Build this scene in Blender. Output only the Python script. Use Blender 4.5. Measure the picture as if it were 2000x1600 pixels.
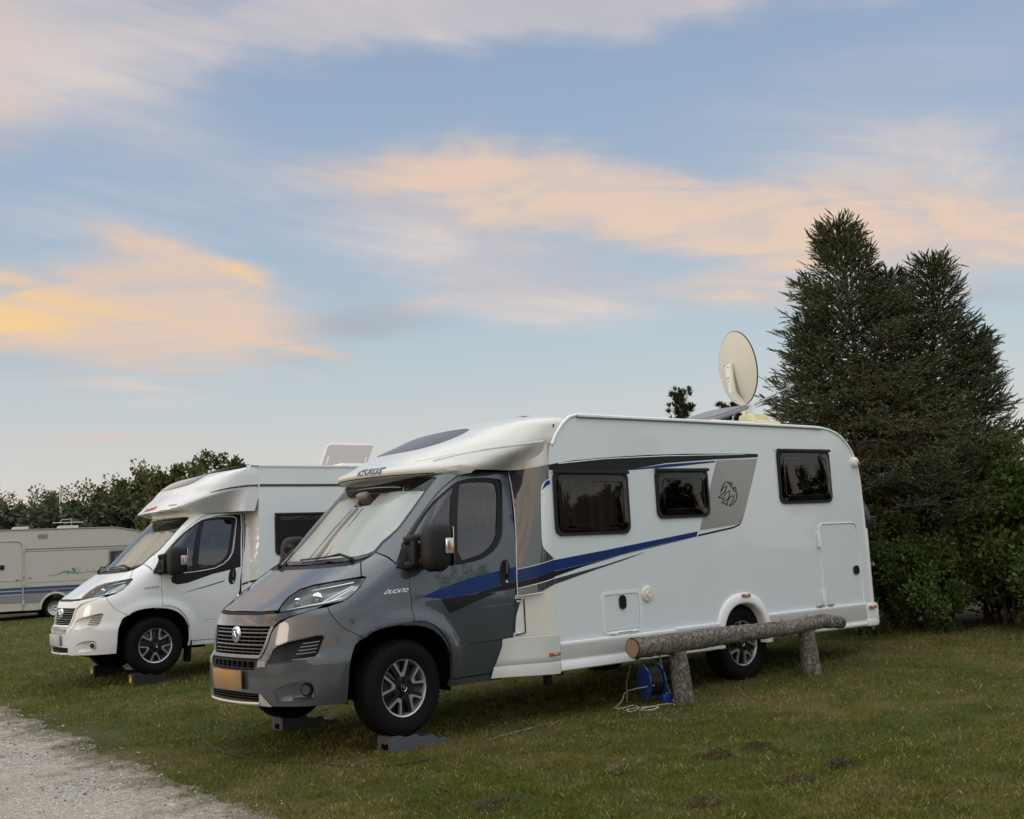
import bpy, bmesh, math, random
import numpy as np
from mathutils import Vector, Matrix, noise
from mathutils.geometry import delaunay_2d_cdt
random.seed(7); np.random.seed(7)
for _o in list(bpy.data.objects): bpy.data.objects.remove(_o)
SC = bpy.context.scene; C = SC.collection
PI = math.pi

# ---------------------------------------------------------------- camera
cam_d = bpy.data.cameras.new('camera'); cam = bpy.data.objects.new('camera', cam_d); C.objects.link(cam)
cam_d.sensor_width = 36.0; cam_d.lens = 36.0*2154.66/2000; cam_d.clip_start = .05; cam_d.clip_end = 3000
CAM = Vector((-4.90377, -8.43701, 1.34072))
_R = Vector((.774543, -.630515, -.050323)); _U = Vector((-.045383, -.134750, .989840)); _F = Vector((.630891, .764390, .132985))
M4 = Matrix((( _R.x, _U.x, -_F.x, CAM.x), (_R.y, _U.y, -_F.y, CAM.y), (_R.z, _U.z, -_F.z, CAM.z), (0, 0, 0, 1)))
cam.matrix_world = M4
SC.camera = cam

# ---------------------------------------------------------------- sun, world, exposure
SUN_AZ, SUN_EL = math.radians(165), math.radians(9)      # low on the left, a little behind the camera
sd = bpy.data.lights.new('sun', 'SUN'); sd.energy = .35; sd.angle = math.radians(16); sd.color = (1, .84, .68)
so = bpy.data.objects.new('sun', sd); C.objects.link(so)
_d = Vector((math.cos(SUN_AZ)*math.cos(SUN_EL), math.sin(SUN_AZ)*math.cos(SUN_EL), math.sin(SUN_EL)))
so.rotation_euler = (-_d).to_track_quat('-Z', 'Y').to_euler(); so.location = _d*60
SC.view_settings.view_transform = 'Standard'; SC.view_settings.look = 'None'
SC.view_settings.exposure = .48; SC.view_settings.gamma = 1; SC.view_settings.use_curve_mapping = False
try:
    SC.cycles.max_bounces = 8; SC.cycles.transparent_max_bounces = 12; SC.cycles.caustics_reflective = False; SC.cycles.caustics_refractive = False
except Exception: pass

W = bpy.data.worlds.new('World'); SC.world = W; W.use_nodes = True
class NT:
    """small helper to write node graphs as expressions"""
    def __init__(s, tree): s.t = tree
    def n(s, typ, **kw):
        nd = s.t.nodes.new(typ)
        for k, v in kw.items(): setattr(nd, k, v)
        return nd
    def put(s, sock, v):
        if v is None: return
        if hasattr(v, 'is_linked') or hasattr(v, 'links'): s.t.links.new(v, sock)
        else:
            if isinstance(v, tuple) and len(v) == 3 and sock.type == 'RGBA': v = v + (1,)
            sock.default_value = v
    def m(s, op, a, b=None, c=None, clamp=False):
        nd = s.n('ShaderNodeMath', operation=op, use_clamp=clamp)
        s.put(nd.inputs[0], a); s.put(nd.inputs[1], b); s.put(nd.inputs[2], c)
        return nd.outputs[0]
    def v(s, op, a, b=None):
        nd = s.n('ShaderNodeVectorMath', operation=op); s.put(nd.inputs[0], a); s.put(nd.inputs[1], b)
        return nd.outputs['Value'] if op in ('DOT_PRODUCT', 'LENGTH') else nd.outputs[0]
    def mix(s, f, a, b, blend='MIX'):
        nd = s.n('ShaderNodeMix', data_type='RGBA', blend_type=blend)
        s.put(nd.inputs[0], f); s.put(nd.inputs[6], a); s.put(nd.inputs[7], b)
        return nd.outputs[2]
    def noise(s, vec, scale, detail=4, rough=.5, dist=0.0, dim='3D', lac=2.0):
        nd = s.n('ShaderNodeTexNoise', noise_dimensions=dim); s.put(nd.inputs['Vector'], vec)
        nd.inputs['Scale'].default_value = scale; nd.inputs['Detail'].default_value = detail
        nd.inputs['Roughness'].default_value = rough; nd.inputs['Distortion'].default_value = dist
        return nd.outputs[0]
    def ramp(s, f, stops, interp='LINEAR'):
        nd = s.n('ShaderNodeValToRGB'); nd.color_ramp.interpolation = interp; e = nd.color_ramp.elements
        while len(e) < len(stops): e.new(.5)
        for k, (p, c) in enumerate(stops):
            e[k].position = p; e[k].color = (c if len(c) == 4 else tuple(c)+(1,)) if isinstance(c, (tuple, list)) else (c, c, c, 1)
        s.put(nd.inputs[0], f); return nd.outputs[0]
    def sstep(s, x, a, b):
        nd = s.n('ShaderNodeMapRange', interpolation_type='SMOOTHSTEP')
        s.put(nd.inputs[0], x); nd.inputs[1].default_value = a; nd.inputs[2].default_value = b
        return nd.outputs[0]
    def xyz(s, v):
        nd = s.n('ShaderNodeSeparateXYZ'); s.put(nd.inputs[0], v); return nd.outputs
    def comb(s, x, y, z):
        nd = s.n('ShaderNodeCombineXYZ'); s.put(nd.inputs[0], x); s.put(nd.inputs[1], y); s.put(nd.inputs[2], z); return nd.outputs[0]
def srgb(r, g, b):
    f = lambda c: (c/255/12.92) if c/255 <= .04045 else ((c/255+.055)/1.055)**2.4
    return (f(r), f(g), f(b))

def build_world():
    t = W.node_tree; t.nodes.clear(); N = NT(t)
    out = N.n('ShaderNodeOutputWorld'); bg = N.n('ShaderNodeBackground'); t.links.new(bg.outputs[0], out.inputs[0])
    STR = .10; bg.inputs[1].default_value = STR
    sky = N.n('ShaderNodeTexSky', sky_type='NISHITA'); sky.sun_disc = False
    sky.sun_elevation = SUN_EL; sky.sun_rotation = PI/2 - SUN_AZ; sky.altitude = 0; sky.air_density = 1.0; sky.dust_density = 1.5; sky.ozone_density = 1.5
    d = N.v('NORMALIZE', N.n('ShaderNodeTexCoord').outputs['Generated'])
    x, y, z = N.xyz(d)
    el = N.m('MULTIPLY', N.m('ARCSINE', z), 180/PI)
    h = math.radians(50.465)
    fw = N.m('ADD', N.m('MULTIPLY', x, math.cos(h)), N.m('MULTIPLY', y, math.sin(h)))
    rt = N.m('SUBTRACT', N.m('MULTIPLY', x, math.sin(h)), N.m('MULTIPLY', y, math.cos(h)))
    r = N.m('MULTIPLY', N.m('ARCTAN2', rt, fw), 180/PI)       # degrees to the right of the view
    # clear sky: dusk gradient by elevation, tinted by the physical sky
    e01 = N.m('DIVIDE', N.m('MAXIMUM', el, 0.0), 60.0, clamp=True)
    grad = N.ramp(e01, [(0, srgb(233, 206, 192)), (.045, srgb(229, 211, 200)), (.085, srgb(214, 211, 207)), (.13, srgb(201, 208, 210)), (.19, srgb(186, 202, 212)), (.30, srgb(164, 184, 208)), (.46, srgb(148, 169, 199)), (.66, srgb(134, 156, 190)), (1, srgb(120, 143, 180))])
    nis = N.mix(1.0, sky.outputs[0], (.16, .16, .16), 'MULTIPLY')
    base = N.mix(.10, grad, nis)
    # glow low around the set sun
    sx, sy = math.cos(SUN_AZ), math.sin(SUN_AZ)
    cs = N.m('ADD', N.m('MULTIPLY', x, sx), N.m('MULTIPLY', y, sy))
    near = N.sstep(cs, .15, 1.0)
    low = N.m('SUBTRACT', 1.0, N.sstep(el, 2, 32))
    base = N.mix(N.m('MULTIPLY', near, low), base, (1.10, .84, .60))
    # clouds: a layer seen in perspective, streaked
    inv = N.m('DIVIDE', 1.0, N.m('ADD', N.m('MAXIMUM', z, 0.0), .10))
    pu, pv = N.m('MULTIPLY', rt, inv), N.m('MULTIPLY', fw, inv)
    P = N.comb(N.m('ADD', N.m('MULTIPLY', pu, .55), N.m('MULTIPLY', pv, .22)), N.m('SUBTRACT', pv, N.m('MULTIPLY', pu, .35)), 3.7)
    warp = N.noise(P, 1.3, 3, .5)
    P2 = N.v('ADD', P, N.comb(N.m('MULTIPLY', N.m('SUBTRACT', warp, .5), .9), N.m('MULTIPLY', N.m('SUBTRACT', warp, .5), -.7), 0.0))
    n1 = N.noise(P2, 1.5, 9, .56, .25)
    n2 = N.noise(P2, 5.0, 7, .62, .6)
    big = N.noise(P, .55, 3, .5)
    wv = N.m('MULTIPLY', N.m('SUBTRACT', N.noise(N.comb(N.m('MULTIPLY', r, .11), N.m('MULTIPLY', el, .22), 1.3), 1.0, 4, .55), .5), 5.0)
    def ell(cx, cy, rx, ry, rot, k=1.0):
        c, s_ = math.cos(math.radians(rot)), math.sin(math.radians(rot))
        dx = N.m('SUBTRACT', r, cx); dy = N.m('SUBTRACT', N.m('ADD', el, N.m('MULTIPLY', wv, min(1, ry/2.2))), cy)
        a = N.m('DIVIDE', N.m('ADD', N.m('MULTIPLY', dx, c), N.m('MULTIPLY', dy, s_)), rx)
        b = N.m('DIVIDE', N.m('SUBTRACT', N.m('MULTIPLY', dy, c), N.m('MULTIPLY', dx, s_)), ry)
        q = N.m('ADD', N.m('POWER', N.m('ABSOLUTE', a), 2.0), N.m('POWER', N.m('ABSOLUTE', b), 2.0))
        return N.m('MULTIPLY', N.m('EXPONENT', N.m('MULTIPLY', q, -1.0)), k)
    def total(l):
        o = l[0]
        for q in l[1:]: o = N.m('ADD', o, q)
        return o
    warm = total([ell(-23, 12.5, 7.5, 2.2, -4, 1.0), ell(-15.5, 12.3, 6.5, 2.0, -14, .85), ell(-15.2, 14.9, 4.2, 1.0, -16, .85), ell(-19, 16.2, 3.0, .6, -24, .45), ell(-13, 11.6, 5.0, .28, -13.5, .55), ell(-20, 13.3, 6, .30, -12, .6), ell(-24, 11.2, 4, .5, -6, .5), ell(-2, 19.4, 9, 2.0, -3, .72), ell(7, 17.5, 10, 2.0, -13, .95), ell(19, 15.2, 11, 2.8, -6, .9), ell(26, 13.2, 7, 1.6, -10, .65), ell(-20, 6.7, 6.5, .42, 0, .6), ell(11.5, 12.7, 4.5, .9, -4, .65), ell(-4.5, 13.2, 2.2, .7, 10, .55), ell(-32, 23, 8, 5, 15, 1.0), ell(-46, 31, 14, 7, 20, 1.0)])
    goldm = total([ell(-25.5, 12.6, 5.5, 1.7, -4, .95), ell(-13, 11.6, 5.0, .30, -13.5, .5), ell(-13.6, 14.8, 2.6, .75, -14, .7), ell(-21, 13.2, 6, .45, -12, .3), ell(8, 17.3, 7, 1.2, -13, .30)])
    pale = total([ell(-1, 15.6, 9, 2.8, -12, .95), ell(2, 13.2, 6, 1.4, -6, .6), ell(-6, 27.3, 19, 2.0, 1, 1.0), ell(14, 27.6, 16, 1.6, -2, .9), ell(-25, 25.0, 8, 3.2, -6, .95), ell(-20, 9.8, 9, 1.8, 0, .6), ell(22, 18.2, 11, 2.2, -6, .75), ell(14, 22, 14, 1.8, 4, .22), ell(-16, 20, 10, 2.2, -6, .25), ell(-22, 17, 7, 1.6, -4, .4), ell(24, 22.5, 8, 2.5, 0, .3)])
    grey = total([ell(-7, 12.4, 5.2, .85, 3, .8), ell(-11, 10.6, 4, .9, -4, .55), ell(21, 11.6, 9, 1.0, -3, .55), ell(-25, 10.4, 6, 1.3, 0, .55), ell(-9, 14.2, 5, 1.3, 0, .4), ell(-6, 20.5, 7, 1.0, -4, .35)])
    outside = N.m('MAXIMUM', N.sstep(N.m('ABSOLUTE', r), 30, 46), N.sstep(el, 29, 40))
    gen = N.m('MULTIPLY', N.m('MAXIMUM', N.sstep(big, .34, .60), N.m('MULTIPLY', N.sstep(el, 30, 55), .8)), N.m('MULTIPLY', outside, N.sstep(el, 4, 16)))
    sc_ = N.comb(N.m('ADD', N.m('MULTIPLY', r, .055), N.m('MULTIPLY', el, .03)), N.m('MULTIPLY_ADD', el, .62, N.m('MULTIPLY', r, .105)), N.m('MULTIPLY', warp, 1.6))
    streak = N.noise(sc_, 1.0, 7, .62, .8)
    det = N.m('ADD', N.m('MULTIPLY', N.m('SUBTRACT', streak, .5), 1.25), N.m('ADD', N.m('MULTIPLY', N.m('SUBTRACT', n1, .5), 1.3), N.m('MULTIPLY', N.m('SUBTRACT', n2, .5), .6)))
    def dens(mask, lo=.12, hi=1.02, k0=.10, k1=.80):
        return N.sstep(N.m('ADD', mask, N.m('MULTIPLY', det, N.m('MULTIPLY_ADD', mask, k1, k0))), lo, hi)
    dw, dp, dg = dens(warm), dens(N.m('ADD', pale, N.m('MULTIPLY', gen, 1.0))), dens(grey)
    dgen = dens(N.m('MULTIPLY', gen, N.sstep(n1, .40, .62)), .15, .8)
    fade = N.sstep(el, 1.5, 6)
    left = N.sstep(r, 0, -24)
    gold = N.sstep(N.m('ADD', goldm, N.m('MULTIPLY', N.m('SUBTRACT', N.m('ADD', streak, n1), 1.0), .9)), .18, .95)
    warmc = N.mix(gold, N.mix(left, srgb(236, 205, 180), srgb(226, 199, 180)), srgb(255, 209, 138))
    warmc = N.mix(N.m('MULTIPLY', N.sstep(n2, .60, .36), .8), warmc, srgb(206, 196, 194))
    suny = N.sstep(cs, .0, .75)
    warmc = N.mix(N.m('MULTIPLY', suny, .8), warmc, (1.25, .86, .52))
    palec = N.mix(N.sstep(n1, .36, .64), srgb(196, 192, 197), srgb(230, 214, 204))
    over = N.sstep(el, 28, 50)  # unseen high cloud, colour raised above the visible sky to light the ground
    palec = N.mix(over, palec, (1.20, 1.25, 1.26))
    c = N.mix(N.m('MULTIPLY', N.m('MULTIPLY', dg, fade), .6), base, srgb(170, 175, 186))
    c = N.mix(N.m('MULTIPLY', N.m('MULTIPLY', dp, fade), .80), c, palec)
    c = N.mix(N.m('MULTIPLY', N.m('MULTIPLY', dw, fade), .86), c, warmc)
    c = N.mix(N.m('MULTIPLY', N.m('MULTIPLY', dgen, fade), .75), c, N.mix(over, N.mix(suny, srgb(206, 211, 220), (1.15, .84, .55)), (1.38, 1.42, 1.40)))
    c = N.mix(N.m('MULTIPLY', N.m('MULTIPLY', dg, fade), .35), c, srgb(172, 176, 184))
    c = N.mix(N.sstep(z, 0.0, -.06), c, (.10, .10, .075))
    k = N.m('MULTIPLY_ADD', outside, .28/STR, .72/STR)         # display colours in view, exposure lifts them again
    c = N.mix(1.0, c, N.comb(k, k, k), 'MULTIPLY')
    t.links.new(c, bg.inputs[0])
build_world()
# ---------------------------------------------------------------- materials
MAT = {}
def mat(name, base=(.5, .5, .5), rough=.5, metal=0.0, coat=0.0, spec=.5, var=0.0, vscale=8.0, bump=0.0, bscale=60.0, coat_rough=.03):
    """principled material with a little procedural colour and roughness variation and fine relief"""
    if name in MAT: return MAT[name]
    m = bpy.data.materials.new(name); m.use_nodes = True; N = NT(m.node_tree)
    b = m.node_tree.nodes['Principled BSDF']
    P = N.n('ShaderNodeTexCoord').outputs['Object']
    nz = N.noise(P, vscale, 5, .6)
    dirt = N.noise(P, 1.7, 6, .65)
    f = N.m('MULTIPLY_ADD', N.m('SUBTRACT', nz, .5), var*2, 1.0)
    col = N.mix(1.0, base, N.comb(f, f, f), 'MULTIPLY')
    N.put(b.inputs['Base Color'], col)
    N.put(b.inputs['Roughness'], N.m('ADD', rough, N.m('MULTIPLY', N.m('SUBTRACT', dirt, .5), .16*min(1, rough*2+.15)), clamp=True))
    b.inputs['Metallic'].default_value = metal; b.inputs['Coat Weight'].default_value = coat; b.inputs['Coat Roughness'].default_value = coat_rough
    b.inputs['Specular IOR Level'].default_value = spec
    if bump:
        bn = N.n('ShaderNodeBump'); bn.inputs['Strength'].default_value = 1.0; bn.inputs['Distance'].default_value = bump
        N.put(bn.inputs['Height'], N.noise(P, bscale, 3, .6)); N.put(b.inputs['Normal'], bn.outputs[0])
    MAT[name] = m
    return m
def glass(name, tint, ior=1.5, rough=0.0, body=None):
    """pane: clear or tinted body under a mirror-like surface reflection"""
    m = bpy.data.materials.new(name); m.use_nodes = True; t = m.node_tree; t.nodes.clear(); N = NT(t)
    out = N.n('ShaderNodeOutputMaterial'); tr = N.n('ShaderNodeBsdfTransparent'); tr.inputs[0].default_value = tint+(1,)
    first = tr.outputs[0]
    if body:
        df = N.n('ShaderNodeBsdfDiffuse'); df.inputs[0].default_value = body[0]+(1,)
        mb = N.n('ShaderNodeMixShader'); mb.inputs[0].default_value = body[1]
        t.links.new(tr.outputs[0], mb.inputs[1]); t.links.new(df.outputs[0], mb.inputs[2]); first = mb.outputs[0]
    gl = N.n('ShaderNodeBsdfGlossy'); gl.inputs['Roughness'].default_value = rough
    P = N.n('ShaderNodeTexCoord').outputs['Object']
    bn = N.n('ShaderNodeBump'); bn.inputs['Distance'].default_value = .004; bn.inputs['Strength'].default_value = .25
    N.put(bn.inputs['Height'], N.noise(P, 2.2, 2, .5)); t.links.new(bn.outputs[0], gl.inputs['Normal'])
    fr = N.n('ShaderNodeFresnel'); fr.inputs[0].default_value = ior
    mx = N.n('ShaderNodeMixShader'); t.links.new(fr.outputs[0], mx.inputs[0])
    t.links.new(first, mx.inputs[1]); t.links.new(gl.outputs[0], mx.inputs[2]); t.links.new(mx.outputs[0], out.inputs[0])
    MAT[name] = m; return m

mat('grey_paint', (.064, .075, .088), .34, .45, 1.0, var=.03, vscale=900, coat_rough=.02)
mat('white_paint', (.66, .68, .68), .28, 0, .8, var=.015)
mat('white_gelcoat', (.60, .60, .565), .30, 0, .45, var=.02, vscale=3)
mat('white_panel', (.685, .745, .75), .26, 0, .6, var=.02, vscale=2.5)
mat('white_trim', (.80, .80, .80), .35, 0, .2, var=.02)
mat('cream_panel', (.70, .69, .62), .36, 0, .15, var=.03, vscale=2)
mat('black_plastic', (.011, .011, .0115), .58, spec=.3, var=.15, bump=.0006, bscale=400)
mat('soft_black', (.014, .014, .0145), .62, spec=.3, var=.15, bump=.0008, bscale=500)
mat('gloss_black', (.006, .006, .007), .08, 0, 1.0)
mat('rubber', (.0075, .0075, .008), .78, spec=.12, var=.25, vscale=30, bump=.001, bscale=120)
mat('void_black', (.003, .003, .003), .9, spec=.02)
mat('chrome', (.72, .72, .73), .14, 1.0)
mat('satin_silver', (.62, .62, .62), .32, .9, var=.05)
mat('bar_grey', (.10, .10, .105), .3, .6, .4)
mat('rim_black', (.005, .005, .006), .3, 0, .3)
mat('rim_grey', (.010, .011, .013), .4, .3, .1)
mat('rim_silver', (.52, .52, .53), .36, .8, .2)
mat('steel_dark', (.05, .045, .04), .6, .6, var=.3, vscale=25)
mat('lamp_bowl', (.50, .51, .52), .26, .7, 0)
mat('fog_glass', (.05, .05, .052), .08, .3, 1.0)
mat('scoop_shade', (.016, .018, .020), .6, 0, 0, spec=.2)
mat('amber', (.42, .12, .02), .25, 0, .6)
mat('lens_clear', (.62, .60, .58), .18, .6, .8)
mat('blue_decal', (.006, .028, .135), .35, 0, 0, spec=.25)
mat('light_blue_decal', (.05, .13, .32), .25, .2, .6)
mat('black_decal', (.007, .008, .009), .35, 0, 0, spec=.25)
mat('grey_decal', (.040, .045, .050), .32, .2, .1)
mat('silver_decal', (.33, .32, .31), .35, .35, .3, var=.02, vscale=800)
mat('white_line', (.78, .79, .80), .3, 0, .4)
mat('blue_letter', (.09, .10, .16), .4)
mat('red_letter', (.42, .03, .04), .4)
mat('grey_letter', (.22, .22, .23), .4)
mat('blind', (.86, .91, .88), .40, .22, 0, var=.05, vscale=3, bump=.004, bscale=9)
mat('blind_seam', (.33, .27, .23), .6)
mat('stitch', (.80, .82, .80), .6)
mat('curtain', (.42, .37, .33), .85, var=.15)
mat('seat_fabric', (.30, .26, .215), .85, var=.15, bump=.002, bscale=200)
mat('dash', (.028, .029, .031), .6)
mat('cream_fairing', (.74, .66, .36), .45, var=.05, vscale=5)
mat('dish_grey', (.57, .56, .48), .45, var=.03, vscale=4)
mat('dish_white', (.77, .76, .68), .4, var=.02)
mat('ramp_grey', (.062, .065, .078), .55, var=.18, vscale=14, bump=.001, bscale=150)
mat('ramp_black', (.010, .010, .011), .45, var=.2)
mat('yellow_label', (.62, .47, .02), .45)
mat('caravan_white', (.50, .485, .42), .42, 0, .15, var=.04, vscale=2)
mat('caravan_grey', (.23, .23, .235), .5)
mat('caravan_blue', (.045, .065, .16), .45)
mat('caravan_mauve', (.16, .15, .19), .45)
mat('caravan_green', (.10, .24, .19), .5)
mat('caravan_sand', (.45, .41, .25), .5)
mat('aluminium', (.46, .46, .45), .4, .8, var=.05)
mat('reel_blue', (.012, .045, .25), .3, 0, .3, var=.06)
mat('cable_black', (.012, .012, .014), .5)
mat('cord_white', (.55, .52, .45), .6, var=.1, vscale=20)
mat('cable_green', (.012, .020, .010), .6)
mat('frame_chrome', (.20, .20, .21), .25, .9)
mat('tarp', (.013, .014, .017), .42, 0, .15, var=.2, vscale=6, bump=.03, bscale=6)
mat('tarp_seam', (.16, .05, .03), .6)
mat('pole_white', (.50, .50, .47), .5)
glass('clear_glass', (.80, .84, .83))
glass('screen_glass', (.94, .965, .955), 1.55)
glass('door_glass', (.20, .215, .215), 2.0)
glass('smoked_acrylic', (.42, .38, .35), 1.5)
glass('hatch_acrylic', (.72, .66, .64), 1.4, .03, ((.42, .38, .36), .22))
glass('headlamp_glass', (.90, .92, .92), 1.5)
def plate_material(name, c1, c2):
    m = bpy.data.materials.new(name); m.use_nodes = True; N = NT(m.node_tree); b = m.node_tree.nodes['Principled BSDF']
    P = N.n('ShaderNodeTexCoord').outputs['Object']
    N.put(b.inputs['Base Color'], N.mix(N.sstep(N.noise(P, 2.6, 0, .4), .38, .64), c1, c2)); b.inputs['Roughness'].default_value = .5; MAT[name] = m
plate_material('plate_amber', (.42, .21, .03), (.24, .16, .085)); plate_material('plate_pale', (.50, .50, .49), (.40, .40, .39))

# ---------------------------------------------------------------- object helpers
def tag(o, label=None, cat=None, group=None, kind=None):
    if label: o['label'] = label
    if cat: o['category'] = cat
    if group: o['group'] = group
    if kind: o['kind'] = kind
    return o
def thing(name, label, cat, loc=(0, 0, 0), rotz=0.0, group=None, kind=None):
    o = bpy.data.objects.new(name, None); C.objects.link(o); o.empty_display_size = .2
    o.location = loc; o.rotation_euler = (0, 0, rotz)
    return tag(o, label, cat, group, kind)
def link(name, me, m, parent=None, smooth=40):
    me.materials.append(MAT[m] if isinstance(m, str) else m)
    if smooth:
        me.polygons.foreach_set('use_smooth', [True]*len(me.polygons))
        try: me.set_sharp_from_angle(angle=math.radians(smooth))
        except Exception: pass
    o = bpy.data.objects.new(name, me); C.objects.link(o)
    if parent: o.parent = parent
    return o
def copy_tree(o, parent=None):
    c = o.copy(); C.objects.link(c)
    if parent: c.parent = parent
    for ch in list(o.children): copy_tree(ch, c)
    return c
class MB:
    """collects simple solids and links them as one mesh object"""
    def __init__(s): s.v = []; s.f = []
    def add(s, V, F):
        k = len(s.v); s.v += [tuple(p) for p in V]; s.f += [tuple(i+k for i in f) for f in F]; return s
    def box(s, c, d, rot=None, taper=1.0, bev=0.0):
        hx, hy, hz = d[0]/2, d[1]/2, d[2]/2
        if bev > 0:
            bm = bmesh.new(); bmesh.ops.create_cube(bm, size=1)
            for v in bm.verts: v.co = Vector((v.co.x*d[0], v.co.y*d[1], v.co.z*d[2]))
            bmesh.ops.bevel(bm, geom=bm.edges[:], offset=bev, segments=2, affect='EDGES', profile=.6)
            V = [v.co.copy() for v in bm.verts]; F = [[v.index for v in f.verts] for f in bm.faces]; bm.verts.index_update(); F = [[v.index for v in f.verts] for f in bm.faces]; bm.free()
        else:
            V = [Vector((x*(taper if z > 0 else 1), y*(taper if z > 0 else 1), z)) for z in (-hz, hz) for x, y in ((-hx, -hy), (hx, -hy), (hx, hy), (-hx, hy))]
            F = [(3, 2, 1, 0), (4, 5, 6, 7), (0, 1, 5, 4), (1, 2, 6, 5), (2, 3, 7, 6), (3, 0, 4, 7)]
        R = rot.to_3x3() if rot is not None else Matrix.Identity(3)
        return s.add([R @ v + Vector(c) for v in V], F)
    def tube(s, pts, rad, n=8, cap=True):
        pts = [Vector(p) for p in pts]; rs = rad if isinstance(rad, (list, tuple)) else [rad]*len(pts)
        V = []; F = []; up = None
        for i, p in enumerate(pts):
            t = (pts[min(i+1, len(pts)-1)]-pts[max(i-1, 0)]).normalized()
            if up is None: up = Vector((0, 0, 1)) if abs(t.z) < .9 else Vector((1, 0, 0))
            a = t.cross(up); a = a.normalized() if a.length > 1e-6 else t.orthogonal().normalized(); b = t.cross(a).normalized(); up = -b if False else (a.cross(t)).normalized()
            for k in range(n):
                th = 2*PI*k/n; V.append(p + (a*math.cos(th)+up*math.sin(th))*rs[i])
        for i in range(len(pts)-1):
            for k in range(n):
                F.append((i*n+k, i*n+(k+1) % n, (i+1)*n+(k+1) % n, (i+1)*n+k))
        if cap: F.append(tuple(range(n))[::-1]); F.append(tuple((len(pts)-1)*n+k for k in range(n)))
        return s.add(V, F)
    def lathe(s, prof, n=48, origin=(0, 0, 0), axis='Y', close=False):
        """prof: list of (radius, along axis)"""
        V = []; F = []; m = len(prof)
        for k in range(n):
            th = 2*PI*k/n; c, si = math.cos(th), math.sin(th)
            for r, h in prof:
                p = {'Y': (r*c, h, r*si), 'Z': (r*c, r*si, h), 'X': (h, r*c, r*si)}[axis]
                V.append((p[0]+origin[0], p[1]+origin[1], p[2]+origin[2]))
        for k in range(n):
            for i in range(m-1 if not close else m):
                j = (i+1) % m
                F.append((k*m+i, k*m+j, ((k+1) % n)*m+j, ((k+1) % n)*m+i))
        return s.add(V, F)
    def prism(s, poly, f0, f1):
        """poly 2D, f0 and f1 map (u, v) to the two 3D faces"""
        n = len(poly); tri = tri_poly(poly)
        V = [f0(*p) for p in poly]+[f1(*p) for p in poly]
        F = [t for t in tri]+[tuple(n+i for i in t[::-1]) for t in tri]
        F += [((i+1) % n, i, n+i, n+(i+1) % n) for i in range(n)]
        return s.add(V, F)
    def build(s, name, m, parent=None, smooth=35):
        me = bpy.data.meshes.new(name); me.from_pydata(s.v, [], s.f); 
        bm = bmesh.new(); bm.from_mesh(me); bmesh.ops.recalc_face_normals(bm, faces=bm.faces[:]); bm.to_mesh(me); bm.free()
        return link(name, me, m, parent, smooth)
def inside(p, poly):
    x, y = p; r = False; j = len(poly)-1
    for i in range(len(poly)):
        xi, yi = poly[i]; xj, yj = poly[j]
        if (yi > y) != (yj > y) and x < (xj-xi)*(y-yi)/(yj-yi)+xi: r = not r
        j = i
    return r
def tri_poly(poly):
    vs, es, fs, *_ = delaunay_2d_cdt([Vector(p) for p in poly], [(i, (i+1) % len(poly)) for i in range(len(poly))], [], 1, 1e-7)
    idx = {}
    out = []
    for f in fs:
        c = sum((vs[i] for i in f), Vector((0, 0)))/len(f)
        if inside((c.x, c.y), poly):
            t = []
            for i in f:
                k = min(range(len(poly)), key=lambda q: (poly[q][0]-vs[i].x)**2+(poly[q][1]-vs[i].y)**2); t.append(k)
            out.append(tuple(t))
    return out
def densify(poly, step, sx=1.0, closed=True):
    o = []; n = len(poly)
    for i in range(n if closed else n-1):
        a, b = poly[i], poly[(i+1) % n]; L = math.hypot((b[0]-a[0])*sx, b[1]-a[1]); k = max(1, int(math.ceil(L/step)))
        for q in range(k): o.append((a[0]+(b[0]-a[0])*q/k, a[1]+(b[1]-a[1])*q/k))
    if not closed: o.append(poly[-1])
    return o
def smooth_poly(poly, it=2, keep=()):
    """Chaikin corner cutting, corners listed in keep stay sharp"""
    keep = set(keep)
    P = [(p, i in keep) for i, p in enumerate(poly)]
    for _ in range(it):
        Q = []; n = len(P)
        for i in range(n):
            (a, ka), (b, kb) = P[i], P[(i+1) % n]
            if ka: Q.append((a, True))
            else: Q.append(((a[0]*.75+b[0]*.25, a[1]*.75+b[1]*.25), False))
            if not kb: Q.append(((a[0]*.25+b[0]*.75, a[1]*.25+b[1]*.75), False))
        P = Q
    return [p for p, _ in P]
def rrect(x0, y0, x1, y1, r, n=5):
    o = []
    for cx, cy, a0 in ((x1-r, y1-r, 0), (x0+r, y1-r, 90), (x0+r, y0+r, 180), (x1-r, y0+r, 270)):
        for k in range(n+1):
            a = math.radians(a0+90*k/n); o.append((cx+r*math.cos(a), cy+r*math.sin(a)))
    return o
def area2(p): return sum(p[i][0]*p[(i+1) % len(p)][1]-p[(i+1) % len(p)][0]*p[i][1] for i in range(len(p)))/2
def inset(poly, d, sx=1.0):
    """move a closed outline inward by d (metres, first axis scaled by sx)"""
    P = [(x*sx, y) for x, y in poly]; n = len(P); sg = 1 if area2(P) > 0 else -1; o = []
    for i in range(n):
        a, b, c = P[i-1], P[i], P[(i+1) % n]
        e1 = (b[0]-a[0], b[1]-a[1]); e2 = (c[0]-b[0], c[1]-b[1])
        l1 = math.hypot(*e1) or 1; l2 = math.hypot(*e2) or 1
        n1 = (-e1[1]/l1*sg, e1[0]/l1*sg); n2 = (-e2[1]/l2*sg, e2[0]/l2*sg)
        m = (n1[0]+n2[0], n1[1]+n2[1]); L = m[0]*n1[0]+m[1]*n1[1]
        k = d/max(L, .35)
        o.append(((b[0]+m[0]*k)/sx, b[1]+m[1]*k))
    return o
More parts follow.
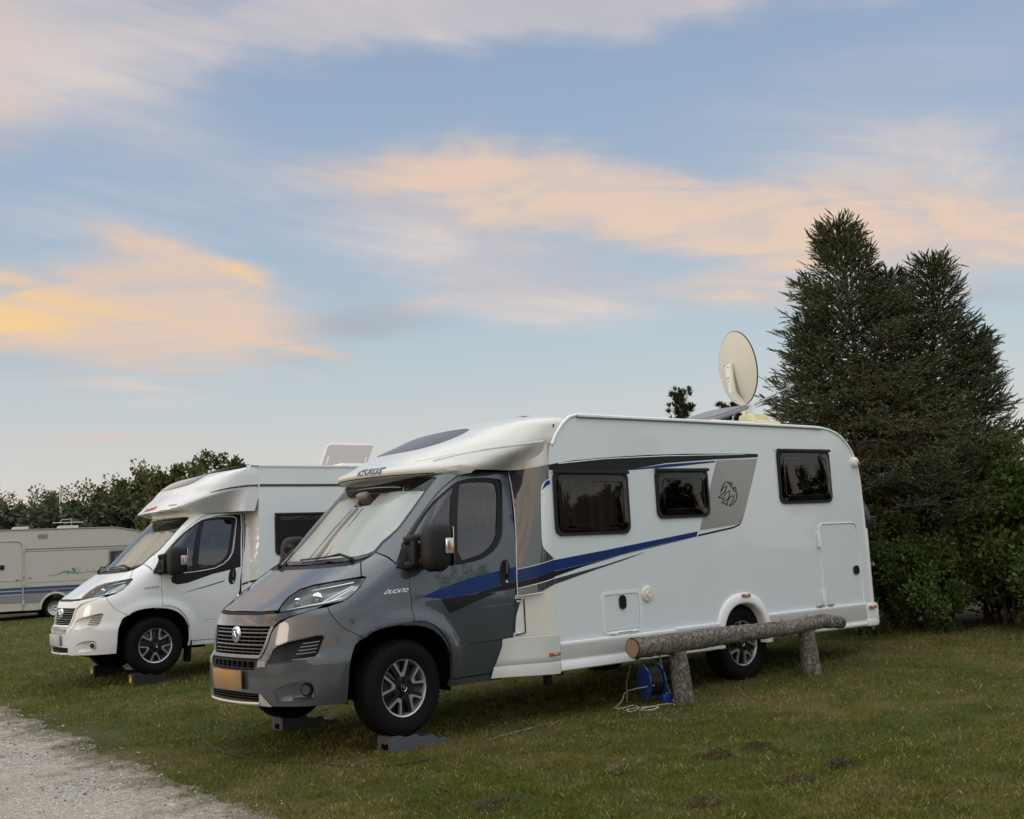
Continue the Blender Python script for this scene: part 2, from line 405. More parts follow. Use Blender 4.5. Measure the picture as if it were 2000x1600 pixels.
def panel_mesh(name, outline, surf, holes=(), off=0.0, th=.012, step=.04, sx=1.0, gap=0.0, edge=None, dish=None):
    """a sheet cut to an outline on a curved surface, with returned edges; surf(u, v) -> point"""
    if gap: outline = inset(outline, gap, sx); holes = [inset(h, -gap, sx) for h in holes]
    es_ = edge or step
    loops = [densify(outline, es_, sx)]+[densify(h, es_, sx) for h in holes]
    pts = []; edges = []; 
    for L in loops:
        k = len(pts); pts += L; edges += [(k+i, k+(i+1) % len(L)) for i in range(len(L))]
    nb = len(pts)
    us = [p[0] for p in outline]; vs_ = [p[1] for p in outline]
    nu = max(1, int((max(us)-min(us))*sx/step)); nv = max(1, int((max(vs_)-min(vs_))/step))
    B = np.array([(p[0]*sx, p[1]) for p in pts])
    for i in range(nu+1):
        for j in range(nv+1):
            u = min(us)+(max(us)-min(us))*(i+(.5 if j % 2 else 0))/max(nu, 1); v = min(vs_)+(max(vs_)-min(vs_))*j/max(nv, 1)
            if not inside((u, v), loops[0]) or any(inside((u, v), h) for h in loops[1:]): continue
            if np.min((B[:, 0]-u*sx)**2+(B[:, 1]-v)**2) < (step*.45)**2: continue
            pts.append((u, v))
    vs2, _, fs, ov, _, _ = delaunay_2d_cdt([Vector((p[0]*sx, p[1])) for p in pts], edges, [], 0, 1e-6)
    uv = [(p.x/sx, p.y) for p in vs2]
    keep = []
    for f in fs:
        c = (sum(uv[i][0] for i in f)/3, sum(uv[i][1] for i in f)/3)
        if inside(c, loops[0]) and not any(inside(c, h) for h in loops[1:]): keep.append(tuple(f))
    V = []; Nn = []
    h = 1e-3
    for u, v in uv:
        p = Vector(surf(u, v)); du = Vector(surf(u+h/sx, v))-Vector(surf(u-h/sx, v)); dv = Vector(surf(u, v+h))-Vector(surf(u, v-h))
        nn = du.cross(dv); nn = nn.normalized() if nn.length > 1e-12 else Vector((0, 0, 1)); Nn.append(nn)
        o = off + (dish(u, v) if dish else 0)
        V.append(p+nn*o)
    # boundary returns
    cnt = {}
    for f in keep:
        for i in range(3):
            e = (f[i], f[(i+1) % 3]); k = (min(e), max(e)); cnt.setdefault(k, []).append(e)
    F = list(keep); nb0 = len(V); back = {}
    def bk(i):
        if i not in back: back[i] = len(V); V.append(V[i]-Nn[i]*th)
        return back[i]
    if th > 0:
        for k, l in cnt.items():
            if len(l) == 1:
                a, b = l[0]; F.append((b, a, bk(a), bk(b)))
    used = sorted({i for f in F for i in f}); rm = {o_: n_ for n_, o_ in enumerate(used)}
    me = bpy.data.meshes.new(name); me.from_pydata([V[i] for i in used], [], [tuple(rm[i] for i in f) for f in F])
    me.update()
    return me
def panel(name, outline, surf, m, parent, smooth=38, **kw):
    return link(name, panel_mesh(name, outline, surf, **kw), m, parent, smooth)
def letters(name, txt, m, parent, place, size=.06, depth=.003, shear=0.0, font_scale_x=1.0, bold=0.0):
    """raised lettering as one mesh; place(u, v, w) maps text plane to 3D"""
    cu = bpy.data.curves.new(name, 'FONT'); cu.body = txt; cu.size = size; cu.extrude = depth/2; cu.shear = shear; cu.align_x = 'CENTER'; cu.align_y = 'CENTER'; cu.resolution_u = 3; cu.offset = bold
    o = bpy.data.objects.new(name+'_t', cu); C.objects.link(o)
    dg = bpy.context.evaluated_depsgraph_get(); me = bpy.data.meshes.new_from_object(o.evaluated_get(dg))
    bpy.data.objects.remove(o); bpy.data.curves.remove(cu)
    for v in me.vertices: v.co = place(v.co.x*font_scale_x, v.co.y, v.co.z+depth/2)
    me.materials.clear()
    return link(name, me, m, parent, 0)
def pch(xs,ys):
    n=len(xs);h=[xs[i+1]-xs[i] for i in range(n-1)];d=[(ys[i+1]-ys[i])/h[i] for i in range(n-1)]
    m=[d[0]]+[0 if d[i-1]*d[i]<=0 else 2*d[i-1]*d[i]/(d[i-1]+d[i]) for i in range(1,n-1)]+[d[-1]]
    def f(x):
        if x<=xs[0]: return ys[0]+m[0]*(x-xs[0])
        if x>=xs[-1]: return ys[-1]+m[-1]*(x-xs[-1])
        lo=0
        while xs[lo+1]<x: lo+=1
        t=(x-xs[lo])/h[lo];t2=t*t;t3=t2*t
        return (2*t3-3*t2+1)*ys[lo]+(t3-2*t2+t)*h[lo]*m[lo]+(-2*t3+3*t2)*ys[lo+1]+(t3-t2)*h[lo]*m[lo+1]
    return f
def sst(a,b,x):
    t=min(1,max(0,(x-a)/(b-a)));return t*t*(3-2*t)
CZ=[.20,.30,.50,.68,.85,.98,1.04,1.10,1.18,1.27,1.35,1.42,1.50,1.62,1.80,2.00,2.20]
XF=pch(CZ,[-.915,-.95,-.965,-.955,-.93,-.895,-.84,-.745,-.62,-.48,-.355,-.245,-.17,-.055,.13,.34,.55])
WF=pch(CZ,[.97,.99,1.01,1.02,1.022,1.02,1.015,1.01,1.003,.995,.988,.98,.97,.95,.915,.868,.815])
NF=pch(CZ,[2.7,2.7,2.7,2.7,2.7,2.75,2.8,2.9,3.,3.,2.9,2.7,2.5,2.4,2.4,2.4,2.4])
XS=pch(CZ,[.0,.0,.0,.0,.0,.02,.05,.08,.13,.2,.26,.31,.36,.44,.56,.70,.83])
XB=2.0
def cab(a,z):
    s=1 if a>=0 else -1;a=abs(a)
    xf,w,n,xs=XF(z),WF(z),NF(z),XS(z)
    e=.03*(1-sst(.655,.69,z))*(1-sst(.62,.95,a))
    if a<1:
        th=a*math.pi/2;c,si=math.cos(th),math.sin(th)
        r=(c**n+si**n)**(-1/n)
        x=xs-(xs-xf+e)*c*r;y=(w+e*.5)*si*r
    else:
        x=xs+(a-1)*(XB-xs);y=w
    # wheel arch flare
    if z<1.05:
        rr=((abs(x+.02)/.47)**2.5+(max(0,z-.40)/.46)**2.5)**.4
        f=.030*(1-sst(1.08,1.3,rr))*sst(.2,.45,z)
        y+=f*sst(.5,.95,a)
    return (x,-s*y,z)
def cab_a(x,z):
    xs=XS(z)
    if x>=xs: return 1+(x-xs)/(XB-xs)
    lo,hi=0.,1.
    for _ in range(40):
        m=(lo+hi)/2
        if cab(m,z)[0]<x: lo=m
        else: hi=m
    return lo

# ---------------------------------------------------------------- wheels
WHEEL = {}
def _wheel_meshes():
    t = MB()
    half = [(.222, .085), (.229, .098), (.262, .112), (.300, .117), (.330, .113), (.350, .103), (.3625, .090), (.3695, .076), (.3705, .058), (.3615, .055), (.3615, .049), (.3715, .046), (.3715, .014), (.3620, .011), (.3620, .0)]
    prof = half+[(r, -h) for r, h in half[::-1][1:]]
    t.lathe([(r, -h) for r, h in prof], 96)
    for k in range(58):                                   # shoulder blocks
        for s in (-1, 1):
            a = 2*PI*(k+(.5 if s > 0 else 0))/58; R = Matrix.Rotation(-a, 3, 'Y')
            c = R @ Vector((.3615, s*.085, 0)); t.box(c, (.015, .036, .024), R @ Matrix.Rotation(s*.42, 3, 'Z'))
            c = R @ Vector((.3690, s*.030, 0)); t.box(c, (.006, .026, .028), R)
    WHEEL['tyre'] = t
    r = MB()
    r.lathe([(.199, .02), (.204, -.070), (.213, -.088), (.2225, -.093), (.2245, -.088), (.2245, -.080)], 72)
    WHEEL['lip'] = r
    d = MB(); d.lathe([(.205, .0), (.205, -.030), (.150, -.045), (.085, -.060), (.060, -.066), (.0, -.066)], 60)
    for k in range(5):
        a = 2*PI*(k+.5)/5+PI/2; d.lathe([(.0, -.078), (.010, -.078), (.011, -.06)], 8, (.045*math.cos(a), 0, .045*math.sin(a)))
    WHEEL['dish'] = d
def pol(r, a): return (r*math.cos(a), r*math.sin(a))
def spoke_v(k):
    """one polished V: two thin arms from the rim meeting in a blunt foot"""
    a0 = PI/2+2*PI*k/5; da = math.radians(17.5)
    o1, o2 = pol(.212, a0+da), pol(.212, a0-da); i1, i2 = pol(.122, a0+.135), pol(.122, a0-.135)
    b1, b2 = pol(.090, a0+.17), pol(.090, a0-.17)
    e = .0115/.212
    p = [pol(.214, a0+da+e), b1, b2, pol(.214, a0-da-e), pol(.214, a0-da+e*.7), i2, i1, pol(.214, a0+da-e*.7)]
    m = MB(); m.prism(p, lambda u, v: (u, -.090, v), lambda u, v: (u, -.066, v)); return m
def spoke_pair(k):
    a0 = PI/2+2*PI*(k+.5)/5; m = MB()
    for s in (-1, 1):
        p = [pol(.206, a0+s*.28), pol(.085, a0+s*.34), pol(.075, a0+s*.12), pol(.205, a0+s*.13)]
        m.prism(p, lambda u, v: (u, -.074, v), lambda u, v: (u, -.03, v))
    p = [pol(.10, a0+.30), pol(.10, a0-.30), pol(.055, a0-.45), pol(.055, a0+.45)]
    m.prism(p, lambda u, v: (u, -.078, v), lambda u, v: (u, -.04, v))
    return m
_wheel_meshes()
def make_wheel(parent, loc, side=-1, rotz=0.0, spin=0.0, cap='chrome'):
    w = WHEEL['tyre'].build('wheel', 'rubber', parent, 30)
    w.location = loc; w.rotation_euler = (0, 0, rotz+(PI if side > 0 else 0)); w.rotation_euler.y = 0
    if spin: w.rotation_mode = 'XYZ'; w.matrix_local = Matrix.Translation(loc) @ Matrix.Rotation(rotz+(PI if side > 0 else 0), 4, 'Z') @ Matrix.Rotation(spin, 4, 'Y')
    WHEEL['lip'].build('rim', 'rim_silver', w); WHEEL['dish'].build('wheel_dish', 'rim_black', w)
    for k in range(5):
        spoke_v(k).build('spoke', 'rim_silver', w, 20); spoke_pair(k).build('inner_spoke', 'rim_grey', w, 20)
    h = MB(); h.lathe([(.0, -.089), (.024, -.088), (.029, -.084), (.030, -.06)], 24); h.build('hub_cap', 'gloss_black', w)
    g = MB(); g.lathe([(.026, -.0885), (.0285, -.091), (.030, -.0865)], 24, close=True)
    g.box((0, -.0905, .003), (.019, .004, .022)); g.box((0, -.0925, .003), (.013, .003, .004)); g.build('hub_badge', cap, w)
    return w
def dup_wheel(src, loc, side=-1, rotz=0.0, spin=0.0):
    w = copy_tree(src, src.parent); w.matrix_local = Matrix.Translation(loc) @ Matrix.Rotation(rotz+(PI if side > 0 else 0), 4, 'Z') @ Matrix.Rotation(spin, 4, 'Y'); return w

# ---------------------------------------------------------------- cab shared by both motorhomes
SX = 1.55
def mir(p): return [(-a, z) for a, z in p][::-1]
def sym(half): return half + [(-a, z) for a, z in half[::-1]]
def X(x, z): return (cab_a(x, z), z)
HEAD = [(.314, 1.012), (.297, 1.045), (.284, 1.072), (.270, 1.122), (.286, 1.168), (.343, 1.200), (.472, 1.226), (.560, 1.243), (.610, 1.243), (.622, 1.205), (.628, 1.150), (.622, 1.110), (.607, 1.078), (.527, 1.060), (.433, 1.036)]
HOOD = [(0, 1.021), (.16, 1.018), (.296, 1.026), (.286, 1.060), (.272, 1.082), (.258, 1.126), (.278, 1.178), (.340, 1.208), (.472, 1.234), (.577, 1.255), (.530, 1.312), (.484, 1.365), (.415, 1.344), (.307, 1.336), (.169, 1.333), (0, 1.332)]
FENDER = [(.4865, 1.365), (.5235, 1.437), (.640, 1.390), (.735, 1.340), (.883, 1.279), (.939, 1.218), (.985, 1.130), (1.016, 1.058), (1.037, .939), (1.040, .861), (.992, .861), (.945, .860), (.893, .855), (.845, .845), (.800, .822), (.767, .784), (.712, .830), (.660, .875), (.606, .960), (.556, 1.038), (.609, 1.070), (.628, 1.112), (.632, 1.176), (.612, 1.250), (.579, 1.2565), (.532, 1.313)]
DOOR = [(.742, 1.335), (.705, 1.440), (.697, 1.516), (.697, 1.571), (.706, 1.660), (.725, 1.758), (.745, 1.840), (.775, 1.911), (.830, 1.975), (.909, 2.029), (.980, 2.060), (1.059, 2.080), (1.177, 2.094), (1.300, 2.099), (1.417, 2.098), (1.465, 1.886), (1.515, 1.580), (1.554, 1.282), (1.570, 1.038), (1.563, .894), (1.552, .702), (1.500, .395), (1.223, .395), (1.222, .500), (1.216, .621), (1.206, .680), (1.189, .735), (1.151, .818), (1.125, .850), (1.095, .872), (1.040, .876), (1.037, .939), (1.016, 1.058), (.985, 1.130), (.939, 1.218), (.883, 1.279)]
WINH = [(.80, 1.355), (.742, 1.400), (.712, 1.470), (.706, 1.560), (.716, 1.660), (.735, 1.757), (.770, 1.840), (.825, 1.900), (.895, 1.960), (.973, 1.998), (1.073, 2.031), (1.150, 2.038), (1.238, 2.041), (1.331, 2.031), (1.360, 2.010), (1.372, 1.960), (1.398, 1.785), (1.420, 1.600), (1.422, 1.530), (1.408, 1.460), (1.380, 1.405), (1.326, 1.350), (1.250, 1.328), (1.169, 1.312), (1.05, 1.302), (.92, 1.300), (.84, 1.315)]
QUART = [(.800, 1.420), (.752, 1.500), (.740, 1.570), (.748, 1.660), (.766, 1.745), (.800, 1.825), (.850, 1.880), (.910, 1.930), (.968, 1.960), (1.020, 1.800), (1.085, 1.560), (1.140, 1.350), (.96, 1.345), (.88, 1.362)]
DGLASS = [(1.024, 1.985), (1.060, 1.996), (1.100, 2.004), (1.200, 2.008), (1.290, 2.004), (1.322, 1.985), (1.335, 1.950), (1.357, 1.880), (1.378, 1.700), (1.392, 1.560), (1.388, 1.500), (1.365, 1.440), (1.330, 1.395), (1.285, 1.368), (1.190, 1.334), (1.110, 1.650)]
WIND = [(0, 1.375), (.300, 1.382), (.410, 1.392), (.464, 1.404), (.505, 1.425), (.518, 1.445), (.534, 1.515), (.565, 1.565), (.592, 1.623), (.608, 1.740), (.620, 1.850), (.630, 1.930), (.645, 1.985), (.660, 2.042), (.600, 2.052), (.526, 2.060), (.400, 2.066), (.288, 2.069), (.140, 2.069), (0, 2.068)]
BUMP = [(0, .579), (.10, .579), (.225, .581), (.238, .610), (.246, .652), (.262, .680), (.280, .738), (.294, .794), (.303, .856), (.318, .895), (.339, .926), (.380, .963), (.439, .994), (.506, 1.026), (.556, 1.038), (.606, .960), (.660, .875), (.712, .830), (.765, .785), (.738, .768), (.719, .740), (.707, .676), (.699, .578), (.696, .461), (.690, .344), (.688, .309), (.567, .306), (.440, .306), (.341, .308), (.276, .398), (.14, .402), (0, .403)]
SCOOP = [(.307, .622), (.319, .725), (.342, .762), (.399, .792), (.481, .815), (.538, .832), (.570, .832), (.579, .812), (.568, .764), (.559, .712), (.546, .672), (.497, .655), (.399, .632)]
FOG = [(.352, .420), (.390, .462), (.443, .485), (.511, .493), (.535, .482), (.546, .448), (.548, .370), (.527, .352), (.450, .346), (.375, .343)]
def cab_off(o):
    def f(a, z):
        p = Vector(cab(a, z)); e = 2e-3
        du = Vector(cab(a+e, z))-Vector(cab(a-e, z)); dv = Vector(cab(a, z+e))-Vector(cab(a, z-e))
        return p+du.cross(dv).normalized()*o
    return f
def front_box(mb, a, z, w, h, d, off):
    """small block lying on the cab surface"""
    p = cab_off(off)(a, z); q = cab_off(off)(a+.01, z); t = (q-p).normalized(); n = (cab_off(off+.01)(a, z)-p).normalized(); u = t.cross(n)
    R = Matrix((t, n, u)).transposed(); mb.box(p, (w, d, h), R)
def strip(name, pts, wid, m, parent, off=.002, th=.004, closed=False):
    """thin raised line following points on the cab surface"""
    mb = MB(); P = densify(pts, .03, SX, closed); mb.tube([cab_off(off)(*p) for p in P], wid/2, 6); return mb.build(name, m, parent, 60)
def smooth_strip(name, pts, rad, m, parent, off=0.0, it=2):
    P = [pts[0]]
    Q = pts
    for _ in range(it):
        N_ = [Q[0]]
        for i in range(len(Q)-1):
            a, b = Q[i], Q[i+1]; N_ += [(a[0]*.75+b[0]*.25, a[1]*.75+b[1]*.25), (a[0]*.25+b[0]*.75, a[1]*.25+b[1]*.75)]
        N_.append(Q[-1]); Q = N_
    mb = MB(); mb.tube([cab_off(off)(*p) for p in Q], rad, 6); return mb.build(name, m, parent, 60)

def build_cab(root, paint, dark):
    """dark: grille top, trims in black instead of body colour. Returns dict of parts"""
    S = dict(sx=SX, step=.035, th=.014)
    g = .0022
    hood = panel('hood', [p for p in HOOD]+[(-a, z) for a, z in HOOD[::-1] if a > 0], cab, paint, root, gap=g, **S)
    # rubber lip under the hood edge
    smooth_strip('hood_lip', [(-.285, 1.012), (-.15, 1.003), (0, 1.004), (.15, 1.003), (.285, 1.012)], .013, 'black_plastic', root, -.006)
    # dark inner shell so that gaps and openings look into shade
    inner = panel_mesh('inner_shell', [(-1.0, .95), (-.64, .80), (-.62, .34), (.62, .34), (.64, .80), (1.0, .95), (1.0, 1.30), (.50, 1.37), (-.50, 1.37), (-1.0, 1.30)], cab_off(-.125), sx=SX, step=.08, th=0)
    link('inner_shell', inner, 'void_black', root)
    cowl = [(0, 1.338), (.169, 1.339), (.307, 1.342), (.415, 1.350), (.484, 1.371), (.515, 1.430), (.464, 1.398), (.410, 1.386), (.300, 1.376), (0, 1.369)]
    panel('cowl', [p for p in cowl]+[(-a, z) for a, z in cowl[::-1] if a > 0], cab_off(-.012), 'soft_black', root, sx=SX, step=.05, th=.03)
    # windshield with black band, glass and thermal blind behind
    W2 = [p for p in WIND]+[(-a, z) for a, z in WIND[::-1] if a > 0]
    ws = panel('windshield', W2, cab_off(-.006), 'screen_glass', root, sx=SX, step=.05, th=.006)
    panel('windshield_band', W2, cab_off(-.0075), 'gloss_black', ws, sx=SX, step=.05, th=.008, holes=[inset(W2, .034, SX)])
    # pillars and roof header in one frame
    A = [(.525, 1.440), (.541, 1.512), (.572, 1.562), (.598, 1.622), (.614, 1.740), (.626, 1.850), (.636, 1.930), (.651, 1.984), (.667, 2.046), (.600, 2.058), (.526, 2.066), (.400, 2.072), (.288, 2.075), (.140, 2.075), (0, 2.074), (0, 2.19), (.5, 2.19), (1.0, 2.19), (1.43, 2.19), (1.424, 2.106), (1.300, 2.106), (1.177, 2.101), (1.055, 2.087), (.975, 2.067), (.902, 2.036), (.822, 1.982), (.766, 1.917), (.737, 1.843), (.717, 1.758), (.698, 1.660), (.689, 1.571), (.689, 1.516), (.697, 1.440), (.732, 1.345), (.640, 1.397)]
    panel('pillar_frame', A[:], cab, paint, root, sx=SX, step=.04, th=.02, gap=.001)
    panel('pillar_frame', mir(A), cab, paint, root, sx=SX, step=.04, th=.02, gap=.001)
    out = {'windshield': ws, 'hood': hood}
    for sgn in (1, -1):
        F = (lambda p: p) if sgn > 0 else mir
        panel('fender', F(FENDER), cab, paint, root, gap=g, **S)
        # headlamp: reflector bowl, chrome details, clear cover
        hl = panel('headlight', F(HEAD), cab_off(-.004), 'headlamp_glass', root, sx=SX, step=.03, th=.01, gap=g)
        panel('lamp_housing', F(HEAD), cab_off(-.05), 'lamp_bowl', hl, sx=SX, step=.05, th=0, gap=-.002)
        panel('lamp_rim', F(HEAD), cab_off(-.006), 'gloss_black', hl, sx=SX, step=.03, th=.045, gap=g, holes=[F(inset(HEAD, .013, SX))])
        for a, z, r in ((.440, 1.122, .056), (.340, 1.105, .040)):
            mb = MB(); p = cab_off(-.046)(sgn*a, z); fx = Vector((-.85, -.30*sgn, .1)).normalized()
            mb.tube([p-fx*.02, p+fx*.012, p+fx*.026, p+fx*.028, p+fx*.014, p+fx*.010], [r*.75, r, r*1.02, r*.94, r*.62, r*.45], 24)
            mb.build('lamp_reflector', 'chrome', hl)
            mb = MB(); mb.tube([p+fx*.006, p+fx*.024, p+fx*.030], [r*.42, r*.36, r*.15], 18); mb.build('lamp_bulb', 'lens_clear', hl)
        mb = MB()
        for pts in ([(.50, 1.085), (.545, 1.155), (.575, 1.195)], [(.535, 1.085), (.570, 1.140), (.592, 1.190)], [(.36, 1.175), (.47, 1.200), (.56, 1.222)], [(.34, 1.035), (.43, 1.060), (.52, 1.082), (.585, 1.105)]):
            mb.tube([cab_off(-.018)(sgn*a, z) for a, z in densify(pts, .03, SX, False)], .0065, 6)
        mb.build('lamp_bezel', 'chrome', hl)
        # door with its window frame, panes and handle
        dr = panel('door', F(DOOR), cab, paint, root, gap=.0024, holes=[F(WINH)], **S)
        panel('window_frame', F(WINH), cab_off(-.006), 'black_plastic', dr, sx=SX, step=.06, th=.02, holes=[F(QUART), F(smooth_poly(DGLASS, 1, keep=(15, 0)))])
        panel('window_pane', F(QUART), cab_off(-.012), 'door_glass', dr, sx=SX, step=.08, th=.004, gap=-.004)
        panel('window_pane', F(smooth_poly(DGLASS, 1, keep=(15, 0))), cab_off(-.014), 'door_glass', dr, sx=SX, step=.08, th=.004, gap=-.004)
        smooth_strip('window_seal', F([(1.335, 2.034), (1.368, 2.004), (1.378, 1.950), (1.405, 1.780), (1.427, 1.600), (1.429, 1.520), (1.414, 1.455), (1.384, 1.398), (1.328, 1.343), (1.250, 1.321), (1.169, 1.305), (1.05, 1.296)]) if sgn > 0 else mir([(1.335, 2.034), (1.368, 2.004), (1.378, 1.950), (1.405, 1.780), (1.427, 1.600), (1.429, 1.520), (1.414, 1.455), (1.384, 1.398), (1.328, 1.343), (1.250, 1.321), (1.169, 1.305), (1.05, 1.296)]), .0045, 'black_plastic', dr)
        HB = smooth_poly([(1.448, 1.326), (1.504, 1.326), (1.531, 1.112), (1.476, 1.109)], 2)
        hd = panel('door_handle', F(HB), cab_off(.006), 'black_plastic', dr, sx=SX, step=.03, th=.012)
        mb = MB(); mb.tube([cab_off(o)(sgn*a, z) for a, z, o in ((1.474, 1.312, .008), (1.478, 1.300, .030), (1.492, 1.205, .034), (1.503, 1.180, .012))], [.010, .011, .011, .009], 8); mb.build('handle_grip', 'gloss_black', hd)
        mb = MB(); p = cab_off(.006)(sgn*1.508, 1.142); q = cab_off(.012)(sgn*1.508, 1.142); mb.tube([p, q], .012, 14); mb.build('lock', 'satin_silver', hd)
        low = [(1.322, .655), (1.44, .663), (1.546, .665)]
        smooth_strip('door_crease', (low if sgn > 0 else mir(low)), .0022, 'void_black' if dark else 'grey_letter', dr, .0002, 0)
        # sill under the door
        panel('sill', F([(1.222, .388), (1.497, .388), (1.49, .335), (1.215, .335)]), cab_off(-.002), paint if not dark else paint, root, sx=SX, step=.05, th=.04)
        # arch liner and its lip
        arch = []
        for k in range(0, 33):
            th = math.radians(196-(212*k/32)); c, s_ = math.cos(th), math.sin(th); rr = (abs(c)**2.5+abs(s_)**2.5)**-.4
            arch.append((-.02+.468*c*rr, max(.30, .40+.455*s_*rr)))
        mb = MB(); V = []; Fc = []
        for x, z in arch:
            a = cab_a(x, z)
            y0 = abs(cab(a, z)[1])-.004
            V += [(x, -sgn*y0, z), (x*1.02, -sgn*.56, z+.01)]
        for i in range(len(arch)-1): Fc.append((2*i, 2*i+1, 2*i+3, 2*i+2))
        k0 = len(V); V.append((0, -sgn*.56, .35))
        for i in range(len(arch)-1): Fc.append((2*i+1, 2*i+3, k0))
        mb.add(V, Fc); mb.build('wheel_well', 'void_black', root)
        fl = [X(x, z) for x, z in arch if x > .05 and z > .38][:]
        # rear quarter of the arch carries a painted lip below the door line
        LIP = [X(x, z) for x, z in arch if x > -.07 and z > .335]
        OUTR = [(1.043, .872), (1.095, .868), (1.125, .846), (1.148, .815), (1.185, .733), (1.202, .680), (1.212, .621), (1.218, .500), (1.219, .395), (1.213, .336)]
        panel('arch_lip', F(LIP+OUTR[::-1]+[(1.0, .874)]), cab_off(-.003), paint, root, sx=SX, step=.03, th=.02)
        # door mirror
        make_mirror(root, sgn)
        # wiper arm on its pivot
    # bumper
    B2 = [p for p in BUMP]+[(-a, z) for a, z in BUMP[::-1] if a > 0]
    bp = panel('bumper', B2, cab, paint, root, gap=g, holes=[SCOOP, mir(SCOOP), FOG, mir(FOG)], **S)
    out['bumper'] = bp
    for sgn in (1, -1):
        F = (lambda p: p) if sgn > 0 else mir
        def bowl(poly, depth):
            c = (sum(p[0] for p in poly)/len(poly), sum(p[1] for p in poly)/len(poly))
            def dsh(u, v):
                return 0
            return dsh
        # air scoop: sloped pocket, deepest at its outer end
        def scoop_s(a, z):
            t = sst(.30, .40, abs(a))*(.4+.6*sst(.32, .50, abs(a)))*sst(.595, .67, z)
            return cab_off(-.004-.085*t)(a, z)
        panel('air_scoop', F(inset(SCOOP, -.002, SX)), scoop_s, 'scoop_shade' if dark else paint, bp, sx=SX, step=.03, th=0)  # on the dark cab, darker than the paint: pocket shade put into colour
        panel('scoop_edge', F(SCOOP), cab_off(-.001), paint, bp, sx=SX, step=.04, th=.055, holes=[F(inset(SCOOP, .0045, SX))])
        mb = MB()
        for k in range(5 if dark else 4):
            z = .775-.026*k; mb.tube([cab_off(-.020)(sgn*a, z+dz) for a, dz in ((.475-.010*k, -.004), (.520-.006*k, .002), (.556-.005*k, .008))], .0065, 6)
        mb.build('scoop_louvre', 'bar_grey' if dark else 'gloss_black', bp)
        def fog_s(a, z):
            t = sst(.355, .50, abs(a)); return cab_off(-.004-.055*t*sst(.338, .375, z))(a, z)
        fp = panel('fog_recess', F(inset(FOG, -.002, SX)), fog_s, paint, bp, sx=SX, step=.025, th=0)
        panel('fog_rim', F(FOG), cab_off(-.001), paint, bp, sx=SX, step=.03, th=.05, holes=[F(inset(FOG, .0045, SX))])
        p = Vector(fog_s(sgn*.505, .420)); fx = Vector((-.80, -.58*sgn, 0)).normalized()
        mb = MB(); mb.tube([p-fx*.01, p+fx*.022, p+fx*.026], [.050, .048, .040], 22); mb.build('fog_lamp', 'black_plastic' if dark else 'lens_clear', bp)
        mb = MB(); mb.tube([p+fx*.026, p+fx*.029], [.036, .034], 20); mb.build('fog_lens', 'fog_glass', bp)
    # silver skid trim and lower intake
    lo = [(0, .396), (.14, .396), (.268, .392), (.250, .345), (.235, .335), (.13, .332), (0, .332)]
    panel('lower_intake', [p for p in lo]+[(-a, z) for a, z in lo[::-1] if a > 0], cab_off(-.03), 'void_black', bp, sx=SX, step=.05, th=0)
    mb = MB()
    for k in range(3): mb.tube([cab_off(-.014)(a, .384-.020*k) for a in np.linspace(-.255+.005*k, .255-.005*k, 15)], .0042, 6)
    mb.build('intake_bar', 'black_plastic', bp)
    smooth_strip('skid_trim', [(-.262, .326), (-.13, .320), (0, .318), (.13, .320), (.262, .326)], .014, 'satin_silver' if dark else paint, bp, .004)
    for sgn in (1, -1):
        F = (lambda p: p) if sgn > 0 else mir
        panel('skid_end', F([(.250, .312), (.338, .306), (.273, .400), (.262, .400), (.258, .345)]), cab_off(.004), 'satin_silver' if dark else paint, bp, sx=SX, step=.03, th=.012)
        panel('bumper_ledge_end', F([(.249, .600), (.300, .606), (.300, .652), (.250, .646)]), cab_off(.004), 'silver_decal' if dark else paint, bp, sx=SX, step=.03, th=.01)
    # grille
    gr_half = [(0, .668), (.12, .668), (.250, .668), (.272, .738), (.287, .794), (.296, .856), (.310, .905), (0, .905)]
    gr = panel('grille', [p for p in gr_half]+[(-a, z) for a, z in gr_half[::-1] if a > 0], cab_off(-.055), 'void_black', root, sx=SX, step=.06, th=0)
    top = [(0, .909), (.312, .907), (.330, .932), (.352, .955), (.41, .985), (.50, 1.020), (.527, 1.050), (.43, 1.026), (.316, 1.000), (.16, .990), (0, .990)]
    panel('grille_header', [p for p in top]+[(-a, z) for a, z in top[::-1] if a > 0], cab_off(.004), 'gloss_black' if dark else paint, gr, sx=SX, step=.035, th=.03)
    fr = [(0, .664), (.12, .664), (.250, .664), (.277, .738), (.291, .794), (.300, .856), (.314, .905), (.296, .905), (.283, .856), (.274, .794), (.259, .738), (.238, .690), (.12, .688), (0, .687)]
    panel('grille_frame', [p for p in fr]+[(-a, z) for a, z in fr[::-1] if a > 0], cab_off(.006), 'frame_chrome' if dark else paint, gr, sx=SX, step=.03, th=.03)
    for z, r, w in ((.884, .0055, .285), (.857, .0085, .280), (.826, .0055, .274), (.796, .0050, .270), (.765, .0090, .262), (.735, .0055, .252), (.709, .0045, .242)):
        mb = MB(); mb.tube([cab_off(-.010)(a, z) for a in np.linspace(-w, w, 23)], r, 8); mb.build('grille_bar', 'bar_grey', gr)
    for k in range(-4, 5):
        if k == 0: continue
        mb = MB(); mb.tube([cab_off(-.028)(k*.054, z) for z in (.69, .76, .83, .90)], .004, 6); mb.build('grille_slat', 'black_plastic', gr)
    c = cab_off(.012)(0, .838)
    em = MB(); em.lathe([(.0, -.006), (.050, -.004), (.060, -.001), (.064, .004), (.066, .02)], 40, (0, 0, 0), axis='X'); e = em.build('badge', 'chrome', gr); e.location = c
    ef = MB()
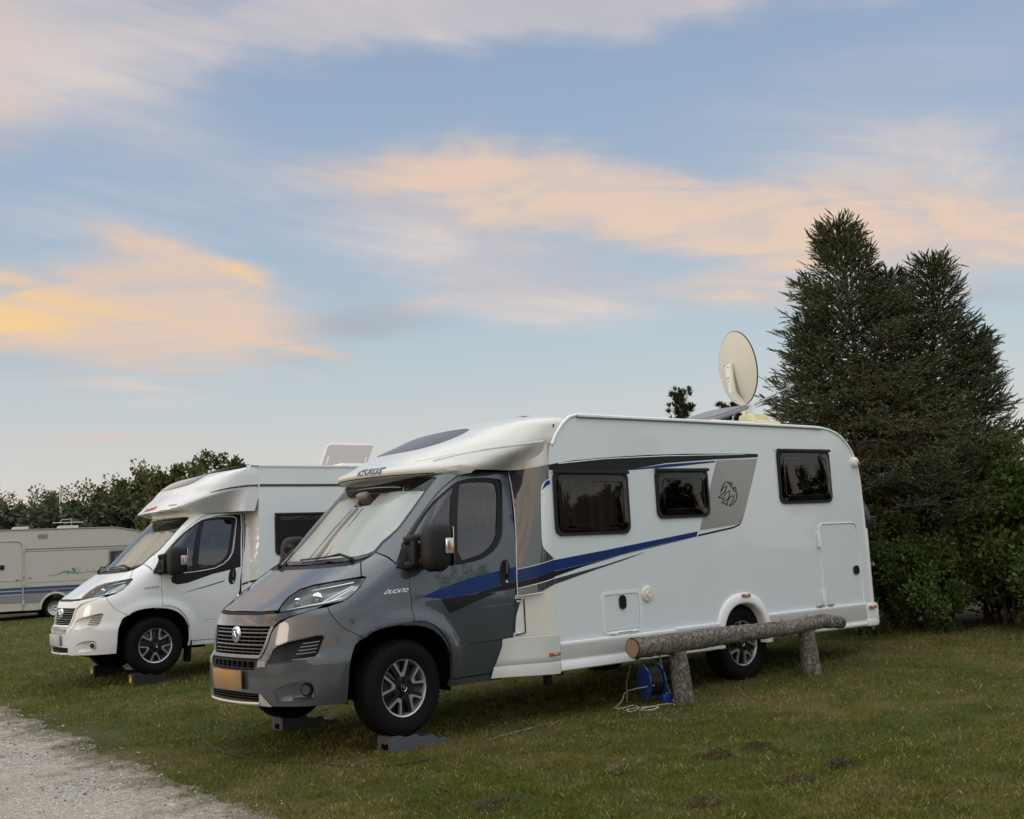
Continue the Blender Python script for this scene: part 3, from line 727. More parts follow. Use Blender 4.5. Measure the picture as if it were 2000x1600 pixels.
    if dark:
        ef.lathe([(.0, -.0075), (.046, -.0065), (.047, -.003)], 32, (0, 0, 0), axis='X'); f = ef.build('badge_face', 'light_blue_decal', e)
        mk = MB()
        for s_ in (-1, 1): mk.tube([(-.0085, s_*.030, -.02), (-.0085, s_*.012, .012), (-.0085, s_*.004, .030)], .004, 6)
        mk.tube([(-.0085, -.028, -.012), (-.0085, 0, -.004), (-.0085, .028, .010)], .004, 6); mk.build('badge_mark', 'chrome', e)
    else:
        mk = MB()
        for k in range(3):
            a = PI/2+k*2*PI/3; mk.tube([(-.010, .0, .0), (-.012, .058*math.cos(a), .058*math.sin(a))], [.014, .006], 6)
        for k in range(3):
            a = -PI/2+k*2*PI/3; mk.tube([(-.010, .03*math.cos(a), .03*math.sin(a)), (-.012, .075*math.cos(a), .075*math.sin(a))], [.012, .007], 6)
        mk.build('badge_mark', 'chrome', e)
    sl_half = [(0, .583), (.222, .585), (.236, .612), (.243, .650), (.245, .660), (0, .660)]
    sl = panel('slot_panel', [p for p in sl_half]+[(-a, z) for a, z in sl_half[::-1] if a > 0], cab_off(-.012), 'soft_black' if dark else paint, gr, sx=SX, step=.06, th=.04, holes=[rrect(-.212+.0535*k+.004, .592, -.212+.0535*(k+1)-.004, .642, .006, 2) for k in range(8)])
    return out

def make_mirror(root, sgn):
    y = -sgn
    foot = MB()
    # triangular foot on the door corner, swept arm, tall rounded housing
    P3 = [(-.02, 1.31), (.02, 1.30), (.16, 1.295), (.30, 1.30), (.24, 1.38), (.165, 1.47), (.135, 1.53), (.085, 1.49)]
    m = panel('mirror', [X(x, z) for x, z in P3] if sgn > 0 else mir([X(x, z) for x, z in P3]), cab_off(.014), 'black_plastic', root, sx=SX, step=.04, th=.03)
    bm = bmesh.new()
    sec = [(0.0, .050, .045, 0), (.02, .085, .070, 0), (.06, .108, .088, .0), (.12, .118, .095, 0), (.22, .120, .096, 0), (.30, .116, .092, 0), (.345, .100, .080, .003), (.365, .070, .058, .006), (.372, .03, .03, .008)]
    V = []; Fc = []; n = 24
    for h, a, b, sh in sec:
        for k in range(n):
            th = 2*PI*k/n; c, s_ = math.cos(th), math.sin(th); r = (abs(c)**3.2+abs(s_)**3.2)**(-1/3.2)
            V.append((.215+a*c*r+sh+.02*(h/.37), y*(1.185+b*s_*r), 1.262+h*1.03))
    for i in range(len(sec)-1):
        for k in range(n): Fc.append((i*n+k, i*n+(k+1) % n, (i+1)*n+(k+1) % n, (i+1)*n+k))
    Fc.append(tuple(range(n))); Fc.append(tuple((len(sec)-1)*n+k for k in range(n)))
    mb = MB(); mb.add(V, Fc); hs = mb.build('mirror_housing', 'black_plastic', m, 50)
    mb = MB()
    for z0 in (1.345, 1.545):
        mb.tube([(.06, y*.985, z0-.03), (.13, y*1.06, z0-.005), (.19, y*1.12, z0)], [.036, .030, .030], 10)
    mb.box((.10, y*1.04, 1.42), (.05, .10, .20), bev=.012)
    mb.build('mirror_arm', 'black_plastic', m)
    mb = MB(); mb.box((.288, y*1.281, 1.462), (.082, .030, .125), Matrix.Rotation(y*-.22, 3, 'Z'), bev=.012); mb.build('indicator_lens', 'lens_clear', m)
    mb = MB(); mb.box((.270, y*1.290, 1.462), (.026, .026, .070), Matrix.Rotation(y*-.22, 3, 'Z'), bev=.006); mb.build('indicator_bulb', 'amber', m)
    mb = MB(); mb.box((.345, y*1.185, 1.46), (.006, .16, .31), bev=.002); mb.build('mirror_glass', 'chrome', m)
    return m

def make_wiper(root, a0, z0, a1, z1, off=.02):
    """pivot, arm and blade lying low across the screen; points on the cab surface"""
    p, q = cab_off(off)(a0, z0), cab_off(off)(a1, z1)
    mb = MB(); mid = cab_off(off+.03)((a0*.6+a1*.4), (z0*.6+z1*.4)+.012)
    mb.tube([cab_off(.0)(a0, z0), cab_off(.03)(a0, z0)], .022, 10); mb.tube([cab_off(.03)(a0, z0), mid, q], [.013, .010, .006], 8)
    w = mb.build('wiper', 'black_plastic', root)
    return w
def wiper_blade(w, pts, off=.012):
    mb = MB(); mb.tube([cab_off(off)(*p) for p in densify(pts, .05, SX, False)], .0075, 6); mb.build('wiper_blade', 'soft_black', w)
def cab_interior(root, fabric='seat_fabric', seats=True):
    it = MB()
    it.box((.42, 0, 1.16), (.50, 1.72, .22), bev=.04); it.box((.24, 0, 1.27), (.35, 1.6, .06), bev=.02)
    d = it.build('dashboard', 'dash', root)
    if seats:
        for y in (-.47, .47):
            s = MB(); s.box((1.02, y, .92), (.52, .50, .16), bev=.05)
            s.box((1.30, y, 1.30), (.15, .48, .66), Matrix.Rotation(.20, 3, 'Y'), bev=.055); s.box((1.385, y, 1.74), (.10, .26, .19), Matrix.Rotation(.12, 3, 'Y'), bev=.04)
            s.box((1.12, y-.27, 1.16), (.34, .05, .06), Matrix.Rotation(-.1, 3, 'Y'), bev=.018)
            s.build('seat', fabric, root)
    w = MB(); R = Matrix.Rotation(math.radians(62), 3, 'Y'); c = Vector((.68, -.45, 1.20))
    ring = [c+R @ Vector((.19*math.cos(t), .19*math.sin(t), 0)) for t in np.linspace(0, 2*PI, 29)]
    w.tube(ring, .015, 6, cap=False)
    for t in (0, 2.1, 4.2): w.tube([c, c+R @ Vector((.19*math.cos(t), .19*math.sin(t), 0))], .016, 6)
    w.build('steering_wheel', 'dash', root)
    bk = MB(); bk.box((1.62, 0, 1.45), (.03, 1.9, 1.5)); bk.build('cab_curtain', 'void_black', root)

# ---------------------------------------------------------------- raised front hood over the cab (same slicing idea as the cab)
def make_over(OZ, OXF, ZL, xs=1.75, w=1.15, n=2.5, crown=((2.52, 1.150), (2.60, 1.125), (2.66, .98), (2.70, .72), (2.735, .4)), drop=.25, hug_n=2.6, bottom=None):
    XFo = pch(OZ, OXF); WO = pch([1.9]+[c[0] for c in crown], [w]+[c[1] for c in crown]); zl = pch([p[0] for p in ZL], [p[1] for p in ZL])
    zb = bottom
    def over(a, z):
        s = 1 if a >= 0 else -1; a = abs(a); xf = XFo(z); ww = WO(z)
        if a <= 1:
            th = a*PI/2; c, si = math.cos(th), math.sin(th); r = (c**n+si**n)**(-1/n)
            ux, uy = xs-(xs-xf)*c*r, ww*si*r
        else: ux, uy = xs+(a-1), ww
        # lower contour keeps close to the cab, then swings out to the body side
        b = min(1, a/.62); th = b*PI/2; c, si = math.cos(th), math.sin(th); r = (c**hug_n+si**hug_n)**(-1/hug_n)
        zz = min(z, 2.2); lx = .82-(.82-max(xf, XF(zz)-.02))*c*r; ly = (WF(zz)+.018)*si*r
        if a > .62:
            t = (a-.62)/.38; lx = .82+min(t, 1.4)*(xs-.82)*.86; ly = WF(zz)+.018+(ww-WF(zz)-.018)*sst(.42, .98, t)
        if bottom: f = min(1, max(0, (z-bottom)/max(.02, zl(ux)-bottom)))
        else: f = sst(zl(ux)-drop, zl(ux), z)**.8
        return (lx+(ux-lx)*f, -s*(ly+(uy-ly)*f), z)
    return over
OVER_K = make_over([2.03, 2.06, 2.09, 2.12, 2.15, 2.18, 2.24, 2.34, 2.46, 2.54, 2.60, 2.64, 2.68], [.41, .38, .20, .185, .205, .285, .405, .621, .943, 1.155, 1.36, 1.681, 2.1],
                   [(.1, 2.09), (.5, 2.14), (.8, 2.20), (1.2, 2.30), (1.5, 2.38), (1.75, 2.42)], n=2.06, crown=((2.50, 1.15), (2.56, 1.11), (2.60, .98), (2.64, .70), (2.68, .35)))
OVER_D = make_over([2.05, 2.10, 2.15, 2.22, 2.30, 2.39, 2.48, 2.55, 2.61, 2.66, 2.70, 2.745], [.40, .161, .19, .265, .345, .455, .535, .637, .743, .886, 1.142, 1.50],
                   [(.08, 2.13), (.3, 2.17), (.72, 2.32), (1.0, 2.385), (1.4, 2.44)], xs=1.25, w=1.157, n=2.9, crown=((2.60, 1.157), (2.66, 1.15), (2.70, 1.14), (2.745, 1.12)), bottom=2.095)
def loft(name, surf, A, Z, m, parent, smooth=38):
    V = [surf(a, z) for z in Z for a in A]; n = len(A)
    F = [(j*n+i, j*n+i+1, (j+1)*n+i+1, (j+1)*n+i) for j in range(len(Z)-1) for i in range(n-1)]
    me = bpy.data.meshes.new(name); me.from_pydata(V, [], F); return link(name, me, m, parent, smooth)
def off_surf(S, o):
    def f(a, z):
        e = 2e-3; p = Vector(S(a, z)); du = Vector(S(a+e, z))-Vector(S(a-e, z)); dv = Vector(S(a, z+e))-Vector(S(a, z-e))
        nn = du.cross(dv)
        return p+(nn.normalized()*o if nn.length > 1e-10 else Vector((0, 0, 0)))
    return f

# ---------------------------------------------------------------- living box
def side_plane(y): return lambda u, v: (u, y, v)
def box_window(root, x0, z0, x1, z1, y, slope=0.0, curtain=False):
    """hinged acrylic window: seal frame, bulged pane, dark inside"""
    def S(u, v): return (u, y, v+slope*(u-x0))
    O = rrect(x0, z0, x1, z1, .075, 6)
    for i in range(len(O)):                    # upper corners nearly square
        u, v = O[i]
        if v > z1-.075: O[i] = (x0+.018 if u < x0+.04 else (x1-.018 if u > x1-.04 else u), v) if False else (u, v)
    I = rrect(x0+.042, z0+.042, x1-.042, z1-.055, .065, 6)
    w = panel('window', O, S, 'soft_black', root, off=.018, th=.03, step=.2, edge=.05, holes=[I])
    pm = panel('window_pane', inset(I, -.012), lambda u, v: S(u, v), 'smoked_acrylic', w, step=.09, th=.004, off=.020,
          dish=lambda u, v: .012*(1-((2*u-x0-x1)/(x1-x0))**4)*(1-((2*v-z0-z1)/(z1-z0))**4)+.0016*math.sin(u*11+v*5)+.0012*math.sin(v*17-u*6))
    mb = MB(); yy = y
    r2 = rrect(x0+.085, z0+.085, x1-.085, z1-.10, .05, 5)
    mb.tube([Vector(S(u, v))+Vector((0, -.0305, 0)) for u, v in r2+[r2[0]]], .0035, 5, cap=False); mb.build('pane_ridge', 'gloss_black', w)
    mb = MB(); mb.box(((x0+x1)/2, y-.026, z1-.012+slope*(x1-x0)/2), (x1-x0+.01, .022, .030), Matrix.Rotation(-slope, 3, 'Y'), bev=.004); mb.build('window_hinge', 'soft_black', w)
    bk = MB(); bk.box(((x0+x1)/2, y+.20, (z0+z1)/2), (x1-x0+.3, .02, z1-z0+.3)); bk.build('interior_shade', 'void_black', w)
    for xx in (x0+.2, x1-.2):
        k = MB(); k.box((xx, y-.004, z0+.075), (.09, .02, .022), bev=.005); k.build('window_latch', 'black_plastic', w)
    if curtain:
        V = []; F = []; nx, nz = 90, 5
        for j in range(nz+1):
            for i in range(nx+1):
                u = x0+.05+(x1-x0-.1)*i/nx; V.append((u, y+.10+.016*math.sin(i*1.05+.6*math.sin(i*.31))+.008*math.sin(i*2.3), z0+.03+(z1-z0-.06)*j/nz))
        for j in range(nz):
            for i in range(nx): F.append((j*(nx+1)+i, j*(nx+1)+i+1, (j+1)*(nx+1)+i+1, (j+1)*(nx+1)+i))
        mb = MB(); mb.add(V, F); mb.build('curtain', 'curtain', w, 80)
    return w
def hatch(root, x0, z0, x1, z1, y, name='service_hatch', m='white_panel', r=.05):
    S = side_plane(y); O = rrect(x0, z0, x1, z1, r, 6)
    fr = panel(name, O, S, 'white_trim', root, off=.006, th=.02, step=.3, edge=.05, holes=[inset(O, .026)])
    panel('hatch_panel', inset(O, .030), S, m, fr, off=.002, th=.012, step=.2, edge=.05); return fr
def profile_tube(name, pts, r, m, parent, sy=1.0):
    mb = MB(); mb.tube(pts, r, 8); return mb.build(name, m, parent, 60)

def build_main():
    T = thing('motorhome', 'large grey-cabbed motorhome with blue stripes and a satellite dish, beside the log rail', 'motorhome', group=None)
    parts = build_cab(T, 'grey_paint', True)
    cab_interior(T)
    # silver thermal blind just inside the windshield, sewn in two panels with a mirror cut-out
    ws = parts['windshield']
    BL = [(0, 1.415), (.30, 1.42), (.45, 1.442), (.490, 1.475), (.53, 1.56), (.565, 1.64), (.600, 1.90), (.612, 1.965), (.40, 1.988), (.12, 1.992), (.105, 1.90), (.0, 1.885)]
    panel('thermal_blind', [p for p in BL]+[(-a, z) for a, z in BL[::-1] if a > 0], cab_off(-.05), 'blind', ws, sx=SX, step=.05, th=.006, dish=lambda u, v: .006*math.sin(u*21+v*4)+.004*math.sin(v*16+u*7))
    for a in (-.085, .0, .075):
        smooth_strip('blind_seam', [(a*.8, 1.87), (a, 1.70), (a*1.1, 1.43)], .0045 if a else .018, 'blind_seam', ws, -.044, 0)
    for z, e in ((1.425, 1), (1.982, -1)):
        mb = MB()
        for k in range(-34, 35):
            a = k*.0125*(1 if e > 0 else 1.25); zz = z+(.02*max(0, abs(a)-.25) if e > 0 else -.03*max(0, abs(a)-.2))
            if e < 0 and abs(a) < .13: continue
            front_box(mb, a, zz+.006*e, .007, .017, .004, -.045)
        mb.build('stitching', 'stitch', ws)
    mb = MB(); p = cab_off(-.03)(0, 1.955); mb.box(p, (.05, .16, .11), Matrix.Rotation(-.75, 3, 'Y'), bev=.015); mb.build('sensor_pod', 'blind_seam', ws)
    mb = MB(); mb.tube([cab_off(-.025)(0, 1.90), cab_off(-.022)(-.004, 1.888)], .018, 10); mb.build('sensor', 'gloss_black', ws)
    w1 = make_wiper(T, .42, 1.374, .18, 1.402); wiper_blade(w1, [(.30, 1.424), (.10, 1.408), (-.08, 1.402)])
    w2 = make_wiper(T, -.22, 1.350, -.36, 1.42); wiper_blade(w2, [(-.30, 1.372), (-.355, 1.42), (-.40, 1.50)])
    # cab lettering, door stripes
    pl = lambda u, v, w: cab_off(.0015+w)(.888+u/SX, 1.1235+v+.02*u)
    letters('fender_lettering', 'DUCATO', 'chrome', T, pl, .043, .004, .25, 1.35, .0006)
    dr = next(o for o in T.children if o.name.startswith('door') and not o.name.startswith('door_') and sum(v.co.y for v in o.data.vertices) < 0)
    stripe = dict(sx=SX, step=.04, th=.0012)
    panel('door_stripe', [(1.063, 1.064), (1.152, 1.121), (1.294, 1.189), (1.438, 1.233), (1.555, 1.264), (1.565, 1.140), (1.473, 1.117), (1.375, 1.076), (1.284, 1.054), (1.165, 1.043)], cab_off(.0014), 'blue_decal', dr, **stripe)
    panel('door_stripe', [(1.375, 1.073), (1.474, 1.114), (1.566, 1.137), (1.567, 1.082), (1.503, 1.069), (1.340, 1.048)], cab_off(.0014), 'black_decal', dr, **stripe)
    panel('door_stripe', [(1.166, 1.040), (1.284, 1.050), (1.46, 1.057), (1.352, .993), (1.225, .917), (1.193, .981)], cab_off(.0014), 'black_decal', dr, **stripe)
    # streaks of dried drops on the driver's pane
    mb = MB(); rnd = random.Random(3)
    for a, z0, z1, w in ((1.09, 1.985, 1.90, .002), (1.125, 1.99, 1.70, .003), (1.155, 1.97, 1.83, .002), (1.19, 1.985, 1.62, .0035), (1.215, 1.97, 1.86, .002), (1.24, 1.99, 1.56, .003), (1.225, 1.75, 1.50, .004), (1.17, 1.74, 1.66, .003), (1.275, 1.95, 1.70, .002)):
        zz = z0
        x0 = cab(a, z0)[0]
        while zz > z1:
            L = rnd.uniform(.012, .06); front_box(mb, cab_a(x0+.03*(z0-zz)+rnd.uniform(-.002, .002), zz-L/2), zz-L/2, w*rnd.uniform(.35, .8), L, .0012, -.0125); zz -= L+rnd.uniform(.0, .012)
    mb.build('dried_drips', 'drip_grey', dr)['kind'] = 'stuff'
    # plate
    p = cab_off(.022)(0, .497); mb = MB(); mb.box(p, (.012, .50, .150), Matrix.Rotation(-.03, 3, 'Y'), bev=.003); mb.build('number_plate', 'plate_amber', T)
    # wheels
    wf = make_wheel(T, (0, -.892, .3715), -1, math.radians(5), math.radians(-7)); dup_wheel(wf, (0, .892, .3715), 1, math.radians(5), .4)
    dup_wheel(wf, (4.035, -.985, .3715), -1, 0, math.radians(12)); dup_wheel(wf, (4.035, .985, .3715), 1, 0, .9)

    # ---- raised front hood
    Zs = [2.025, 2.04, 2.055, 2.068, 2.078, 2.088, 2.096, 2.104, 2.112, 2.122, 2.135, 2.15, 2.17]+list(np.linspace(2.19, 2.675, 34))
    As = list(np.linspace(-1.16, 1.16, 101))
    ov = loft('front_hood', lambda a, z: OVER_K(a, max(z, 2.035+.072*sst(.36, .56, abs(a)))), As, Zs, 'white_gelcoat', T, 50)
    O = OVER_K
    letters('hood_lettering', 'KNAUS', 'blue_letter', ov, lambda u, v, w: off_surf(O, .0045+w)(.125+u/1.62, 2.140+v*.90), .080, .004, 0.0, 1.0, .0012)
    SK = [(0, 2.325), (.12, 2.328), (.20, 2.340), (.255, 2.370), (.280, 2.405), (.295, 2.455), (.285, 2.520), (.19, 2.540), (0, 2.545)]
    SK = SK+[(-a, z) for a, z in SK[::-1] if 0 < a]
    sk = panel('skylight', smooth_poly(SK, 2), off_surf(O, .003), 'tinted_roof', ov, sx=2.2, step=.05, th=.01)
    smooth_strip_on(O, 'hood_crease', [(.40, 2.200), (.50, 2.262), (.60, 2.288), (.72, 2.315), (.85, 2.345)], .012, 'white_gelcoat', ov, -.004)
    rc = [(.31, 2.207), (.38, 2.228), (.45, 2.252), (.455, 2.264), (.38, 2.244), (.31, 2.219)]
    panel('marker_recess', rc, off_surf(O, .003), 'cream_panel', ov, sx=1.6, step=.05, th=.004)
    lip = MB(); lip.tube([off_surf(O, .002)(a, 2.092) for a in np.linspace(-.44, .44, 31)], .004, 6); lip.build('visor_joint', 'void_black', ov)
    for s_ in (1, -1):
        F = (lambda p: p) if s_ > 0 else mir
        panel('corner_fairing', F([(.47, 2.062), (.60, 2.085), (.63, 2.125), (.545, 2.150), (.455, 2.118)]), off_surf(O, .006), 'white_gelcoat', ov, sx=1.6, step=.03, th=.02)
    # ---- side walls: flat sheets with rounded outline
    y0 = -1.160
    outl = [(1.486, .60), (1.486, 2.10), (1.500, 2.20), (1.535, 2.30), (1.590, 2.40), (1.670, 2.495), (1.760, 2.562), (1.850, 2.588), (2.5, 2.593), (3.5, 2.600), (5.40, 2.606), (5.56, 2.602), (5.70, 2.585), (5.82, 2.555), (5.92, 2.512), (6.02, 2.44), (6.10, 2.355), (6.16, 2.25), (6.195, 2.13), (6.215, 1.98), (6.222, 1.70), (6.232, 1.30), (6.245, .90), (6.255, .60)]
    archp = [(4.46, .58), (4.46, .60)]
    arc = [(3.968+.335*math.cos(math.radians(t)), .42+.365*math.sin(math.radians(t))) for t in range(180, -1, -9)]
    outl2 = outl+[(arc[-1][0], .60)]+[p for p in arc[::-1] if p[1] > .605]+[(arc[0][0], .60)]
    win = [(1.519, 1.508, 2.444, 2.085, .0, True), (2.818, 1.636, 3.572, 2.112, .014, False), (4.713, 1.760, 5.645, 2.345, .012, False)]
    hat = (2.030, .616, 2.525, .990); gar = (5.345, .612, 6.075, 1.540)
    holes = [rrect(x0+.02, z0+.02, x1-.02, z1-.02, .06) for x0, z0, x1, z1, *_ in win]
    garO = [(5.350, .640), (6.080, .640), (6.062, 1.470), (6.045, 1.515), (6.000, 1.538), (5.410, 1.538), (5.365, 1.515), (5.348, 1.470)]
    wl = panel('side_wall', outl2, side_plane(y0), 'white_panel', T, th=.03, step=.35, edge=.12, holes=holes+[rrect(*hat, .06), garO])
    for x0, z0, x1, z1, sl, cu in win: box_window(wl_parent(T), x0, z0, x1, z1, y0, sl, cu)
    h = hatch(T, *hat, y0)
    mb = MB(); mb.tube([(2.284, y0-.004, .952), (2.284, y0-.014, .952), (2.284, y0-.014, .835), (2.284, y0-.004, .835)], .0, 4) if False else None
    panel('hatch_lock', rrect(2.240, .828, 2.326, .955, .042, 8), side_plane(y0), 'gloss_black', h, off=.016, th=.016, step=.2)
    mb = MB(); mb.tube([(2.10, y0-.012, .625), (2.18, y0-.012, .618), (2.20, y0-.012, .628), (2.36, y0-.012, .632), (2.38, y0-.012, .624), (2.46, y0-.012, .632)], .009, 6); mb.build('hatch_hinge', 'white_trim', h)
    # garage door
    gd = panel('garage_door', garO, side_plane(y0), 'white_panel', T, off=.001, th=.015, step=.3, edge=.1, gap=.007)
    mb = MB(); mb.tube([(u, y0-.004, v) for u, v in garO+[garO[0]]][::1], .0065, 6, cap=False); mb.build('door_trim', 'white_trim', gd, 60)
    panel('door_lock', rrect(5.928, .962, 6.030, 1.062, .045, 6), side_plane(y0), 'gloss_black', gd, off=.018, th=.02, step=.2)
    for z in (1.36, .74):
        mb = MB(); mb.box((5.318, y0-.014, z), (.035, .026, .155), bev=.006); mb.tube([(5.335, y0-.026, z-.08), (5.335, y0-.026, z+.08)], .010, 8); mb.build('door_hinge', 'white_trim', gd)
    for x, d in ((5.235, .085), (5.435, .07)):
        mb = MB(); mb.box((x, y0-.018, .663), (d, .03, .030), bev=.008); mb.build('door_stop', 'satin_silver', gd)
    # exhaust outlet
    mb = MB(); mb.lathe([(.0, -.032), (.030, -.034), (.036, -.028), (.038, -.022), (.044, -.020), (.048, -.024), (.066, -.020), (.074, -.010), (.076, .0)], 36, (2.616, y0, .945)); mb.build('flue_cap', 'cream_panel', T)
    # blue, black and grey stripes and emblem panel lie proud of the wall
    def dec(name, poly, m, o=.0016): return panel(name, poly, side_plane(y0), m, T, off=o, th=.0016, step=.5, edge=.25)
    dec('body_stripe', [(1.487, 2.134), (1.600, 2.153), (1.781, 2.177), (2.166, 2.210), (2.707, 2.243), (3.286, 2.267), (3.906, 2.281), (4.395, 2.288), (4.408, 2.280), (4.404, 2.262), (4.39, 2.252), (3.741, 2.220), (2.983, 2.169), (2.474, 2.098), (2.46, 2.090), (1.487, 2.088)], 'black_decal')
    mb = MB(); mb.tube([(x, y0-.0035, z) for x, z in ((1.60, 2.146), (2.165, 2.198), (2.991, 2.240), (4.0, 2.272), (4.2, 2.277))], [.005, .005, .005, .004, .001], 5); mb.build('stripe_line', 'white_line', T)
    dec('body_stripe', [(2.46, 2.098), (2.982, 2.159), (3.722, 2.205), (3.714, 2.189), (3.125, 2.139), (2.556, 2.100)], 'blue_decal')
    dec('emblem_panel', [(3.742, 2.210), (4.393, 2.237), (4.281, 2.001), (4.092, 1.630), (4.066, 1.597), (4.022, 1.574), (3.942, 1.555), (3.409, 1.514), (3.56, 1.838)], 'silver_decal')
    dec('body_stripe', [(4.069, 1.617), (4.021, 1.568), (3.921, 1.539), (3.387, 1.474), (3.379, 1.455), (3.913, 1.521), (4.019, 1.549), (4.072, 1.604)], 'black_decal')
    dec('body_stripe', [(1.487, 1.302), (2.094, 1.364), (3.378, 1.505), (3.364, 1.457), (2.680, 1.374), (2.087, 1.283), (1.487, 1.209)], 'blue_decal')
    dec('body_stripe', [(1.487, 1.2065), (2.086, 1.2805), (2.680, 1.371), (3.361, 1.4545), (2.350, 1.320), (1.830, 1.231), (1.487, 1.159)], 'black_decal')
    dec('body_stripe', [(1.487, 1.142), (2.082, 1.232), (2.649, 1.337), (2.346, 1.268), (1.978, 1.197), (1.487, 1.095)], 'grey_decal')
    EM = [[(3.763, 1.878), (3.78, 1.907), (3.828, 1.942), (3.87, 1.954), (3.842, 1.907), (3.807, 1.878), (3.718, 1.832), (3.771, 1.832), (3.794, 1.806), (3.818, 1.855), (3.848, 1.884), (3.909, 1.904), (3.894, 1.855), (3.877, 1.826), (3.765, 1.78), (3.818, 1.777), (3.842, 1.756), (3.876, 1.82), (3.915, 1.843), (3.966, 1.852), (3.963, 1.825), (3.926, 1.785), (3.882, 1.75)],
          [(3.77, 1.902), (3.812, 1.96), (3.851, 1.989), (3.888, 1.992), (3.912, 1.972), (3.929, 1.96)], [(3.923, 1.983), (3.95, 1.989), (3.954, 1.96), (3.932, 1.945), (3.918, 1.96), (3.923, 1.983)], [(3.949, 1.94), (3.961, 1.925), (3.972, 1.907)], [(3.976, 1.937), (4.003, 1.937), (4.009, 1.907), (3.98, 1.898), (3.968, 1.913), (3.976, 1.937)], [(4.007, 1.893), (4.015, 1.848), (3.992, 1.807), (3.942, 1.767), (3.895, 1.747)]]
    mb = MB()
    for e in EM: mb.tube([(x, y0-.003, z) for x, z in e], .0052, 5)
    mb.build('bird_emblem', 'black_decal', T)
    # far wall, roof, rear
    panel('side_wall', outl2[::-1], lambda u, v: (u, 1.16, v), 'white_panel', T, th=.03, step=.6, edge=.2)
    top = [p for p in outl if p[1] > 2.2]
    RX = [(1.74, 2.50), (1.86, 2.575), (2.05, 2.594)]+[p for p in outl[8:]]
    V = []; F = []; ys = np.linspace(-1.15, 1.15, 15)
    for x, z in RX:
        for y in ys:
            q = 1-abs(y/1.15)**2.4; up = .062*q*sst(2.2, 2.58, z); bk = .05*q*(1-sst(2.2, 2.58, z))
            V.append((x+bk, y, z+up))
    for i in range(len(RX)-1):
        for j in range(14): F.append((i*15+j, i*15+j+1, (i+1)*15+j+1, (i+1)*15+j))
    mb = MB(); mb.add(V, F); mb.build('roof', 'white_panel', T, 60)
    fr = MB(); fr.box((1.84, 0, 2.38), (.02, 2.26, .40)); fr.build('hood_rib', 'white_gelcoat', T)
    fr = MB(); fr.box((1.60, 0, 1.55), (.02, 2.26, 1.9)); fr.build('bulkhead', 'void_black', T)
    # edge rail round roof and rear
    rail = [(1.540, 2.315), (1.590, 2.402), (1.670, 2.497), (1.760, 2.566), (1.850, 2.592)]+outl[8:]
    for s_ in (-1, 1):
        profile_tube('edge_rail', [(x, s_*1.158, z) for x, z in rail], .017, 'white_trim', T)
        profile_tube('roof_gutter', [(x, s_*1.172, z-.012) for x, z in outl[7:12]], .012, 'aluminium', T)
    # ---- chamfer between cab and body: glossy grey wing above, cream moulding below
    for s_ in (1, -1):
        def S(t, z, s_=s_):
            yc = WF(min(z, 2.15))-.004 if z > .7 else 1.005; e = 1-(1-min(1, max(0, t)))**2.2
            x0 = 1.287-.112*sst(2.1, .9, z)
            return (x0+(1.487-x0)*t, -s_*(yc+(1.158-yc)*e), z) if s_ > 0 else (1.487+(x0-1.487)*t, 1.158+(yc-1.158)*sst(.04, .92, t), z)
        ms = 'grey_decal'
        if s_ > 0:
            panel('side_wing', [(0.02, 1.02), (.55, 1.045), (1.0, 1.095), (1.0, 2.138), (.5, 2.118), (0.0, 2.10)], S, 'grey_wing', T, step=.025, edge=.025, th=.02, sx=.3)
            panel('wing_cap', [(0, 2.098), (.5, 2.116), (1.0, 2.136), (1.0, 2.32), (.6, 2.22), (0, 2.13)], S, 'white_gelcoat', T, step=.03, edge=.03, th=.02, sx=.3, off=-.008)
            panel('wing_stripe', [(.02, 1.232), (1.0, 1.302), (1.0, 1.209), (.02, 1.135)], S, 'blue_decal', T, step=.03, edge=.03, th=.001, sx=.3, off=.003)
            panel('wing_stripe', [(.02, 1.1325), (1.0, 1.2065), (1.0, 1.160), (.02, 1.082)], S, 'black_decal', T, step=.03, edge=.03, th=.001, sx=.3, off=.003)
            mb = MB(); mb.tube([Vector(S(.0, z))+Vector((0, -.004, 0)) for z in np.linspace(1.01, 2.10, 14)], .0042, 6); mb.tube([Vector(S(t, 1.075+.072*t))+Vector((0, -.003, 0)) for t in np.linspace(.02, 1, 9)], .0032, 5); mb.tube([Vector(S(t, 1.238+.070*t))+Vector((0, -.003, 0)) for t in np.linspace(.02, 1, 9)], .0025, 5); mb.tube([Vector(S(t, 1.012+.035*t))+Vector((0, -.003, 0)) for t in np.linspace(0, .6, 7)], .0042, 5); mb.build('wing_line', 'white_line', T)
            lp = [(.61, 1.90), (.68, 1.965), (.82, 2.000), (1.0, 2.012), (1.0, 1.315), (.68, 1.395), (.59, 1.45)]
            panel('wing_panel', smooth_poly(lp, 2, keep=(3, 4)), S, 'white_panel', T, step=.025, edge=.025, th=.003, sx=.3, off=.005)
            panel('wing_curl', [(.66, 1.915), (.74, 1.962), (.84, 1.990), (1.0, 2.000), (1.0, 1.965), (.84, 1.950)], S, 'blue_decal', T, step=.02, th=.001, sx=.3, off=.008)
            mb = MB(); p = Vector(S(.68, 1.885)); mb.tube([p+Vector((.004, .004, 0)), p+Vector((-.006, -.008, 0))], .010, 12); mb.build('screw_cap', 'white_trim', T)
        else:
            panel('side_wing', [(0.0, 1.02), (1.0, 1.02), (1.0, 2.10), (0, 2.138)], S, 'grey_wing', T, step=.08, th=.02, sx=.3)
        def S2(t, z, s_=s_):
            yc = 1.004; e = sst(.15, .9, t); x0 = 1.122
            return (x0+(1.487-x0)*t, -s_*(yc+(1.158-yc)*e), z)
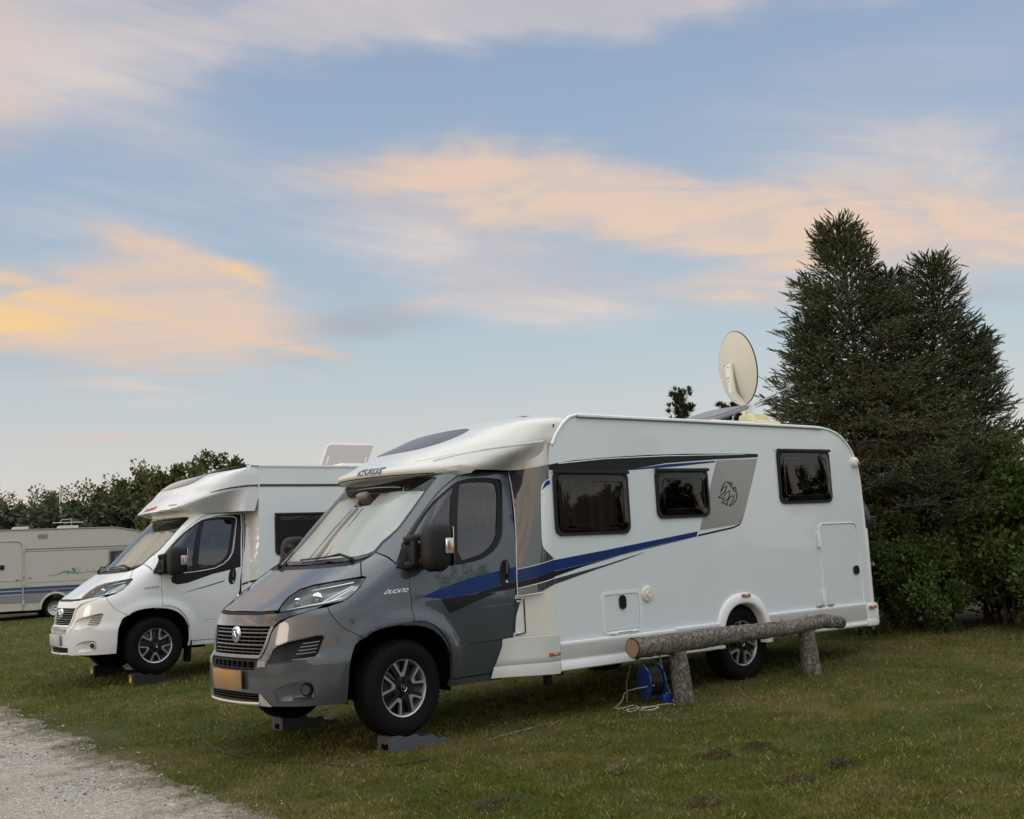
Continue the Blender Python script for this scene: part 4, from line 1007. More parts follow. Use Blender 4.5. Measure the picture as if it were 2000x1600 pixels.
        q = lambda P: P if s_ > 0 else P
        if s_ > 0:
            panel('step_moulding', [(.0, .66), (1.0, .668), (1.0, 1.093), (.55, 1.043), (.02, 1.018)], S2, 'cream_panel', T, step=.06, edge=.06, th=.02, sx=.35, holes=[smooth_poly([(.06, .70), (.30, .70), (.30, .96), (.27, .97), (.14, .88), (.06, .78)], 1)])
            panel('moulding_inset', [(.04, .69), (.32, .69), (.32, .98), (.04, .98)], lambda t, z: Vector(S2(t, z))+Vector((0, .012, 0)), 'white_trim', T, step=.06, th=0, sx=.35)
            mb = MB(); mb.tube([Vector(S2(.315, z))+Vector((0, -.004, 0)) for z in (.985, .70)]+[Vector(S2(.05, .685))+Vector((0, -.004, 0))], .006, 6); mb.build('moulding_seal', 'black_plastic', T)
            panel('moulding_wedge', [(.0, .70), (.05, .71), (.10, .84), (.27, .99), (.0, .99)], S2, 'grey_decal', T, step=.06, th=.002, sx=.35, off=.002)
        else:
            panel('step_moulding', [(.02, 1.018), (1.0, 1.093), (1.0, .668), (.0, .66)], S2, 'cream_panel', T, step=.08, th=.02, sx=.35)
    # ---- skirts
    def skirt(name, x0, x1, zt=.62, zb=.352, y=-1.163, m='white_trim', top0=None):
        prof = [(0.0, zt), (-.022, zt-.006), (-.028, zt-.028), (-.020, zt-.040), (-.021, .470), (-.006, .455), (-.006, .440), (-.022, .420), (-.018, zb+.01), (-.004, zb), (.05, zb+.015)]
        V = []; F = []; n = len(prof)
        for x, dz in ((x0, 0), (x0, 0), (x1, 0)):
            pass
        xs_ = np.linspace(x0, x1, 3)
        for x in xs_:
            for dy, z in prof: V.append((x, (y+dy), z))
        for i in range(2):
            for k in range(n-1): F.append((i*n+k, i*n+k+1, (i+1)*n+k+1, (i+1)*n+k))
        F += [tuple(range(n)), tuple(2*n+k for k in range(n))[::-1]]
        mb = MB(); mb.add(V, F); return mb.build(name, m, T, 50)
    for a, b in ((1.490, 2.950), (2.956, 3.440), (3.446, 3.605)): skirt('skirt_panel', a, b, .600+(.012 if a > 2.9 else 0))
    for a, b in ((4.345, 5.345), (5.351, 6.085)): skirt('skirt_panel', a, b, .645, .385)
    # front end of skirt curves in under the door
    V = []; F = []
    prof = [(0.0, .668), (-.012, .664), (-.012, .60), (-.010, .500), (-.008, .455), (0, .445), (-.006, .425), (-.002, .338), (.03, .335)]
    xs_ = np.linspace(.985, 1.486, 13)
    for x in xs_:
        t = (x-.985)/.50
        for k, (dy, z) in enumerate(prof):
            xx = x - (.0 if z > .6 else (1-t)*.135*(1-sst(.33, .66, z)) - 0)
            V.append((xx+(1-t)*.0, -(1.012+.158*sst(.05, .95, t))+dy, z+.016*(1-t)*(z < .4)))
    n = len(prof)
    for i in range(12):
        for k in range(n-1): F.append((i*n+k, i*n+k+1, (i+1)*n+k+1, (i+1)*n+k))
    mb = MB(); mb.add(V, F); mb.build('front_skirt', 'white_gelcoat', T, 50)
    # wheel arch trim, flared
    V = []; F = []; st = []
    for k in range(41):
        th = math.radians(188-196*k/40); c, s_ = math.cos(th), math.sin(th); rr = (abs(c)**2.3+abs(s_)**2.3)**(-1/2.3)
        st.append((c*rr, s_*rr))
    cx, cz = 3.968, .400
    prof = [(.432, .474, -1.161), (.428, .470, -1.178), (.40, .440, -1.190), (.352, .392, -1.196), (.338, .376, -1.192), (.328, .366, -1.176), (.322, .358, -1.10)]
    for c, s_ in st:
        for rx, rz, y in prof: V.append((cx+c*rx, y, max(.36, cz+s_*rz)))
    n = len(prof)
    for i in range(40):
        for k in range(n-1): F.append((i*n+k, i*n+k+1, (i+1)*n+k+1, (i+1)*n+k))
    mb = MB(); mb.add(V, F); mb.build('arch_trim', 'white_trim', T, 55)
    V = []; F = []
    for c, s_ in st: V += [(cx+c*.335, -1.165, max(.34, cz+s_*.372)), (cx+c*.335, -.60, max(.34, cz+s_*.372))]
    for i in range(40): F.append((2*i, 2*i+1, 2*i+3, 2*i+2))
    V.append((cx, -.6, .4)); F += [(2*i+1, 2*i+3, len(V)-1) for i in range(40)]
    mb = MB(); mb.add(V, F); mb.build('wheel_well', 'void_black', T)
    for x, z, y in ((1.436, .506, -1.170), (4.000, .846, -1.192), (6.200, .588, -1.196)):
        mb = MB(); mb.box((x, y, z), (.13, .022, .034), bev=.006); L = mb.build('side_marker', 'amber', T)
        mb = MB(); mb.box((x, y-.012, z), (.045, .008, .022), bev=.003); mb.build('marker_bulb', 'lens_clear', L)
    # rear bumper and rear wall
    mb = MB(); mb.box((6.225, 0, .505), (.255, 2.36, .27), bev=.05); mb.box((6.20, 0, .42), (.22, 2.372, .09), bev=.03); mb.build('rear_bumper', 'white_trim', T)
    mb = MB(); mb.box((6.265, -1.10, 1.05), (.06, .12, .85), bev=.02); mb.box((6.265, 1.10, 1.05), (.06, .12, .85), bev=.02); mb.build('rear_corner', 'white_trim', T)
    # underside
    mb = MB(); mb.box((3.7, 0, .50), (4.9, 2.1, .20)); mb.box((4.03, 0, .34), (.10, 1.7, .10)); mb.box((2.6, .25, .36), (1.0, .7, .16)); mb.box((.1, 0, .42), (1.5, 1.0, .30)); mb.box((5.5, 0, .42), (1.2, 1.6, .16)); mb.box((1.6, -.1, .40), (.9, .5, .14)); mb.build('underframe', 'void_black', T)
    mb = MB(); mb.tube([(2.9, -.95, .31), (3.35, -.95, .315)], .012, 8); mb.build('step_rail', 'steel_dark', T)
    mb = MB(); mb.box((1.72, -.72, .30), (.06, .05, .22)); mb.box((2.02, -.55, .31), (.05, .05, .14)); mb.build('jack_leg', 'steel_dark', T)
    # round marker lamp up on the rear corner
    mb = MB(); mb.lathe([(.0, -.050), (.038, -.048), (.055, -.034), (.062, -.0)], 28, (6.128, y0, 2.225)); L = mb.build('marker_lamp', 'white_trim', T)
    mb = MB(); mb.lathe([(.0, -.054), (.022, -.053), (.026, -.044)], 20, (6.150, y0, 2.215)); mb.build('marker_bulb', 'amber', L)
    # ---- on the roof: open hatch lid, satellite dish
    hl = MB()
    V0 = [(4.45, -.62), (5.05, -.62), (5.05, .0), (4.45, .0)]
    R = Matrix.Rotation(math.radians(-15), 3, 'Y'); c0 = Vector((4.73, -.30, 2.845))
    lid = panel('roof_vent', rrect(-.30, -.30, .30, .30, .06, 5), lambda u, v: c0+R @ Vector((u, v, 0)), 'vent_grey', T, th=.055, step=.12, off=.0, dish=lambda u, v: .03*(1-(u/.30)**2)*(1-(v/.30)**2))
    mb = MB(); rr_ = rrect(-.305, -.305, .305, .305, .06, 5); mb.tube([c0+R @ Vector((u, v, -.03)) for u, v in rr_+[rr_[0]]], .024, 6, cap=False)
    for yy in (-.5, -.1): mb.tube([(4.55, yy, 2.68), (4.93, yy, 2.86)], .010, 6)
    mb.build('vent_frame', 'vent_grey', lid)
    mb = MB(); mb.box((4.70, -.30, 2.685), (.7, .7, .07), bev=.02); mb.build('vent_base', 'white_trim', lid)
    make_dish(T)
    # covered bicycles on the rear rack
    B = MB(); ico = bmesh.new(); bmesh.ops.create_icosphere(ico, subdivisions=4, radius=1)
    for v in ico.verts:
        n_ = v.co.normalized(); q = noise.noise(n_*2.2)*.10+noise.noise(n_*5)*.05
        v.co = Vector((n_.x*.26*(1+q), n_.y*.98*(1+q*.5), n_.z*.56*(1+q)))
        v.co.x = max(min(v.co.x, .24), -.24)
    me = bpy.data.meshes.new('bicycle_cover'); ico.to_mesh(me); ico.free()
    for v in me.vertices: v.co = v.co+Vector((6.58, -.06, 1.56))
    cv = link('bicycle_cover', me, 'tarp', None, 60); tag(cv, 'black rumpled cover over bicycles hung behind the large motorhome', 'cover')
    mb = MB(); mb.tube([(6.60+.25*math.cos(t), -.06+1.0*math.sin(t), 1.60) for t in np.linspace(-2.6, 2.6, 24)], .010, 6); mb.build('cover_strap', 'tarp_seam', cv)
    mb = MB()
    for yy in (-.5, .5): mb.tube([(6.23, yy, 1.1), (6.75, yy, 1.05)], .02, 8); mb.tube([(6.25, yy, 1.9), (6.5, yy, 1.85)], .015, 8)
    mb.tube([(6.75, -.9, 1.05), (6.75, .9, 1.05)], .02, 8); mb.build('bicycle_rack', 'aluminium', T)
    return T
def wl_parent(T): return T
def smooth_strip_on(S, name, pts, rad, m, parent, off=0.0):
    Q = pts
    for _ in range(2):
        N_ = [Q[0]]
        for i in range(len(Q)-1):
            a, b = Q[i], Q[i+1]; N_ += [(a[0]*.75+b[0]*.25, a[1]*.75+b[1]*.25), (a[0]*.25+b[0]*.75, a[1]*.25+b[1]*.75)]
        N_.append(Q[-1]); Q = N_
    mb = MB(); mb.tube([off_surf(S, off)(*p) for p in Q], rad, 6); return mb.build(name, m, parent, 60)
def make_dish(T):
    # oval reflector seen from behind, turned away to the right
    base = MB(); base.box((5.58, -.25, 2.735), (.46, .40, .10), bev=.04); V = []
    base.tube([(5.42, -.27, 2.76), (5.40, -.27, 2.85), (5.41, -.27, 2.88)], [.12, .09, .03], 16); base.tube([(5.45, -.25, 2.78), (5.75, -.22, 2.80), (5.88, -.20, 2.76)], [.10, .09, .05], 12)
    D = base.build('satellite_dish', 'cream_fairing', T, 60)
    ctr = Vector((5.335, -.25, 3.415)); hx, hz = .44, .435
    nrm = DISH_N; u = Vector((0, 0, 1)).cross(nrm).normalized(); w = nrm.cross(u).normalized()
    V = []; F = []; nr, na = 7, 48
    for s_, dd in ((0, 0.0), (1, -.012)):
        for i in range(nr+1):
            r = i/nr
            for k in range(na):
                t = 2*PI*k/na; p = ctr+u*(hx*r*math.cos(t))+w*(hz*r*math.sin(t))+nrm*(.075*(r*r-1)+dd); V.append(p)
    for q in range(2):
        o = q*(nr+1)*na
        for i in range(nr):
            for k in range(na):
                f = (o+i*na+k, o+i*na+(k+1) % na, o+(i+1)*na+(k+1) % na, o+(i+1)*na+k); F.append(f)
    o = (nr+1)*na
    for k in range(na): F.append((nr*na+k, nr*na+(k+1) % na, o+nr*na+(k+1) % na, o+nr*na+k))
    mb = MB(); mb.add(V, F); rf = mb.build('reflector', 'dish_grey', D, 50)
    rim = MB(); rim.tube([ctr+u*(hx*math.cos(t))+w*(hz*math.sin(t))-nrm*.004 for t in np.linspace(0, 2*PI, 60)], .0085, 6, cap=False); rim.build('reflector_rim', 'steel_dark', D)
    # curved support arm behind the bowl
    bk = -nrm
    P = [Vector((5.40, -.27, 2.80)), Vector((5.385, -.27, 2.98)), ctr+w*-.28+bk*.13, ctr+w*-.10+bk*.125, ctr+w*.06+bk*.105]
    A = MB(); 
    ww = [.115, .105, .10, .115, .13]
    Vv = []; Ff = []
    for i, p in enumerate(P):
        h_ = ww[i]/2
        for a, b in ((-h_, .03), (h_, .03), (h_, -.03), (-h_, -.03)): Vv.append(p+u*a+bk*b)
    for i in range(4):
        for k in range(4): Ff.append((i*4+k, i*4+(k+1) % 4, (i+1)*4+(k+1) % 4, (i+1)*4+k))
    Ff += [(0, 1, 2, 3), (19, 18, 17, 16)]
    A.add(Vv, Ff); arm = A.build('support_arm', 'dish_white', D, 30)
    bm = bmesh.new(); bm.from_mesh(arm.data); bmesh.ops.bevel(bm, geom=[e for e in bm.edges], offset=.012, segments=2, affect='EDGES'); bm.to_mesh(arm.data); bm.free()
    S_ = MB(); S_.box(Vector((5.49, -.26, 2.90)), (.07, .05, .20), Matrix.Rotation(.3, 3, 'Y'), bev=.01); S_.tube([(5.46, -.27, 2.97), (5.50, -.26, 2.97)], .022, 10); S_.build('pivot_block', 'white_trim', D)
    # feed arm reaching out in front of the bowl
    e0 = Vector((5.50, -.22, 2.95)); e1 = Vector((6.16, -.36, 3.23))
    L = MB(); L.tube([e0, e1], [.011, .008], 8); L.tube([e0+Vector((0, .10, 0)), e1], .0035, 6); L.tube([e1-Vector((.05, .0, .02)), e1+Vector((.05, 0, .02))], [.026, .022], 12); L.tube([e1+Vector((0, .03, -.02)), e1+Vector((0, .03, .05))], .020, 10); L.build('feed_arm', 'silver_decal', D)
    # bolts
    for du, dw in ((.035, .05), (-.04, .02), (.01, -.10), (-.015, -.10), (.0, -.14)):
        b = MB(); q = ctr+u*du+w*dw+bk*.15; b.tube([q, q+bk*.008], .007, 8); b.build('bolt', 'steel_dark', D)
mat('vent_grey', (.20, .20, .21), .45)
mat('tinted_roof', (.070, .060, .056), .32, 0, .2)
DISH_N = Vector((.92, -.39, .12)).normalized()
mat('grey_wing', (.075, .085, .09), .08, .35, 1.0, coat_rough=.01)
mat('drip_grey', (.30, .31, .31), .8)
build_main()

# ---------------------------------------------------------------- white motorhome behind
def build_white():
    T = thing('motorhome', 'white-cabbed motorhome with red lettering on its hood, parked up on black ramps', 'motorhome', (.79625, 6.96274, .06603), math.radians(-3.4216))
    parts = build_cab(T, 'white_paint', False)
    cab_interior(T)
    ws = parts['windshield']
    w1 = make_wiper(T, .42, 1.374, .18, 1.402); wiper_blade(w1, [(.30, 1.424), (.10, 1.408), (-.08, 1.402)])
    w2 = make_wiper(T, -.22, 1.350, -.36, 1.42); wiper_blade(w2, [(-.30, 1.372), (-.355, 1.42), (-.40, 1.50)])
    # light curtain drawn behind the screen
    BL = [(0, 1.42), (.30, 1.43), (.45, 1.452), (.490, 1.485), (.53, 1.57), (.56, 1.64), (.590, 1.86), (.40, 1.93), (0, 1.94)]
    panel('screen_curtain', [p for p in BL]+[(-a, z) for a, z in BL[::-1] if a > 0], cab_off(-.09), 'screen_cloth', ws, sx=SX, step=.04, th=.004, dish=lambda u, v: .02*math.sin(u*26)+.006*math.sin(u*61+1))
    pl = lambda u, v, w: cab_off(.0015+w)(.885+u/SX, 1.1235+v+.02*u)
    letters('fender_lettering', 'DUCATO', 'grey_letter', T, pl, .040, .003, .25, 1.35)
    dr = next(o for o in T.children if o.name.startswith('door') and not o.name.startswith('door_') and sum(v.co.y for v in o.data.vertices) < 0)
    st = dict(sx=SX, step=.05, th=.0012)
    panel('door_film', [(1.075, 2.050), (1.177, 2.066), (1.300, 2.072), (1.405, 2.072), (1.452, 1.886), (1.500, 1.580), (1.534, 1.340), (1.40, 1.285), (1.33, 1.262), (1.17, 1.160), (1.10, 1.145), (1.05, 1.175), (1.02, 1.24), (1.04, 1.295), (1.169, 1.306), (1.250, 1.322), (1.326, 1.344), (1.384, 1.400), (1.413, 1.458), (1.428, 1.530), (1.426, 1.600), (1.404, 1.785), (1.378, 1.962), (1.366, 2.014), (1.335, 2.037), (1.238, 2.047), (1.150, 2.044)], cab_off(.0013), 'black_decal', dr, **st)
    mb = MB(); mb.tube([cab_off(.003)(a, z) for a, z in [(1.15, 2.046), (1.238, 2.049), (1.335, 2.039), (1.370, 2.014), (1.382, 1.962), (1.408, 1.785), (1.430, 1.600), (1.432, 1.530), (1.417, 1.456), (1.386, 1.396), (1.328, 1.340), (1.250, 1.317), (1.169, 1.301), (1.06, 1.290)]], .0055, 6); mb.build('window_trim', 'white_line', dr)
    panel('door_stripe', [(1.145, 1.022), (1.30, 1.085), (1.440, 1.152), (1.440, 1.168), (1.30, 1.098)], cab_off(.0013), 'black_decal', dr, **st)
    p = cab_off(.022)(0, .497); mb = MB(); mb.box(p, (.012, .50, .150), Matrix.Rotation(-.03, 3, 'Y'), bev=.003); mb.build('number_plate', 'plate_pale', T)
    wf = make_wheel(T, (0, -.892, .3715), -1, math.radians(2), math.radians(36)); dup_wheel(wf, (0, .892, .3715), 1, math.radians(2), .4)
    dup_wheel(wf, (4.035, -.985, .3715), -1, 0, .7); dup_wheel(wf, (4.035, .985, .3715), 1, 0, .9)
    for yy in (-.90, .90): mb = MB(); mb.box((.46, yy, .30), (.018, .26, .36), Matrix.Rotation(.06, 3, 'Y'), bev=.004); mb.build('mud_flap', 'rubber', T)
    # hood over the cab
    Zs = [2.045, 2.06, 2.075, 2.088, 2.10, 2.112, 2.124, 2.136, 2.15, 2.165]+list(np.linspace(2.185, 2.742, 32))
    ov = loft('front_hood', lambda a, z: OVER_D(a, max(z, 2.045+.055*sst(.36, .56, abs(a)))), list(np.linspace(-1.20, 1.20, 97)), Zs, 'white_paint', T, 42)
    letters('hood_lettering', 'Dethleffs', 'red_letter', ov, lambda u, v, w: off_surf(OVER_D, .002+w)(.02+u/1.5, 2.205+v*.62+.05*u), .105, .003, .22, .92, .0008)
    letters('model_lettering', 'trend', 'grey_letter', ov, lambda u, v, w: off_surf(OVER_D, .002+w)(.36+u/1.5, 2.225+v*.6), .055, .003, .2)
    SK = [(-.30, 2.50), (0, 2.49), (.30, 2.50), (.36, 2.56), (.36, 2.63), (.28, 2.675), (0, 2.68), (-.28, 2.675), (-.36, 2.63), (-.36, 2.56)]
    panel('skylight', smooth_poly(SK, 2), off_surf(OVER_D, .008), 'gloss_black', ov, sx=2.0, step=.05, th=.03)
    mb = MB(); mb.tube([off_surf(OVER_D, .004)(a, z) for a, z in ((.62, 2.365), (.70, 2.395), (.80, 2.423), (.92, 2.442), (1.0, 2.451), (1.14, 2.455))], [.004, .009, .012, .013, .013, .013], 6); mb.build('hood_stripe', 'grey_decal', ov)
    # body
    y0 = -1.160
    O = [(1.400, .45), (1.385, 1.40), (1.395, 2.10), (1.405, 2.44), (1.415, 2.715), (5.95, 2.715), (6.02, 2.68), (6.05, 2.60), (6.08, .45)]
    arc = [(4.035+.40*math.cos(math.radians(t)), .42+.40*math.sin(math.radians(t))) for t in range(0, 181, 12)]
    O = O[:1]+O[1:]+[p for p in arc if p[1] > .45]
    panel('side_wall', O, side_plane(y0), 'white_panel', T, th=.03, step=.4, edge=.2, holes=[rrect(1.65, 1.49, 2.73, 2.04, .06)])
    panel('side_wall', O[::-1], lambda u, v: (u, 1.16, v), 'white_panel', T, th=.03, step=.6, edge=.3)
    box_window(T, 1.630, 1.470, 2.75, 2.060, y0, 0, False)
    V = []; F = []; ys = np.linspace(-1.16, 1.16, 13)
    for x in (1.30, 1.9, 4.0, 5.9, 6.08):
        for y in ys: V.append((x, y, 2.735+.055*(1-abs(y/1.16)**2)-(.1 if x > 6 else 0)))
    for i in range(4):
        for j in range(12): F.append((i*13+j, i*13+j+1, (i+1)*13+j+1, (i+1)*13+j))
    mb = MB(); mb.add(V, F); mb.box((6.08, 0, 1.55), (.06, 2.3, 2.3), bev=.02); mb.build('roof', 'white_paint', T, 50)
    for s_ in (-1, 1):
        mb = MB(); mb.box((3.72, s_*1.160, 2.728), (4.62, .03, .030), bev=.006); mb.build('edge_rail', 'white_trim', T)
    mb = MB(); mb.box((3.72, y0-.004, 2.455), (4.62, .010, .034), bev=.002); mb.build('body_stripe', 'grey_decal', T)
    mb = MB(); mb.box((1.402, y0-.003, 2.455), (.018, .012, .05)); mb.build('joint_cover', 'white_trim', T)
    panel('body_stripe', [(1.39, 1.14), (1.392, 1.17), (2.4, 1.62), (2.4, 1.57)], side_plane(y0), 'black_decal', T, th=.0016, off=.0016, step=.4, edge=.2)
    # white wing closing the step between cab and body
    for s_ in (1, -1):
        def S(t, z, s_=s_):
            if s_ < 0: t = 1-t
            yc = WF(min(z, 2.15))-.004; e = sst(.25, 1.0, t)**1.3; x0 = 1.288-.105*sst(2.1, .9, z); x1 = 1.388+.02*sst(1.6, 2.2, z)
            return (x0+(x1-x0)*t, -s_*(yc+(1.158-yc)*e), z)
        P = [(0, .45), (1, .45), (1, 2.45), (.55, 2.40), (0, 2.13)]
        panel('side_wing', P, S, 'white_paint', T, step=.06, th=.02, sx=.25)
        if s_ > 0: panel('wing_glass', [(.06, 1.50), (.14, 1.60), (.34, 2.08), (.06, 2.08)], S, 'gloss_black', T, step=.05, th=.002, sx=.25, off=.003)
        if s_ > 0: panel('wing_stripe', [(.02, 1.085), (1, 1.14), (1, 1.17), (.02, 1.108)], S, 'black_decal', T, step=.05, th=.001, sx=.25, off=.003)
    for a, b in ((1.03, 3.55), (4.52, 6.1)):
        mb = MB(); mb.box(((a+b)/2, y0-.006, .42), (b-a, .03, .20), bev=.010); mb.box(((a+b)/2, 1.166, .42), (b-a, .03, .20), bev=.010); mb.build('skirt_panel', 'white_trim', T)
    mb = MB(); mb.box((3.7, 0, .50), (4.7, 2.1, .20)); mb.box((.1, 0, .42), (1.5, 1.0, .30)); mb.box((-.35, 0, .30), (.6, .9, .10)); mb.build('underframe', 'void_black', T)
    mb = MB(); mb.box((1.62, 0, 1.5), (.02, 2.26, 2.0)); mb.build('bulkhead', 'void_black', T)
    # tilted roof hatch lid, see-through
    A, B_, Cc, D = Vector((2.97, .10, 2.83)), Vector((3.79, .10, 2.83)), Vector((3.86, -.06, 3.195)), Vector((3.04, -.06, 3.195))
    fn = lambda u, v: A+(B_-A)*u+(D-A)*v
    RR = rrect(0, 0, 1, 1, .10, 4)
    lid = panel('roof_hatch', RR, fn, 'hatch_acrylic', T, th=.012, step=.2, dish=lambda u, v: -.025*(1-(2*u-1)**4)*(1-(2*v-1)**4))
    mb = MB(); mb.tube([fn(u, v)+Vector((0, .012, 0)) for u, v in RR+[RR[0]]], .016, 6, cap=False); mb.tube([(3.05, .10, 2.82), (3.07, -.0, 3.0)], .010, 6); mb.tube([(3.72, .10, 2.82), (3.74, .0, 3.0)], .010, 6); mb.build('hatch_frame', 'white_trim', lid)
    mb = MB(); mb.box((3.40, -.28, 2.79), (.95, .85, .07), bev=.02); mb.build('hatch_base', 'white_trim', lid)
    return T
mat('screen_cloth', (.60, .55, .43), .75, var=.08, vscale=5)
build_white()

# ---------------------------------------------------------------- old caravan at the back
def build_caravan():
    T = thing('caravan', 'cream old caravan with blue stripes and a mountain picture, at the left edge', 'caravan', (3.70, 24.95, .27), math.radians(-10.1))
    D = 2.25
    prof = [(-1.15, .28), (-1.15, 2.30), (-1.00, 2.50), (-.55, 2.56), (3.10, 2.555), (3.55, 2.47), (4.05, 2.36), (4.22, 2.20), (4.30, 1.6), (4.22, .9), (4.12, .28), (1.86, .28)]
    for k in range(0, 181, 15): prof.append((1.47+.39*math.cos(math.radians(k)), .30+.42*math.sin(math.radians(k))))
    prof.append((1.08, .28))
    mb = MB(); mb.prism(prof, lambda u, v: (u, 0, v), lambda u, v: (u, D, v)); body = mb.build('body', 'caravan_white', T, 30)
    mb = MB(); pr = prof[1:10]; mb.tube([(u, -.004, v) for u, v in pr], .020, 6); mb.build('edge_trim', 'caravan_grey', T)
    F = side_plane(0.0)
    def dec(name, poly, m, o=.004, **k): return panel(name, poly, F, m, T, off=o, th=.004, step=1.0, edge=.3, **k)
    # door in two halves
    DO = [(-.02, .30), (.62, .30), (.62, 2.05), (.58, 2.18), (.48, 2.25), (-.02, 2.25)]
    d = dec('door', inset(DO, .01), 'caravan_white', .012)
    mb = MB(); mb.tube([(u, -.022, v) for u, v in ((.61, .29), (.61, 2.05), (.57, 2.18), (.47, 2.245), (-.03, 2.25))], .016, 6); mb.tube([(-.02, -.022, .30), (.61, -.022, .30)], .010, 6); mb.tube([(-.02, -.018, 1.14), (.61, -.018, 1.14)], .009, 6); mb.build('door_frame', 'aluminium', d)
    for z in (1.98, 1.30, 1.02, .50):
        h = MB(); h.box((.625, -.03, z), (.05, .03, .12), bev=.008); h.build('hinge', 'caravan_white', d)
    h = MB(); h.box((.06, -.03, 1.52), (.13, .03, .13), bev=.02); h.build('door_handle', 'black_plastic', d); h = MB(); h.box((.46, -.03, 1.155), (.07, .03, .03), bev=.006); h.build('catch', 'caravan_grey', d)
    for (a, b) in ((-1.12, -.03), (.64, 4.20)):
        dec('body_stripe', [(a, 1.985), (b, 1.985), (b, 2.015), (a, 2.015)], 'caravan_mauve'); dec('body_stripe', [(a, 1.925), (b, 1.925), (b, 1.950), (a, 1.950)], 'caravan_grey')
        e = min(b, 4.1)
    for a, b in ((-1.12, .605), (.64, 4.12)):
        dec('body_stripe', [(a, .86), (b, .86), (b, .935), (a, .935)], 'caravan_blue', .016); dec('body_stripe', [(a, .755), (b, .755), (b, .83), (a, .83)], 'caravan_blue', .016)
        if a < 0: dec('grey_band', [(a, .50), (b, .50), (b, .73), (a, .73)], 'caravan_grey', .016)
        else: dec('grey_band', [(a, .50), (1.13, .50), (1.24, .62), (1.36, .69), (1.47, .705), (1.58, .69), (1.70, .62), (1.82, .50), (b, .50), (b, .73), (a, .73)], 'caravan_grey', .016)
    dec('seam', [(.64, 1.05), (4.15, 1.05), (4.15, 1.062), (.64, 1.062)], 'caravan_grey')
    mb = MB(); mb.tube([(1.47+.40*math.cos(t), -.02, .30+.43*math.sin(t)) for t in np.linspace(PI, 0, 22)], .035, 8); mb.build('arch_trim', 'caravan_white', T)
    v = dec('fridge_vent', [(1.00, 2.30), (1.25, 2.30), (1.25, 2.42), (1.00, 2.42)], 'caravan_grey', .014); 
    for z in (2.33, 2.36, 2.39):
        m_ = MB(); m_.box((1.125, -.022, z), (.22, .012, .012)); m_.build('vent_slat', 'aluminium', v)
    w = dec('window', rrect(2.92, 1.40, 3.85, 1.90, .06, 4), 'caravan_grey', .012); 
    panel('window_pane', rrect(2.97, 1.45, 3.80, 1.85, .05, 4), F, 'gloss_black', w, off=.022, th=.006, step=1, edge=.2)
    lm = MB(); lm.box((1.44, -.02, .775), (.15, .03, .055), bev=.008); lm.build('side_marker', 'amber', T)
    lm = MB(); lm.box((.79, -.01, 1.20), (.09, .02, .016)); lm.build('body_lettering', 'caravan_grey', T)
    # mountain line, sun and sails printed on the side
    dec('mountain_picture', [(1.22, 1.235), (1.36, 1.238), (1.50, 1.25), (1.60, 1.30), (1.70, 1.345), (1.74, 1.33), (1.80, 1.355), (1.92, 1.30), (2.08, 1.265), (2.08, 1.245), (1.92, 1.265), (1.84, 1.29), (1.81, 1.25), (1.76, 1.245), (1.78, 1.295), (1.66, 1.295), (1.55, 1.245), (1.38, 1.222)], 'caravan_green')
    dec('sun_picture', [(2.06+.105*math.cos(t), 1.36+.085*math.sin(t)) for t in np.linspace(0, 2*PI, 18, endpoint=False)], 'caravan_sand', .003)
    dec('bush_picture', [(1.95, 1.29), (1.93, 1.35), (1.90, 1.40), (1.93, 1.43), (1.98, 1.41), (2.0, 1.36), (2.03, 1.33), (1.99, 1.29)], 'caravan_green', .005)
    for x in (2.28, 2.46): dec('sail_picture', [(x, 1.30), (x+.02, 1.42), (x+.09, 1.30), (x+.075, 1.30), (x+.03, 1.385), (x+.012, 1.30)], 'caravan_sand', .004)
    mb = MB(); mb.tube([(2.02, -.003, 1.262), (2.3, -.003, 1.285), (2.6, -.003, 1.30), (2.9, -.003, 1.27)], [.010, .006, .006, .002], 5); mb.build('shore_picture', 'caravan_green', T)
    # roof lights and aerial
    for x, w_ in ((.62, .42), (1.92, .55)):
        mb = MB(); mb.box((x, 1.0, 2.62), (w_, .5, .12), taper=.75, bev=.02); mb.build('roof_light', 'caravan_white', T)
    mb = MB(); mb.tube([(1.5, .95, 2.78), (2.35, .95, 2.78)], .012, 6); mb.tube([(1.7, .95, 2.78), (1.74, .95, 2.86), (2.02, .95, 2.88), (2.02, .95, 2.68)], .010, 6); mb.build('roof_aerial', 'aluminium', T)
    # wheel with slotted trim
    for yy, s_ in ((.12, -1), (D-.12, 1)):
        t = MB(); t.lathe([(.20, .09), (.27, .105), (.295, .09), (.302, .05), (.302, -.05), (.295, -.09), (.27, -.105), (.20, -.09)], 40, (1.47, yy, .302)); w = t.build('wheel', 'rubber', T)
        r = MB(); r.lathe([(.0, -.075), (.05, -.085), (.06, -.075), (.125, -.070), (.20, -.10), (.205, -.09)], 40, (1.47, yy, .302)); r.build('rim', 'satin_silver', w)
        q = MB()
        for k in range(20):
            a = 2*PI*k/20; q.box((1.47+.165*math.cos(a), yy-.088, .302+.165*math.sin(a)), (.05, .012, .012), Matrix.Rotation(-a, 3, 'Y'))
        o = q.build('rim_slot', 'void_black', w)
    mb = MB(); mb.box((1.5, 1.1, .26), (4.6, 1.9, .10)); mb.build('underframe', 'void_black', T)
    for x in (-.8, 3.8):
        mb = MB(); mb.tube([(x, .3, .25), (x-.12, .25, .0)], .025, 6); mb.build('corner_steady', 'steel_dark', T)
    return T
build_caravan()

